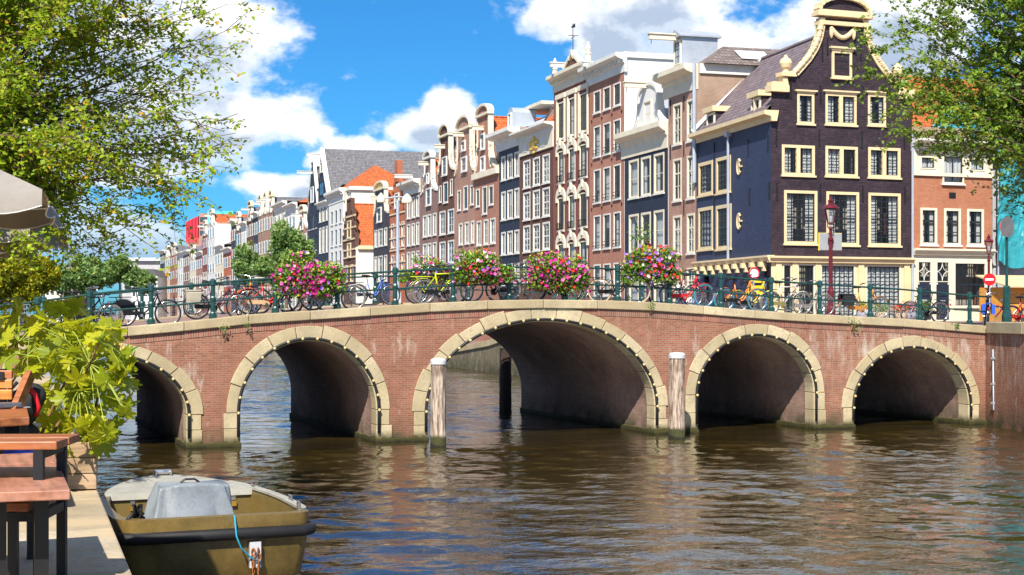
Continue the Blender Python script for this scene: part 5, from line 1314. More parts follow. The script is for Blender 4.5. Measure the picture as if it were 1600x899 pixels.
nb('grey bicycle with chrome bars behind the maroon lamp post', 1232, 1296, c='grey', dy=.8, ty='grey')
nb('black bicycle with blue pannier by the round sign pole', 1538, 1563, bag='blue', turn=1)
nb('red bicycle parked past the round sign pole', 1608, 1582, c='red', turn=-1)
nb('black bicycle past the round sign pole beside the red one', 1572, 1632, dy=.8)
for i, (px, c, lab) in enumerate([(150, 'black', 'bicycle at the far railing behind the skirt-guard bicycle'), (330, 'grey', 'grey bicycle at the far railing behind the khaki pannier'), (585, 'blue', 'blue bicycle at the far railing beyond the silver bicycle'), (690, 'black', 'black bicycle at the far railing under the small flower box'), (905, 'green', 'dark green bicycle at the far railing behind the magenta flower box'), (1075, 'blue', 'blue bicycle at the far railing behind the red bicycle')]):
    x = bx_(px, FB_); bike(lab, x, FB_, rnd.choice((0, math.pi)), c=c, group='bicycles along the far railing', lean=-.05)

# ------------------------------------------------------------------ leaves
def leaf_mesh(name, P, size, mat, rng, tint, parent=None, aspect=.62, up=.35, fold=.18, kind=None, norm=None):
    P = np.asarray(P, float); n = len(P)
    size = np.broadcast_to(np.asarray(size, float), (n,))
    N_ = rng.normal(size=(n, 3)); N_[:, 2] += up * 2
    if norm is not None: N_ += norm
    N_ /= np.linalg.norm(N_, axis=1, keepdims=True)
    T = rng.normal(size=(n, 3)); T[:, 2] -= .4; T -= N_ * (T * N_).sum(1, keepdims=True); T /= np.linalg.norm(T, axis=1, keepdims=True)
    B = np.cross(N_, T); s = size[:, None]
    base = P - T * s * .5; tip = P + T * s * .5; m1 = P - T * s * .08
    l = m1 + B * s * aspect * .5 + N_ * s * fold; r = m1 - B * s * aspect * .5 + N_ * s * fold
    V = np.stack([base, r, tip, l], 1).reshape(-1, 3)
    idx = np.arange(n)[:, None] * 4
    Fc = np.concatenate([idx + np.array([[0, 1, 2]]), idx + np.array([[0, 2, 3]])], 1).reshape(-1, 3)
    me = bpy.data.meshes.new(name); me.vertices.add(len(V)); me.vertices.foreach_set('co', V.ravel())
    me.loops.add(Fc.size); me.loops.foreach_set('vertex_index', Fc.ravel().astype(np.int32))
    me.polygons.add(len(Fc)); me.polygons.foreach_set('loop_start', (np.arange(len(Fc)) * 3).astype(np.int32)); me.polygons.foreach_set('loop_total', np.full(len(Fc), 3, np.int32))
    me.update(calc_edges=True); me.validate()
    at_ = me.attributes.new('tint', 'FLOAT', 'FACE'); at_.data.foreach_set('value', np.repeat(np.clip(tint, 0, 1), 2).astype(np.float32))
    o = place(me, name, mat, parent)
    if kind: o['kind'] = kind
    return o
def disc_mesh(name, P, size, mat, rng, parent, norm):
    """five-petalled blossoms"""
    n = len(P); N_ = rng.normal(size=(n, 3)) * .5 + norm; N_ /= np.linalg.norm(N_, axis=1, keepdims=True)
    T = np.cross(N_, rng.normal(size=(n, 3))); T /= np.linalg.norm(T, axis=1, keepdims=True); B = np.cross(N_, T)
    vs = []; fs = []
    for i in range(n):
        c = P[i]; s = size[i]; o = len(vs); vs.append(tuple(c - N_[i] * s * .15))
        for k in range(10):
            a = 2 * math.pi * k / 10; r = s * (.5 if k % 2 == 0 else .40); vs.append(tuple(c + (T[i] * math.cos(a) + B[i] * math.sin(a)) * r + N_[i] * s * .06))
        fs += [(o, o + 1 + k, o + 1 + (k + 1) % 10) for k in range(10)]
    me = bpy.data.meshes.new(name); me.from_pydata(vs, [], fs); me.update()
    o = place(me, name, mat, parent); o['kind'] = 'stuff'; return o
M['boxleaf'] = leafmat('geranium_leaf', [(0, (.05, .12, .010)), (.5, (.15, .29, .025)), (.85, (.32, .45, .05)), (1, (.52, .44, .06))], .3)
PET = {'magenta': (.70, .02, .32), 'pink': (.78, .18, .48), 'red': (.72, .025, .015), 'violet': (.33, .14, .62), 'white': (.82, .78, .72)}
def petal(n, c):
    t = NT(n); t.base(c); t.b.inputs['Roughness'].default_value = .6
    tr = t.n('ShaderNodeBsdfTranslucent', {0: tuple(c) + (1,)}); ms = t.n('ShaderNodeMixShader', {0: .3}); t.L.new(t.b.outputs[0], ms.inputs[1]); t.L.new(tr.outputs[0], ms.inputs[2]); t.L.new(ms.outputs[0], t.out.inputs[0]); return t.m
PM_ = {k: petal(k + '_petal', v) for k, v in PET.items()}
M['planterbox'] = plain('flower_trough', (.05, .045, .04), .7)
def flowerbox(label, px, py, wpx, hpx, Y, mixc, seed, nl=2300, nf=520):
    rng = np.random.default_rng(seed); c = onY(px, py, Y); Z = c.x * S_ + c.y * C_; a = wpx * Z / F / 2; b = hpx * Z / F / 2; dpt = .5
    t = thing('flower_box', label, 'flower box', (c.x, Y, c.z - b * .2), group='hanging flower boxes on the bridge railing')
    m = MB(); m.box(-a * .72, -.16, -.22, a * .72, .16, .05); m.build('trough', M['planterbox'], t)
    lob = [(rng.uniform(-a * .62, a * .62), rng.uniform(-.12, .12), rng.uniform(-b * .35, b * .55)) for _ in range(9)]
    def pts(n, k):
        out = []; nn = []
        while len(out) < n:
            l = lob[rng.integers(len(lob))]; d = rng.normal(size=3); d /= np.linalg.norm(d); r = k * rng.uniform(.8, 1.06)
            p = np.array([l[0] + d[0] * r * a * .46, l[1] + d[1] * r * dpt * .85, l[2] + d[2] * r * b * .5 + b * .15])
            if rng.random() < .35: p = np.array([rng.uniform(-a, a) * .96, d[1] * dpt * .7, rng.uniform(-b * .75, b * .1) * (1 - .25 * rng.random()) + b * .15]); d = np.array([d[0] * .3, d[1], -.2])
            p[2] += .05 * math.sin(p[0] * 9 + seed)
            out.append(p); nn.append(d)
        return np.array(out), np.array(nn)
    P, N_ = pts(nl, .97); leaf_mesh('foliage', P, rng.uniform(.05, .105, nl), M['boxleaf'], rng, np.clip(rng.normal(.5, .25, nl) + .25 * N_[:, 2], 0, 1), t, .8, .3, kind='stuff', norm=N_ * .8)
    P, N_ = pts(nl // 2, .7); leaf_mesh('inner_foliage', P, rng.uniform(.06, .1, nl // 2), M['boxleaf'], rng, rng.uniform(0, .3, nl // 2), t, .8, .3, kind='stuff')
    tot = sum(mixc.values())
    for k, v in mixc.items():
        n = int(nf * v / tot); P, N_ = pts(n * 3, 1.05)
        # colours grow in drifts
        cc = lob[rng.integers(len(lob))]; w = np.exp(-((P[:, 0] - cc[0]) ** 2 / (a * .5) ** 2 + (P[:, 2] - cc[2]) ** 2 / (b * .6) ** 2)) + .10
        sel = rng.choice(len(P), n, replace=False, p=w / w.sum()); P, N_ = P[sel], N_[sel]
        disc_mesh('blossoms', P, rng.uniform(.075, .135, n), PM_[k], rng, t, N_ + np.array([0, -.3, .2]))
flowerbox('broad flower box overflowing with magenta and pink blooms beside the silver bicycle', 483, 432, 116, 86, YB + .12, {'magenta': 6, 'pink': 2.4, 'red': 1.2, 'violet': .7, 'white': .25}, 1, 2700, 620)
flowerbox('flower box of scarlet and violet blooms with yellow-green leaves', 755, 417, 104, 70, YB + .12, {'red': 1.8, 'violet': 1.0, 'pink': 1.4, 'white': .3, 'magenta': 1.8}, 2, 2500, 360)
flowerbox('round flower box with dense magenta drift between two railing posts', 870, 425, 106, 78, YB + .12, {'magenta': 5, 'pink': 2.4, 'red': 1.2, 'violet': .6, 'white': .3}, 3, 2500, 560)
flowerbox('flower box of violet, scarlet and white blooms beside the red bicycle', 1015, 417, 102, 70, YB + .12, {'violet': 2.4, 'red': 2.0, 'white': 1.1, 'pink': 1.6}, 4, 2500, 480)
flowerbox('smaller mixed flower box on the far railing above the lime bicycle', 667, 421, 92, 54, YF - .1, {'violet': 2, 'pink': 1.5, 'red': 1, 'white': 1, 'magenta': 1}, 5, 2000, 260)

# ------------------------------------------------------------------ lamps, signs
M['lampglass'] = glassmat('lantern_glass', clear=.8, base=(.3, .3, .3))
def lantern(label, px, py_top, py_base, Y, hid=False, z0=None):
    p = onY(px, py_top, Y); Z = p.x * S_ + p.y * C_; k = (py_base - py_top) * Z / F / 4.6; zb = p.z - 4.6 * k if z0 is None else z0
    t = thing('street_lamp', label, 'street lamp', (p.x, p.y, zb), .3, group='maroon lantern posts'); Hh = p.z - zb; u = Hh / 4.6
    m = MB(); m.lathe([(.17 * u, 0), (.17 * u, .25 * u), (.13 * u, .35 * u), (.13 * u, .9 * u), (.10 * u, 1.0 * u), (.085 * u, 1.1 * u), (.075 * u, 2.85 * u), (.11 * u, 2.9 * u), (.11 * u, 2.98 * u), (.07 * u, 3.02 * u), (.06 * u, 3.3 * u), (.09 * u, 3.34 * u), (.05 * u, 3.42 * u)], 10); m.build('post', M['maroon'], t)
    m = MB(); zb0, zt0 = 3.55 * u, 4.12 * u; rb, rt = .15 * u, .30 * u
    c0 = [(rb * math.cos(math.pi / 2 * i), rb * math.sin(math.pi / 2 * i), zb0) for i in range(4)]; c1 = [(rt * math.cos(math.pi / 2 * i), rt * math.sin(math.pi / 2 * i), zt0) for i in range(4)]
    for i in range(4): m.bar(c0[i], c1[i], .03 * u); m.bar(c0[i], c0[(i + 1) % 4], .04 * u); m.bar(c1[i], c1[(i + 1) % 4], .05 * u); m.tube([(0, 0, 3.3 * u), (c0[i][0] * 1.1, c0[i][1] * 1.1, 3.42 * u), c0[i]], .014 * u, 5)
    for i in range(4):
        for kx in (0, .5):
            q = Vector(c1[i]).lerp(Vector(c1[(i + 1) % 4]), kx); m.lathe([(.025 * u, 0), (.03 * u, .07 * u), (.004, .14 * u)], 6, tuple(q))
    m.build('lantern_frame', M['maroon'], t)
    m = MB(); m.lathe([(.34 * u, 4.13 * u), (.28 * u, 4.2 * u), (.16 * u, 4.27 * u), (.10 * u, 4.3 * u), (.10 * u, 4.4 * u), (.13 * u, 4.42 * u), (.06 * u, 4.48 * u), (.05 * u, 4.54 * u), (.01, 4.6 * u)], 8); m.build('lantern_roof', M['maroon'], t)
    m = MB()
    for i in range(4): j = (i + 1) % 4; m.poly(*[tuple(Vector(q) * .97 + Vector((0, 0, q[2] * .03))) for q in (c0[i], c0[j], c1[j], c1[i])])
    m.build('lantern_pane', M['lampglass'], t); m = MB(); m.lathe([(.05 * u, 3.6 * u), (.07 * u, 3.75 * u), (.03 * u, 3.95 * u)], 8); m.build('lamp_bulb', M['capwhite'], t)
    return t, u
def street_z(p): return zr(p.y)
YL = 53.0
lp, lu = lantern('maroon lantern post carrying a grey sign before the dark corner house', 1298, 307, 492, 51.5)
M['signgrey'] = plain('sign_back_grey', (.36, .38, .41), .5, .2, var=.1, bump=0); M['signyellow'] = plain('sign_edge_yellow', (.8, .6, .03), .5, bump=0)
M['signred'] = plain('sign_red', (.62, .012, .02), .4, bump=0); M['signwhite'] = plain('sign_white', (.85, .85, .85), .4, bump=0)
Zl = 51.5 / rdir(1298)[1]; s_ = Zl / F
p = onY(1298, 378, 51.65)
sg = thing('rectangular_sign', 'blank grey back of a rectangular sign fixed to the maroon lamp post', 'sign', (p.x, p.y, p.z), -.08)
m = MB(); m.box(-19.5 * s_, 0, -13.5 * s_, 19.5 * s_, .03, 13.5 * s_); m.build('plate', M['signgrey'], sg, bevel=.03); m = MB(); m.box(-20.5 * s_, .032, -14 * s_, 20 * s_, .05, 14 * s_); m.build('edge', M['signyellow'], sg); m = MB(); m.box(-.12, -.03, -.06, .12, -.002, .06); m.build('clamp', M['maroon'], sg)
lantern('smaller maroon lantern post before the red brick shopfront', 1545, 366, 480, 60)
lantern('maroon lantern top with potted plant peeping over the violet flower box', 1012, 372, 500, 56)
p = onY(1544, 437, 59.6); Zs = 59.6 / rdir(1544)[1] / F
sg = thing('no_entry_sign', 'small red no-entry sign with white bar on the lantern post', 'sign', (p.x, p.y - .1, p.z), -.9)
m = MB(); m.lathe([(9.5 * Zs, -.02), (9.5 * Zs, .02)], 24, axis='y'); m.build('disc', M['signred'], sg); m = MB(); m.box(-6.5 * Zs, -.026, -1.6 * Zs, 6.5 * Zs, -.021, 1.6 * Zs); m.build('white_bar', M['signwhite'], sg)
m = MB(); m.tube([(.0, .04, -45 * Zs), (0, .04, 5 * Zs)], .03, 6); m.build('stem', M['zinc'], sg)
Yp = YB - .2; p = onY(1573, 355, YB + .25); Zs = (YB + .25) / rdir(1573)[1] / F
sg = thing('round_sign', 'round grey sign seen from behind on a tall dark pole', 'sign', (p.x, p.y, p.z), .25)
zb = ztop(p.x) - p.z
m = MB(); m.tube([(0, 0, zb), (0, 0, 17 * Zs)], .045, 8); m.lathe([(.15, zb - .02), (.15, zb + .3), (.11, zb + .5), (.11, zb + 1.2), (.08, zb + 1.25)], 8); m.build('pole', M['green'], sg)
m = MB(); m.lathe([(16.3 * Zs, -.075), (16.3 * Zs, -.06)], 28, (-.06, 0, 0), 'y'); m.build('disc', plain('sign_back_dark', (.16, .165, .17), .5, .2, bump=0), sg); m = MB(); m.tube([(-.06 + 16.3 * Zs * math.cos(a), -.066, 16.3 * Zs * math.sin(a)) for a in np.linspace(2.6, 4.2, 10)], .012, 5); m.build('red_rim', M['signred'], sg)
p = onY(1178, 427, 52.0); Zs = 52.0 / rdir(1178)[1] / F
sg = thing('prohibition_sign', 'round white traffic sign with red rim beside the orange bicycle', 'sign', (p.x, p.y, p.z), -.05)
m = MB(); m.lathe([(8 * Zs, -.02), (8 * Zs, 0)], 24, axis='y'); m.build('face', M['signwhite'], sg); m = MB(); m.tube([(8.3 * Zs * math.cos(a), -.02, 8.3 * Zs * math.sin(a)) for a in np.linspace(0, 2 * math.pi, 25)[:-1]], 1.3 * Zs, 6, True); m.build('rim', M['signred'], sg); m = MB(); m.tube([(0, .03, -(p.z - ztop(p.x) + .3)), (0, .03, 0)], .03, 6); m.build('stem', M['zinc'], sg)
# yellow board behind the orange bicycle
p = onY(1184, 452, 53); sg = thing('yellow_board', 'yellow information board standing behind the orange bicycle', 'sign', (p.x, p.y, 3.0), 0); s_ = 53 / rdir(1184)[1] / F
m = MB(); m.box(-12 * s_, 0, p.z - 3.0 - 9 * s_, 12 * s_, .06, p.z - 3.0 + 15 * s_); m.build('board', M['signyellow'], sg); m = MB(); m.box(-10 * s_, -.012, p.z - 3 + 6 * s_, 8 * s_, -.002, p.z - 3 + 10 * s_); m.build('black_strip', M['black'], sg)
for xx in (-9, 9): MB().tube([(xx * s_, .1, 0), (xx * s_, .1, p.z - 3.0)], .03, 6).build('leg', M['zinc'], sg)
# two-headed grey lamp standard on the far quay
p = onY(621.5, 312, 78); t = thing('lamp_standard', 'slender grey lamp standard with two pale hooded heads', 'street lamp', (p.x, p.y, 1.5)); Zs = 78 / rdir(621)[1] / F; hh = p.z - 1.5
m = MB(); m.tube([(0, 0, 0), (0, 0, hh)], [3.2 * Zs, 2.6 * Zs], 8); m.build('pole', M['zinc'], t)
m = MB(); m.tube([(-26 * Zs, 0, hh), (0, 0, hh + .15), (16 * Zs, 0, hh + .1)], .05, 6); m.build('arm', M['zinc'], t)
for dx, sz_ in ((-27, 6.5), (15, 8.5)): m = MB(); m.lathe([(sz_ * Zs, -.12), (sz_ * Zs * 1.05, -.02), (sz_ * Zs * .8, .2), (sz_ * Zs * .3, .33), (.03, .38)], 12, (dx * Zs, 0, hh - .05)); m.build('lamp_head', M['palecream'], t)
m = MB(); m.box(-3.4 * Zs, -.22, 2.2, 3.4 * Zs, -.19, 3.0); m.build('plate', M['capwhite'], t)
# ------------------------------------------------------------------ moored boat
def build_boat():
    zg = .85
    PL = onz(188, 817, zg); PR = onz(494, 806, zg); sm = (PL + PR) / 2; tip = onz(252, 747, .95)
    ax = Vector((tip.x - sm.x, tip.y - sm.y)); Ln = ax.length; rz = math.atan2(ax.y, ax.x) - math.pi / 2; hw0 = (PR - PL).length / 2
    t = thing('motor_boat', 'olive-brown open motor boat with black rubber fender moored at the quay', 'boat', (sm.x, sm.y, 0), rz)
    M['hull'] = plain('olive_hull_paint', (.17, .115, .033), .32, var=.4, scale=3.0, bump=.02, spec=.6); M['hullin'] = plain('olive_inner_paint', (.15, .105, .032), .4, var=.2, scale=2, bump=.05)
    M['deckgrey'] = plain('pale_grey_deck', (.33, .32, .28), .7, var=.2, scale=4)
    ts = [0, .02, .06, .12, .22, .35, .48, .6, .7, .78, .85, .91, .955, .985, 1.0]
    ws = [.86, .955, 1.0, 1.015, 1.03, 1.03, .99, .91, .82, .70, .57, .43, .29, .15, .05]
    def sec(i): return ts[i] * Ln, ws[i] * hw0, zg + .12 * ts[i] ** 2 + (.03 * (ts[i] < .1))
    loop = []                                        # outline of the gunwale, stern port -> bow -> stern starboard
    for i in range(len(ts)): y, w, z = sec(i); loop.append((-w, y, z))
    for i in range(len(ts) - 1, -1, -1): y, w, z = sec(i); loop.append((w, y, z))
    n = len(loop); cy = Ln * .45
    def ring(fx_, dz, zabs=None, k=1.):
        return [(x * fx_, (y - cy) * k + cy, z + dz if zabs is None else zabs) for x, y, z in loop]
    r0 = ring(1, 0); r1 = ring(1.0, -.25, None, 1.0); r2 = ring(.93, 0, .12, .97); r3 = ring(.6, 0, -.25, .88)
    m = MB(); vs = r0 + r1 + r2 + r3
    fs = [(a * n + j, a * n + (j + 1) % n, (a + 1) * n + (j + 1) % n, (a + 1) * n + j) for a in range(3) for j in range(n)]; fs.append(tuple(3 * n + j for j in range(n)))
    m.add(vs, fs); m.build('hull', M['hull'], t, smooth=True)
    inn = [(x * .90, (y - cy) * .955 + cy, z) for x, y, z in loop]; inf = [(x * .86, (y - cy) * .94 + cy, .30) for x, y, z in loop]
    m = MB(); m.add(r0 + inn, [(j, (j + 1) % n, n + (j + 1) % n, n + j) for j in range(n)])
    for i, (x, y, z) in enumerate(m.v): m.v[i] = (x, y, z + (.012 if i >= n else .0))
    m.build('gunwale', M['deckgrey'] if False else M['hullin'], t, bevel=0)
    m = MB(); m.add(inn + inf, [(j, (j + 1) % n, n + (j + 1) % n, n + j) for j in range(n)] + [tuple(n + j for j in range(n))]); m.build('inner_hull', M['hullin'], t)
    # pale rail strip along the starboard gunwale
    m = MB(); pts = [(w * .96, y, z + .03) for y, w, z in [sec(i) for i in range(3, 10)]]
    for a, b in zip(pts[:-1], pts[1:]): m.bar(a, b, .12, .03)
    m.build('rail_strip', M['deckgrey'], t)
    m = MB(); m.tube([(x * 1.02, (y - cy) * 1.02 + cy, z - .22) for x, y, z in loop], .075, 8, True); f1 = m.build('rubber_fender', M['rubber'], t, smooth=True)
    m = MB(); m.tube([(x * 1.035, (y - cy) * 1.03 + cy, z - .185) for x, y, z in loop], .03, 6, True); m.build('fender_bead', M['rubber'], f1, smooth=True)
    # fore deck
    m = MB(); i0 = 7; top = [(-w * .98, y, z + .035) for y, w, z in [sec(i) for i in range(i0, len(ts))]] + [(w * .98, y, z + .035) for y, w, z in [sec(i) for i in range(len(ts) - 1, i0 - 1, -1)]]
    m.poly(*top); yb, wb, zb = sec(i0); m.add([(-wb * .98, yb, zb + .035), (wb * .98, yb, zb + .035), (wb * .98, yb - .02, zb - .05), (-wb * .98, yb - .02, zb - .05)], [(0, 1, 2, 3)]); m.build('fore_deck', M['deckgrey'], t)
    m = MB(); m.box(-wb * .88, yb + .02, .3, wb * .88, yb + .06, zb + .03); bh = m.build('bulkhead', M['hullin'], t)
    M['brass'] = plain('brass', (.70, .42, .08), .3, .8, bump=0); M['steel'] = plain('stainless_steel', (.55, .55, .55), .3, .9, bump=0)
    for xx in (-wb * .62, wb * .66):
        m = MB(); m.box(xx - .03, yb - .0, zb - .12, xx + .03, yb + .018, zb + .01); hp = m.build('hasp', M['steel'], t); m = MB(); m.box(xx - .035, yb - .03, zb - .2, xx + .035, yb + .01, zb - .13); m.build('padlock', M['brass'], hp)
    m = MB(); m.lathe([(.05, 0), (.05, .02)], 12, (-wb * .3, yb, zb - .11), 'y'); m.build('deck_plug', M['rubber'], t)
    m = MB(); yt = Ln * .97; m.box(-.12, yt - .08, zg + .12, -.095, yt + .08, zg + .22); m.box(.095, yt - .08, zg + .12, .12, yt + .08, zg + .22); m.tube([(-.12, yt, zg + .2), (.12, yt, zg + .2)], .04, 8); m.build('bow_roller', M['steel'], t)
    # side bench / floor
    m = MB(); m.box(-hw0 * .85, .15, .42, -hw0 * .45, Ln * .55, .5); m.box(hw0 * .45, .15, .42, hw0 * .85, Ln * .55, .5); m.build('side_bench', M['deckgrey'], t)
    for yy_, xs_ in ((.35, .93), (1.1, 1.0), (Ln * .62, .86)):
        m = MB(); x_ = hw0 * xs_; m.tube([(x_ - .02, yy_ - .06, zg + .02), (x_ - .02, yy_ - .06, zg + .12), (x_ - .02, yy_ + .06, zg + .12), (x_ - .02, yy_ + .06, zg + .02)], .014, 6); m.build('cleat', M['steel'], t)
    m = MB(); x_ = hw0 * .36; m.box(x_ - .07, -.075, zg - .62, x_ + .07, -.01, zg - .30); m.build('stern_plate', M['capwhite'], t)
    # console under its cover
    cv = thing('console_cover', 'grey tarpaulin cover draped over the boat console', 'boat cover', (sm.x, sm.y, 0), rz)
    M['cover'] = plain('grey_tarpaulin', (.22, .25, .28), .5, var=.25, scale=3, bump=.3)
    m = MB(); NX, NZ = 40, 26
    x0, x1 = -hw0 * .66, hw0 * .34; cx = (x0 + x1) / 2; hw = (x1 - x0) / 2; yc = .95; hd_ = .38; z0, z1 = .34, 1.20
    per = []
    for k in range(64):                              # rounded rectangle
        a = 2 * math.pi * k / 64; c_, s_ = math.cos(a), math.sin(a); per.append((math.copysign(abs(c_) ** .35, c_), math.copysign(abs(s_) ** .35, s_)))
    for j in range(NZ + 1):
        v = j / NZ; sc_ = 1.0 - .30 * v; z = z0 + (z1 - z0) * v
        for k, (a, b) in enumerate(per):
            th = 2 * math.pi * k / 64
            wr = (1 - .75 * v) * (.16 * (abs(math.sin(th * 3.5 + 1.2 * v + .4)) ** 3 - .3) + .05 * math.sin(th * 7 + 2 * v) + .05 * math.sin(th * 13 + 5 * v)) + .03 * math.sin(th * 5 + 9 * v) * v
            m.v.append((cx + a * hw * (sc_ + wr) + .03 * v, yc + b * hd_ * (1 - .35 * v + wr), z + .02 * math.sin(th * 3)))
    for j in range(NZ):
        for k in range(64): m.f.append((j * 64 + k, j * 64 + (k + 1) % 64, (j + 1) * 64 + (k + 1) % 64, (j + 1) * 64 + k))
    o = len(m.v); m.v.append((cx + .03, yc, z1 + .02)); m.f += [(NZ * 64 + k, NZ * 64 + (k + 1) % 64, o) for k in range(64)]
    m.build('cover', M['cover'], cv, smooth=True)
    m = MB(); m.tube([(cx - .12, yc, z1 + .02), (cx - .06, yc, z1 + .06), (cx + .06, yc, z1 + .06), (cx + .12, yc, z1 + .02)], .015, 6); m.build('strap', M['rubber'], cv)
    # rope and chain
    rp = thing('mooring_rope', 'thin blue rope hanging over the stern', 'rope', (sm.x, sm.y, 0), rz)
    xr0 = hw0 * .15
    m = MB(); m.tube([(xr0, .2, zg + .02), (xr0, -.02, zg + .03), (xr0 - .01, -.17, zg - .2), (xr0 + .05, -.16, zg - .35), (xr0 + .18, -.12, zg - .48), (xr0 + .33, -.1, zg - .56)], .011, 6); m.build('rope', plain('blue_rope', (.02, .28, .42), .8, bump=0), rp, smooth=True)
    ch = thing('rusty_chain', 'rusty chain hanging from the white stern plate', 'chain', (sm.x, sm.y, 0), rz); mt = plain('rust', (.30, .10, .025), .85, var=.5, scale=20)
    for k in range(13):
        m = MB(); zz = zg - .42 - (k // 2) * .075; xx = x_ + (.035 if k % 2 else -.035) + rnd.uniform(-.01, .01)
        a = rnd.uniform(0, 3); pts = [(xx + .022 * math.cos(u) * math.cos(a), -.1 + .022 * math.cos(u) * math.sin(a), zz + .05 * math.sin(u)) for u in np.linspace(0, 2 * math.pi, 9)[:-1]]; m.tube(pts, .010, 5, True); m.build('link', mt, ch, smooth=True)
    oc = thing('outboard_cable_bundle', 'black crumpled cable bundle at the stern corner beside the quay', 'cable', (sm.x, sm.y, 0), rz)
    m = MB(); r_ = random.Random(4)
    pts = [(-hw0 * .88 + r_.uniform(-.09, .16), .25 + r_.uniform(-.15, .25), zg + .0 + r_.uniform(-.1, .22)) for _ in range(22)]; m.tube(pts, .03, 5); m.build('bundle', M['rubber'], oc, smooth=True)
build_boat()

# ------------------------------------------------------------------ terrace furniture
def woodmat(name, c, axis=0):
    t = NT(name); co = t.coord(); sc_ = [14, 14, 14]; sc_[axis] = 1.2
    mp = t.n('ShaderNodeMapping', {'Vector': co, 'Scale': tuple(sc_)}).outputs[0]; n = t.noise(mp, 1.5, 6, .6); n2 = t.noise(co, 3, 4)
    cc = t.mix(t.rng(n, .35, .65), dark(c, .6), tuple(min(1, x * 1.25) for x in c)); cc = t.mix(t.math('MULTIPLY', t.rng(n2, .55, .7), .5), cc, tuple(min(1, x * 1.3 + .08) for x in c))
    t.base(cc); t.b.inputs['Roughness'].default_value = .45; t.bump(n, .25, .005); return t.m
M['teak'] = woodmat('varnished_plank', (.34, .11, .035)); M['orangewood'] = woodmat('orange_slat', (.55, .20, .03)); M['greywood'] = woodmat('weathered_plank', (.36, .24, .14)); M['pinkwood'] = woodmat('faded_plank', (.35, .15, .09), 1)
def q(px, py): return onz(px, py, QZ)
def chairframe(t, w, d, hs, ha):
    for x in (0, w):
        for y, hh in ((0, ha), (d, ha)): m = MB(); m.box(x - .025, y - .025, 0, x + .025, y + .025, hh); m.build('leg', M['black'], t)
    for x in (0, w): m = MB(); m.box(x - .02, .025, hs - .06, x + .02, d - .025, hs - .01); m.box(x - .02, .025, ha - .05, x + .02, d - .025, ha - .002); m.build('side_rail', M['black'], t)
    m = MB(); m.box(.02, -.015, hs - .06, w - .02, .025, hs - .012); m.build('front_rail', M['black'], t)
p = onz(80, 906, QZ)
t = thing('garden_bench', 'plank bench with black steel frame and wide armrest at the quay corner', 'bench', (p.x - 1.45, p.y - .1, QZ), -TH + .05)
chairframe(t, 1.42, .5, .46, .78)
for k in range(3): m = MB(); m.box(-.06, -.06 + k * .2, .46, 1.38, .12 + k * .2, .505); m.build('seat_plank', M['teak'], t, bevel=.006)
for k in range(2): m = MB(); m.box(-.1, -.03 + k * .28, .78, 1.52, .22 + k * .28, .825); m.build('top_plank', M['teak'], t, bevel=.006)
m = MB(); m.box(1.2, .2, 0, 1.25, .25, .46); m.build('leg', M['black'], t)
# low plank table with slanted end
p = onz(75, 815, QZ + .02)
t = thing('low_table', 'faded plank table with slanted end between the benches', 'table', (0, 0, 0))
def hzp(px, py, h): return onz(px, py, QZ + h)
hT = .62
c = [hzp(-60, 712, hT), hzp(84, 706, hT), hzp(110, 766, hT), hzp(-60, 772, hT)]
for k in range(3):
    a0, a1 = k / 3 + .006, (k + 1) / 3 - .006; m = MB(); qs = [c[0].lerp(c[3], a0), c[1].lerp(c[2], a0), c[1].lerp(c[2], a1), c[0].lerp(c[3], a1)]
    m.add([(v.x, v.y, v.z - .05) for v in qs] + [tuple(v) for v in qs], [(0, 3, 2, 1), (4, 5, 6, 7), (0, 1, 5, 4), (1, 2, 6, 5), (2, 3, 7, 6), (3, 0, 4, 7)]); m.build('plank', M['pinkwood'], t, bevel=.006)
for u, v in ((.35, .15), (.75, .15), (.35, .85), (.75, .85)):
    a = c[0].lerp(c[1], u).lerp(c[3].lerp(c[2], u), v); m = MB(); m.box(a.x - .035, a.y - .035, QZ, a.x + .035, a.y + .035, a.z - .052); m.build('leg', M['black'], t)
# rear table and bench with orange slats, bag, bottle
hT = .74; c = [hzp(-60, 632, hT), hzp(40, 627, hT), hzp(46, 652, hT), hzp(-60, 658, hT)]
t = thing('terrace_table', 'small varnished table with black legs behind the plank table', 'table')
m = MB(); m.add([(v.x, v.y, v.z - .06) for v in c] + [tuple(v) for v in c], [(0, 3, 2, 1), (4, 5, 6, 7), (0, 1, 5, 4), (1, 2, 6, 5), (2, 3, 7, 6), (3, 0, 4, 7)]); m.build('tabletop', M['teak'], t, bevel=.008)
for u, v in ((.55, .2), (.93, .2), (.55, .85), (.93, .85)):
    a = c[0].lerp(c[1], u).lerp(c[3].lerp(c[2], u), v); m = MB(); m.box(a.x - .03, a.y - .03, QZ, a.x + .03, a.y + .03, a.z - .062); m.build('leg', M['black'], t)
ctab = c
p = hzp(0, 648, hT)
bt = thing('phone', 'dark grey phone lying on a paper on the varnished table', 'phone', tuple(c[0].lerp(c[1], .72).lerp(c[3].lerp(c[2], .72), .45)), .4)
m = MB(); m.box(-.11, -.05, .006, .09, .05, .05); m.build('case', plain('phone_grey', (.10, .11, .13), .3, bump=0), bt, bevel=.01)
m = MB(); m.box(-.02, .02, .001, .19, .16, .005); m.build('paper', M['capwhite'], bt)
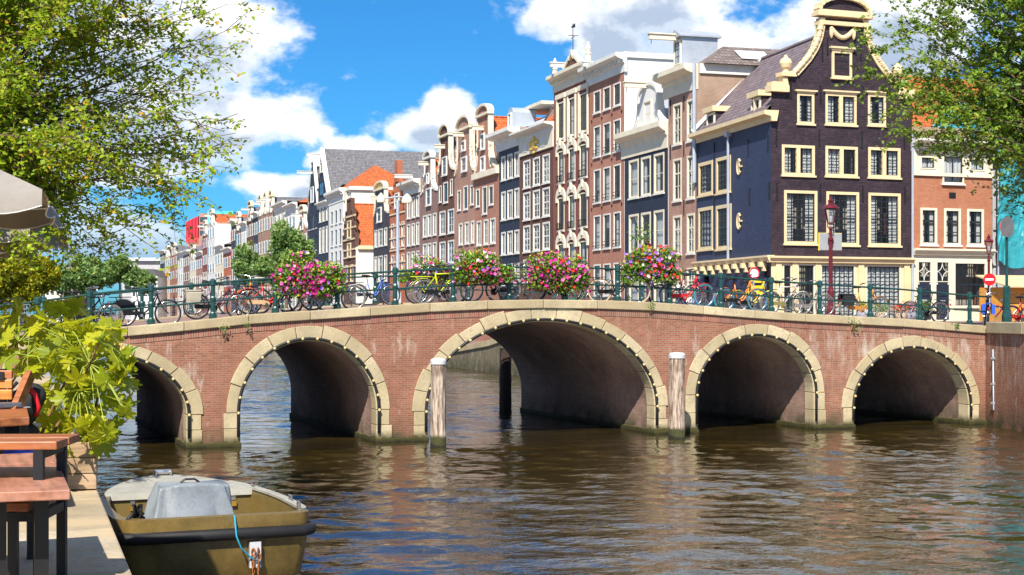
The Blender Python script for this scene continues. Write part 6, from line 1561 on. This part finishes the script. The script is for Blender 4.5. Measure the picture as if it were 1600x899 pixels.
# bench with orange back
Zb = 12.9; pr = at(40, 600, Zb); t = thing('slatted_bench', 'terrace bench with orange slatted back and tilted side board', 'bench', (pr.x - 1.3, pr.y, QZ), -TH)
def zat(py): return H + (HY - py) * Zb / F - QZ
for a, b in ((576, 588), (590, 603), (605, 620)): m = MB(); m.box(0, 0, zat(b), 1.25, .04, zat(a)); m.build('back_slat', M['orangewood'] if a > 580 else M['teak'], t, bevel=.006)
m = MB(); m.bar((1.32, -.25, zat(650)), (1.36, .12, zat(583)), .05, .10); m.build('side_board', M['teak'], t)
for xx in (.1, 1.15): m = MB(); m.box(xx - .03, .041, 0, xx + .03, .09, zat(574)); m.build('back_post', M['black'], t)
m = MB(); m.box(1.13, -.02, zat(590), 1.19, -.001, zat(578)); m.build('bracket', M['black'], t)
for k in range(3): m = MB(); m.box(0, -.5 + k * .16, .42, 1.25, -.36 + k * .16, .455); m.build('seat_slat', M['teak'], t)
for xx in (.1, 1.15): m = MB(); m.box(xx - .03, -.48, 0, xx + .03, -.43, .42); m.build('leg', M['black'], t)
bp = at(42, 607, Zb - .12); bg = thing('backpack', 'black backpack with red trim lying on the slatted bench', 'bag', (bp.x, bp.y, QZ + .455), -TH)
m = MB(); m.ball((0, -.05, .27), .16, .12, .20, 14, 10)
for i, (x, y, z) in enumerate(m.v): m.v[i] = (x * (1 + .1 * math.sin(z * 20)) + z * .35 - .1, y, z)
m.ball((-.05, -.05, .06), .17, .14, .09, 12, 8); m.build('bag_body', BAG['black'], bg, smooth=True); m = MB(); m.tube([(.05, -.17, .46), (.12, -.17, .38), (.15, -.17, .28), (.13, -.16, .2)], .02, 6); m.build('red_trim', M['signred'], bg, smooth=True)
m = MB(); m.tube([(-.03, -.15, .48), (-.15, -.17, .35), (-.28, -.18, .2), (-.33, -.18, .1)], .016, 6); m.build('strap', BAG['black'], bg, smooth=True)
bj = at(20, 676, 11.6); j = thing('blue_cushion', 'bright blue cloth on the seat under the varnished table', 'cloth', (bj.x, bj.y, QZ + .3), -TH)
m = MB(); m.ball((0, 0, .12), .2, .14, .09, 12, 8)
for i, (x, y, z) in enumerate(m.v): m.v[i] = (x, y, z + .03 * math.sin(x * 21 + y * 9))
m.build('cloth', BAG['blue'], j, smooth=True)
m = MB(); m.box(-.3, -.2, -.3, .25, .2, .04); m.build('seat', M['black'], j)
# planter
PZ = onz(154, 765, QZ); t = thing('wooden_planter', 'square weathered plank planter at the quay edge', 'planter', (PZ.x - .62, PZ.y, QZ), -TH * .3)
for k in range(3):
    m = MB(); m.box(0, 0, .012 + k * .135, .60, .025, .14 + k * .135); m.build('front_plank', M['greywood'], t, bevel=.004); m = MB(); m.box(.575, .027, .012 + k * .135, .6, .58, .14 + k * .135); m.build('side_plank', M['greywood'], t, bevel=.004)
    m = MB(); m.box(0, .027, .012 + k * .135, .025, .58, .14 + k * .135); m.build('side_plank', M['greywood'], t); m = MB(); m.box(.0, .582, .012 + k * .135, .6, .605, .14 + k * .135); m.build('rear_plank', M['greywood'], t)
m = MB(); m.box(.027, .03, .05, .573, .58, .36); m.build('soil', M['sand'], t)
# second planter further back behind the bench
P2 = onz(60, 730, QZ); t2 = thing('wooden_planter', 'long low planter hidden behind the slatted bench', 'planter', (P2.x - 1.3, P2.y, QZ), -TH * .3)
for k in range(3): m = MB(); m.box(0, 0, .012 + k * .135, 1.5, .5, .14 + k * .135); m.build('plank_course', M['greywood'], t2, bevel=.004)

# ------------------------------------------------------------------ big-leaved plant
M['bigleaf'] = None
def bigleafmat():
    t = NT('yellow_green_lobed_leaf'); oi = t.n('ShaderNodeObjectInfo').outputs['Random']; co = t.coord()
    r = t.n('ShaderNodeValToRGB', {0: oi}); cr = r.color_ramp; cr.elements[0].color = (.17, .24, .010, 1); cr.elements[1].color = (.60, .56, .020, 1); e = cr.elements.new(.5); e.color = (.43, .47, .016, 1)
    y = t.n('ShaderNodeSeparateXYZ', {0: co}); vein = t.rng(t.math('ABSOLUTE', y.outputs[0], 0.), .0, .012, .35, 0.)
    c = t.mix(vein, r.outputs[0], (.62, .62, .2)); t.base(c); t.b.inputs['Roughness'].default_value = .4
    tr = t.n('ShaderNodeBsdfTranslucent'); t.L.new(t.mix(.4, c, (.6, .62, .02)), tr.inputs[0]); ms = t.n('ShaderNodeMixShader', {0: .5}); t.L.new(t.b.outputs[0], ms.inputs[1]); t.L.new(tr.outputs[0], ms.inputs[2]); t.L.new(ms.outputs[0], t.out.inputs[0]); return t.m
M['bigleaf'] = bigleafmat(); M['stem'] = plain('brown_plant_stem', (.22, .11, .05), .7, bump=.3); M['petiole'] = plain('green_leaf_stalk', (.28, .34, .04), .6, bump=0)
def lobed():
    m = MB(); out = []
    lobes = [(-2.45, .62), (-1.65, .82), (-.85, .95), (0, 1.1), (.85, .95), (1.65, .82), (2.45, .62)]
    for i, (a, r) in enumerate(lobes):
        for da, rr in ((-.38, .56), (-.27, .74), (-.20, .86), (-.10, .88), (0, 1.), (.10, .88), (.20, .86), (.27, .74)): out.append((a + da, r * rr))
    out.append((2.85, .30)); out.insert(0, (-2.85, .30))
    m.v.append((0, 0, 0))
    for a, r in out: x, y = r * math.sin(a), r * math.cos(a); m.v.append((x, y, -.22 * r * r + .05 * math.cos(a * 7.4)))
    for i in range(1, len(out)): m.f.append((0, i + 1, i))
    return m.mesh('leaf')
LM = lobed(); LM.materials.append(M['bigleaf'])
def bigplant(label, roots, nleaf, region, Zr_, seed, sz):
    r_ = random.Random(seed); base = Vector((sum(p.x for p in roots) / len(roots), sum(p.y for p in roots) / len(roots), QZ + .36))
    t = thing('lobed_leaf_plant', label, 'plant', tuple(base), group='lobed-leaved terrace plants'); n = 0
    stems = []
    for rt in roots:
        top = at(r_.uniform(region[0] + 20, region[1] - 30), r_.uniform(region[2] + 25, region[2] + 110), r_.uniform(*Zr_)) - base; b = rt - base; b.z = 0
        mid = b.lerp(top, .5) + Vector((r_.uniform(-.06, .06), 0, .05)); pts = [b, b.lerp(mid, .5), mid, mid.lerp(top, .55), top]
        m = MB(); m.tube(pts, [.016, .015, .013, .011, .007], 6); m.build('stem', M['stem'], t, smooth=True); stems.append(pts)
    st = MB()
    while n < nleaf:
        px, py = r_.uniform(region[0], region[1]), r_.uniform(region[2], region[3])
        if px > 205 - max(0, (py - 640)) * .6 - max(0, 560 - py) * .55 and region[1] > 180: continue
        p = at(px, py, r_.uniform(*Zr_)) - base; s = sz * r_.uniform(.65, 1.25)
        o = bpy.data.objects.new('leaf', LM); col.objects.link(o); o.parent = t; o.location = p; o.scale = (s, s, s)
        o.rotation_euler = (r_.uniform(.2, 1.45), r_.uniform(-.5, .5), r_.gauss(-TH, 1.3) + math.pi * (r_.random() < .5))
        near = min((v for ps in stems for v in ps), key=lambda v: (v - p).length)
        mid = near.lerp(p, .55) + Vector((0, 0, .05)); st.tube([near, mid, p], .0045, 4); n += 1
    o = st.build('leaf_stalks', M['petiole'], t); o['kind'] = 'stuff'
    return t
roots = [Vector((PZ.x - .62 + x, PZ.y + y, QZ + .36)) for x, y in ((.12, .2), (.25, .4), (.38, .15), (.46, .42), (.52, .25), (.2, .12))]
bigplant('tall yellow-green plant with large lobed leaves growing from the square planter', roots, 235, (66, 226, 505, 715), (12.6, 13.9), 3, .13)
roots = [Vector((P2.x - 1.2 + x, P2.y + .2, QZ + .36)) for x in (.2, .5, .8, 1.1)]
bigplant('yellow-green lobed plant spreading behind the slatted bench', roots, 130, (-60, 140, 478, 590), (13.4, 14.8), 9, .13)
# two broad strap leaves and a flower spike
t = thing('strap_leaf_plant', 'broad green strap leaves with a cream flower spike at the plant edge', 'plant', tuple(at(168, 600, 13.6)))
M['strap'] = plain('strap_leaf_green', (.13, .30, .03), .4, var=.2)
o0 = at(168, 600, 13.6)
for (a, b), w in (((222, 540), .035), ((180, 520), .03)):
    e_ = at(a, b, 13.7) - o0; m = MB(); pr = None
    for i in range(9):
        u = i / 8; c_ = e_ * u + Vector((0, 0, .06 * math.sin(u * 3))); ww = w * math.sin(math.pi * min(1, .15 + .85 * u) ** .8); q_ = (c_ + Vector((ww * .5, 0, ww)), c_ + Vector((0, .01, 0)), c_ - Vector((ww * .5, 0, ww)))
        if pr: m.add([pr[0], pr[1], pr[2], q_[2], q_[1], q_[0]], [(0, 1, 4, 5), (1, 2, 3, 4)])
        pr = q_
    m.build('leaf', M['strap'], t, smooth=True)
m = MB(); sp0 = at(183, 558, 13.5) - o0
for k in range(70): m.ball((sp0.x + rnd.gauss(0, .022), sp0.y + rnd.gauss(0, .02), sp0.z + rnd.uniform(-.1, .12)), .014, n=5, m=3)
m.tube([(0, 0, -.1), tuple(sp0)], .008, 5); m.build('flower_spike', plain('cream_florets', (.62, .46, .12), .7), t)['kind'] = 'stuff'

# ------------------------------------------------------------------ parasols
M['canvas'] = plain('grey_canvas', (.25, .225, .2), .85, var=.12, scale=2, bump=.2); M['piping'] = plain('white_piping', (.72, .70, .66), .7, bump=0)
def parasol(label, corner_px, corner_py, Z, rise, size, droop, yaw, pole=True):
    c = at(corner_px, corner_py, Z); t = thing('parasol', label, 'parasol', (0, 0, 0), 0, 'terrace parasols')
    e1 = Vector((math.cos(yaw), math.sin(yaw), 0)); e2 = Vector((-e1.y, e1.x, 0))
    # square canopy; the corner c is the one pointing at the canal
    cs = [c, c - e1 * size, c - e1 * size + e2 * size, c + e2 * size]; ap = (cs[0] + cs[2]) / 2 + Vector((0, 0, rise))
    m = MB()
    for k in range(4):
        a, b = cs[k], cs[(k + 1) % 4]; g = []
        for i in range(9):
            for jx in range(9):
                u, v = i / 8, jx / 8; e_ = a.lerp(b, u); p = e_.lerp(ap, v); p.z -= .07 * math.sin(math.pi * u) * (1 - v); g.append(p)
        o = len(m.v); m.v += [tuple(p) for p in g]
        for i in range(8):
            for jx in range(8): m.f.append((o + i * 9 + jx, o + (i + 1) * 9 + jx, o + (i + 1) * 9 + jx + 1, o + i * 9 + jx + 1))
    m.build('canopy', M['canvas'], t, smooth=True)
    for k in range(4):
        a, b = cs[k], cs[(k + 1) % 4]; m = MB(); n_ = 24; out = Vector(((b - a).y, -(b - a).x, 0)).normalized()
        if (out.dot((a + b) / 2 - ap)) < 0: out = -out
        pip = []
        for i in range(n_ + 1):
            u = i / n_; p = a.lerp(b, u); p.z -= .07 * math.sin(math.pi * u); lo = p + out * (.05 + .03 * math.sin(u * 19)) - Vector((0, 0, droop * (.75 + .25 * math.sin(math.pi * ((u * 4) % 1)))))
            m.v += [tuple(p + out * .004), tuple(p.lerp(lo, .5) + out * .02), tuple(lo)]; pip.append(lo)
        for i in range(n_): m.f += [(i * 3, i * 3 + 3, i * 3 + 4, i * 3 + 1), (i * 3 + 1, i * 3 + 4, i * 3 + 5, i * 3 + 2)]
        v_ = m.build('valance', M['canvas'], t, smooth=True); MB().tube(pip, .006, 4).build('piping', M['piping'], v_)
    if pole: m = MB(); m.tube([(ap.x, ap.y, QZ), tuple(ap)], .03, 8); m.build('pole', M['greywood'], t)
parasol('large taupe canvas parasol with scalloped valance, the upper one', 66, 296, 13.0, .6, 2.3, .19, -TH + .25)
parasol('taupe parasol tucked under the upper one', 48, 345, 20.0, .6, 2.3, .26, -TH + .1)
parasol('smallest taupe parasol furthest along the terrace', 30, 378, 25.5, .6, 2.3, .17, -TH + .2)
# ------------------------------------------------------------------ trees
M['bark'] = plain('tree_bark', (.17, .12, .07), .9, var=.4, scale=8, bump=.6)
M['leafA'] = leafmat('elm_leaf', [(0, (.09, .17, .010)), (.45, (.23, .36, .016)), (.8, (.38, .47, .024)), (.93, (.50, .46, .03)), (1, (.60, .34, .03))], .45)
M['leafB'] = leafmat('deep_green_leaf', [(0, (.05, .11, .012)), (.5, (.15, .27, .024)), (.85, (.28, .39, .04)), (.95, (.38, .40, .04)), (1, (.52, .34, .04))], .42)
M['leafC'] = leafmat('pale_green_leaf', [(0, (.07, .15, .04)), (.5, (.17, .30, .09)), (.9, (.30, .43, .13)), (1, (.42, .48, .12))], .42)
M['leafD'] = leafmat('yellowing_leaf', [(0, (.09, .12, .006)), (.5, (.28, .29, .01)), (1, (.58, .46, .02))], .42)
def near_tree(label, trunk_px, Z0, base_z, fork_py, ends, mat, seed, lsize, per, loc_spread, tint_f):
    r_ = random.Random(seed); rng = np.random.default_rng(seed)
    b = at(trunk_px, 900, Z0); b = Vector((b.x, b.y, base_z)); t = thing('street_tree', label, 'tree', tuple(b))
    fork = at(trunk_px, fork_py, Z0) - b
    m = MB(); m.tube([(0, 0, -.1), (.03, 0, fork.z * .4), (-.02, .02, fork.z * .8), tuple(fork), (fork.x, fork.y, fork.z + 3.0)], [.30, .24, .21, .2, .07], 10); m.build('trunk', M['bark'], t, smooth=True)
    lim = MB(); P = []; T_ = []
    for (px, py, Z, dens, bow) in ends:
        e_ = at(px, py, Z) - b; s0 = fork + Vector((0, 0, r_.uniform(-.3, 2.6)))
        L_ = (e_ - s0).length; mid = s0.lerp(e_, .5) + Vector((r_.uniform(-.25, .25), r_.uniform(-.3, .3), bow * L_))
        pts = []
        for i in range(10):
            u = i / 9; p = s0 * (1 - u) ** 2 + mid * 2 * u * (1 - u) + e_ * u * u; pts.append(p + Vector((r_.gauss(0, .03), r_.gauss(0, .03), r_.gauss(0, .03))) * (i not in (0, 9)))
        r0 = .007 + .0065 * L_
        lim.tube(pts, [max(.005, r0 * (1 - u / 9) ** 1.1) for u in range(10)], 5)
        nt = max(2, int(per[0] * dens * (.6 + .12 * L_)))
        for k in range(nt):
            u = r_.uniform(.32, 1) ** .7 * 9; i = min(8, int(u)); p = pts[i].lerp(pts[i + 1], u - i)
            d = (pts[min(9, i + 1)] - pts[max(0, i - 1)]).normalized(); d = (d + Vector((r_.gauss(0, .75), r_.gauss(0, .75), r_.gauss(-.12, .6)))).normalized(); ln = r_.uniform(.25, .75) * loc_spread
            q1 = p + d * ln * .5 + Vector((0, 0, .03)); q2 = p + d * ln - Vector((0, 0, .12 * ln)); lim.tube([p, q1, q2], [.006, .004, .002], 4)
            for _ in range(per[1]):
                w = r_.random() ** .7; c = (p.lerp(q1, w * 2) if w < .5 else q1.lerp(q2, w * 2 - 1)); P.append((c.x + r_.gauss(0, .05), c.y + r_.gauss(0, .05), c.z - .03 + r_.gauss(0, .05))); T_.append(tint_f(r_, px, py))
    lim.build('limbs', M['bark'], t, smooth=True)
    P = np.array(P); leaf_mesh('crown', P, np.random.default_rng(seed + 1).uniform(lsize * .65, lsize * 1.25, len(P)), mat, rng, np.array(T_), t, .68, .8, kind='stuff', norm=np.array([-.25, -.55, .1]))
    return len(P)
r_ = random.Random(21); ends = []
def bl_(py): return float(np.interp(py, [-200, 0, 60, 130, 200, 300, 350, 400, 440], [300, 262, 232, 175, 145, 125, 100, 75, 30]))
while len(ends) < 175:
    py = r_.uniform(-190, 405); px = r_.uniform(-330, bl_(py))
    ends.append((px, py, 21 + r_.uniform(-2.2, 2.6), 1., .06))
sparse = [(352, 205), (372, 208), (345, 55), (365, 45), (330, 20), (355, 88), (300, 10), (310, 110), (300, 140), (322, 150), (375, 178), (330, 185), (345, 232), (365, 238), (300, 245), (310, 255), (285, 285), (305, 300), (280, 320), (250, 330), (235, 352), (205, 345), (180, 370), (170, 392), (150, 385), (215, 300), (245, 270), (260, 215), (270, 175), (230, 205), (200, 250), (190, 290), (150, 340), (120, 395), (270, 60), (295, 75), (255, 120), (240, 150), (215, 170), (232, 380), (318, 268), (275, 30), (285, 100), (245, 235)]
for px, py in sparse: ends.append((px - 4, py, 21.5 + r_.uniform(-1.2, 1.6), .33, -.02 if py > 200 else .05))
def tintA(r, px, py): return min(1, max(0, r.gauss(.56, .2) + (.06 if px > 100 else 0) + (.25 if r.random() < .05 else 0)))
nA = near_tree('large green elm overhanging the terrace and parasols', -135, 22, QZ, 330, ends, M['leafA'], 31, .080, (33, 17), 1.0, tintA)
r_ = random.Random(8); ends = []
def bR(py): return float(np.interp(py, [-200, -60, 0, 40, 70, 110, 150, 190, 215], [1440, 1430, 1405, 1385, 1362, 1358, 1385, 1400, 1440]))
while len(ends) < 165:
    px = r_.uniform(1350, 1900); py = r_.uniform(-190, 235)
    if px < bR(py) + 12 or (py > 205 - abs(px - 1470) * .45 + 22 and px > 1440): continue
    ends.append((px, py, 52 + r_.uniform(-3.5, 3), .9, .03))
for px, py in [(1347, 66), (1345, 105), (1365, 118), (1400, 168), (1405, 198), (1445, 232), (1490, 226), (1385, 20), (1362, 45), (1425, 215), (1465, 228), (1380, 140), (1530, 205), (1440, 110), (1460, 140), (1480, 165), (1500, 120), (1520, 150), (1540, 170), (1450, 180), (1510, 190), (1430, 150), (1470, 95), (1550, 120)]: ends.append((px, py, 51 + r_.uniform(-1, 1), .75, .05))
def tintB(r, px, py): return min(1, max(0, r.gauss(.5, .22) + (.35 if (1430 < px < 1500 and 90 < py < 160 and r.random() < .12) else 0)))
near_tree('dense green tree overhanging the red brick house', 1780, 52, 3.0, 330, ends, M['leafB'], 41, .165, (14, 14), 1.9, tintB)
r_ = random.Random(5); ends = []
while len(ends) < 42:
    px = r_.uniform(1524, 1720); py = r_.uniform(165, 335)
    if py > 335 - max(0, 1580 - px) * .9 or px < 1520 + abs(py - 250) * .3: continue
    ends.append((px, py, 58 + r_.uniform(-2, 2), .8, .03))
near_tree('smaller pale green tree before the turquoise tarpaulin', 1660, 58, 3.0, 400, ends, M['leafC'], 51, .17, (11, 7), 1.5, lambda r, px, py: r.gauss(.5, .25))

def far_tree(label, px, py, rx, ry, Z, mat, seed, lsize, n, base_z, cat='tree', group='trees along the far canal'):
    rng = np.random.default_rng(seed); c = at(px, py, Z); a, b = rx * Z / F, ry * Z / F
    t = thing('canal_tree', label, cat, (c.x, c.y, base_z), group=group); ch = c.z - base_z
    m = MB(); m.tube([(0, 0, -.2), (.05, 0, ch * .5), (0, 0, ch + b * .6)], [a * .05 + .08, a * .04 + .06, .04], 8)
    K = 26; lob = []
    for k in range(K):
        d = rng.normal(size=3); d /= np.linalg.norm(d); q_ = rng.uniform(.35, .82); lob.append((d * q_ * np.array([a, a * .8, b]), rng.uniform(.22, .42)))
        m.tube([(0, 0, ch - b * .6), tuple(Vector(lob[-1][0]) * .5 + Vector((0, 0, ch - b * .1))), tuple(Vector(lob[-1][0]) + Vector((0, 0, ch)))], [.07, .05, .02], 5)
    m.build('trunk', M['bark'], t, smooth=True)
    P = []; T_ = []
    for i in range(n):
        l, r = lob[rng.integers(K)]; d = rng.normal(size=3); d /= np.linalg.norm(d); k = r * rng.uniform(.55, 1.08)
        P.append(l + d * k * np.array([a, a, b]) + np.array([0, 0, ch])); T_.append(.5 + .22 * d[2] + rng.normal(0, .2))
    leaf_mesh('crown', P, rng.uniform(lsize * .6, lsize * 1.3, n), mat, rng, np.array(T_), t, .7, .3, kind='stuff')
far_tree('bushy green tree on the quay before the navy warehouses', 447, 397, 40, 54, 165, M['leafC'], 61, .42, 6500, 1.0)
far_tree('slender yellow-green tree beside the bushy quay tree', 383, 412, 22, 38, 160, M['leafC'], 62, .38, 1300, 1.0)
far_tree('small green tree low behind the railing near the flower box', 415, 425, 24, 26, 150, M['leafC'], 63, .42, 2200, 1.0)
far_tree('yellowing tree beyond the bridge under the elm', 35, 442, 56, 52, 72, M['leafD'], 64, .17, 15000, 1.7)
far_tree('tall hazy green tree on the west quay', 140, 428, 40, 36, 200, M['leafC'], 65, .5, 5200, 1.5)
far_tree('green tree next along the west quay', 187, 424, 34, 34, 215, M['leafC'], 66, .5, 4600, 1.5)
far_tree('low rounded tree at the end of the west quay', 222, 441, 22, 20, 230, M['leafC'], 67, .5, 2200, 1.5)
far_tree('dark green tree behind the first bicycles', 100, 440, 26, 28, 150, M['leafC'], 68, .34, 3200, 1.5)
# far houses closing the canal on the west side
for i, (pl, pr, ty, mat, lab) in enumerate([(104, 124, 418, 'pink', 'distant rose block between the west quay trees'), (205, 246, 432, 'whitewall', 'distant pale block at the canal end'), (70, 100, 430, 'palecream', 'distant cream block behind the yellowing tree')]):
    Z = 420; p = plan(pl, Z); w = (pr - pl) * Z / F; t = thing('distant_block', lab, 'building', (p.x, p.y, 1), -TH); hh = (HY - ty) * Z / F + 2.4
    m = MB(); m.box(0, 0, 0, w, 12, hh); m.build('wall', M[mat], t); m = MB(); m.prism([(-.3, hh), (w + .3, hh), (w * .8, hh + 2), (w * .2, hh + 2)], 0, 12); m.build('roof', M['tile_grey_y'], t)
    for rr in range(3):
        for cc_ in range(int(w / 1.4)): m = MB(); m.box(.4 + cc_ * 1.4, -.06, hh - 2.4 - rr * 3, 1.1 + cc_ * 1.4, .02, hh - .8 - rr * 3); m.build('window', M['glassfar'], t)

# ------------------------------------------------------------------ small plants
def tuft(name, label, p, n, size, spread, mat, seed, group=None, drop=.5):
    rng = np.random.default_rng(seed); t = thing(name, label, 'plant', tuple(p), group=group)
    P = rng.normal(size=(n, 3)) * np.array([spread, .03, spread]) - np.array([0, .03, spread * drop])
    leaf_mesh('leaves', P, rng.uniform(size * .6, size * 1.3, n), mat, rng, rng.uniform(.3, 1, n), t, .7, .2, kind='stuff')
    m = MB(); m.tube([(0, .06, .03), (0, -.02, -.04), (0, -.04, -spread)], .006, 4); m.build('stalk', M['stem'], t)
for i, (px, py, s) in enumerate([(1335, 506, .11), (1017, 477, .07), (350, 513, .06), (386, 509, .06), (1495, 506, .05)]):
    p = onY(px, py, YB - .13); tuft('wall_weed', ['weed with brownish leaves rooted in the coping by the amber bicycle', 'small weed sprouting on the coping below the violet flower box', 'tiny weed under the coping above the second arch', 'another tiny weed further along the coping above the second arch', 'dry weed on the coping before the red brick shopfront'][i], p, 60 if s > .08 else 34, .06, s, M['leafC'], 80 + i, 'weeds on the bridge')
M['potgrey'] = plain('glazed_grey_pot', (.30, .30, .36), .35, bump=.05); M['pottan'] = plain('tan_pot', (.45, .36, .26), .7)
for i, (px, r, mt, lab, fc) in enumerate([(1350, .42, 'potgrey', 'round grey flowerpot beside the amber bicycle', None), (1378, .34, 'pottan', 'tan flowerpot with leafy plant at the shopfront', 'leafC'), (1408, .34, 'pottan', 'tan flowerpot with red flowers at the shopfront', 'red'), (1420, .4, 'potgrey', 'grey flowerpot with pink flowers by the house corner', 'pink'), (1440, .42, 'green', 'green planter with dark shrub by the blue doors', 'leafB')]):
    p = onY(px, 500, 66.5); t = thing('flowerpot', lab, 'flowerpot', (p.x, p.y, 3.0), group='flowerpots at the shopfronts'); rng = np.random.default_rng(100 + i)
    m = MB(); m.lathe([(r * .5, 0), (r * .85, r * .3), (r, r * .8), (r * .85, r * 1.3), (r * .7, r * 1.45)], 14); m.build('pot', M[mt], t, smooth=True)
    n = 260; P = rng.normal(size=(n, 3)) * np.array([.2, .2, .13]) + np.array([0, 0, r * 1.45 + .15]); leaf_mesh('foliage', P, rng.uniform(.08, .16, n), M[fc] if fc in M else M['leafB'], rng, rng.uniform(.2, .9, n), t, kind='stuff')
    if fc in ('red', 'pink'): P = rng.normal(size=(40, 3)) * np.array([.2, .2, .1]) + np.array([0, -.1, r * 1.45 + .25]); disc_mesh('blossoms', P, np.full(40, .12), PM_[fc], rng, t, np.array([0, -.5, .5]))
p = onY(1005, 371, 55.6); tuft('lamp_plant', 'green trailing plant on the lantern top above the violet flower box', p + Vector((-.1, 0, .0)), 160, .1, .22, M['leafC'], 95, None, -.3)
# conduit on the abutment
def onwall(px, py):
    a, b = Vector((XR, 39.2)), Vector((29.1, 36.2)); rx, ry = rdir(px); d = b - a; den = rx * d.y - ry * d.x; tt = (a.x * d.y - a.y * d.x) / den; return at(px, py, tt) 
pp = [onwall(1553, 546), onwall(1554, 640)]
cd = thing('conduit', 'thin white conduit running down the brick abutment', 'pipe', tuple(pp[1])); nrm = Vector((-.05, -.02, 0))
m = MB(); m.tube([pp[0] - pp[1] + nrm, nrm, nrm + Vector((0, 0, -.02))], .025, 6); m.build('pipe', M['zinc'], cd, smooth=True)
for py in (560, 600, 630): q_ = onwall(1553.5, py) - pp[1]; MB().box(q_.x - .09, q_.y - .06, q_.z - .03, q_.x + .01, q_.y + .05, q_.z + .03).build('clip', M['zinc'], cd)
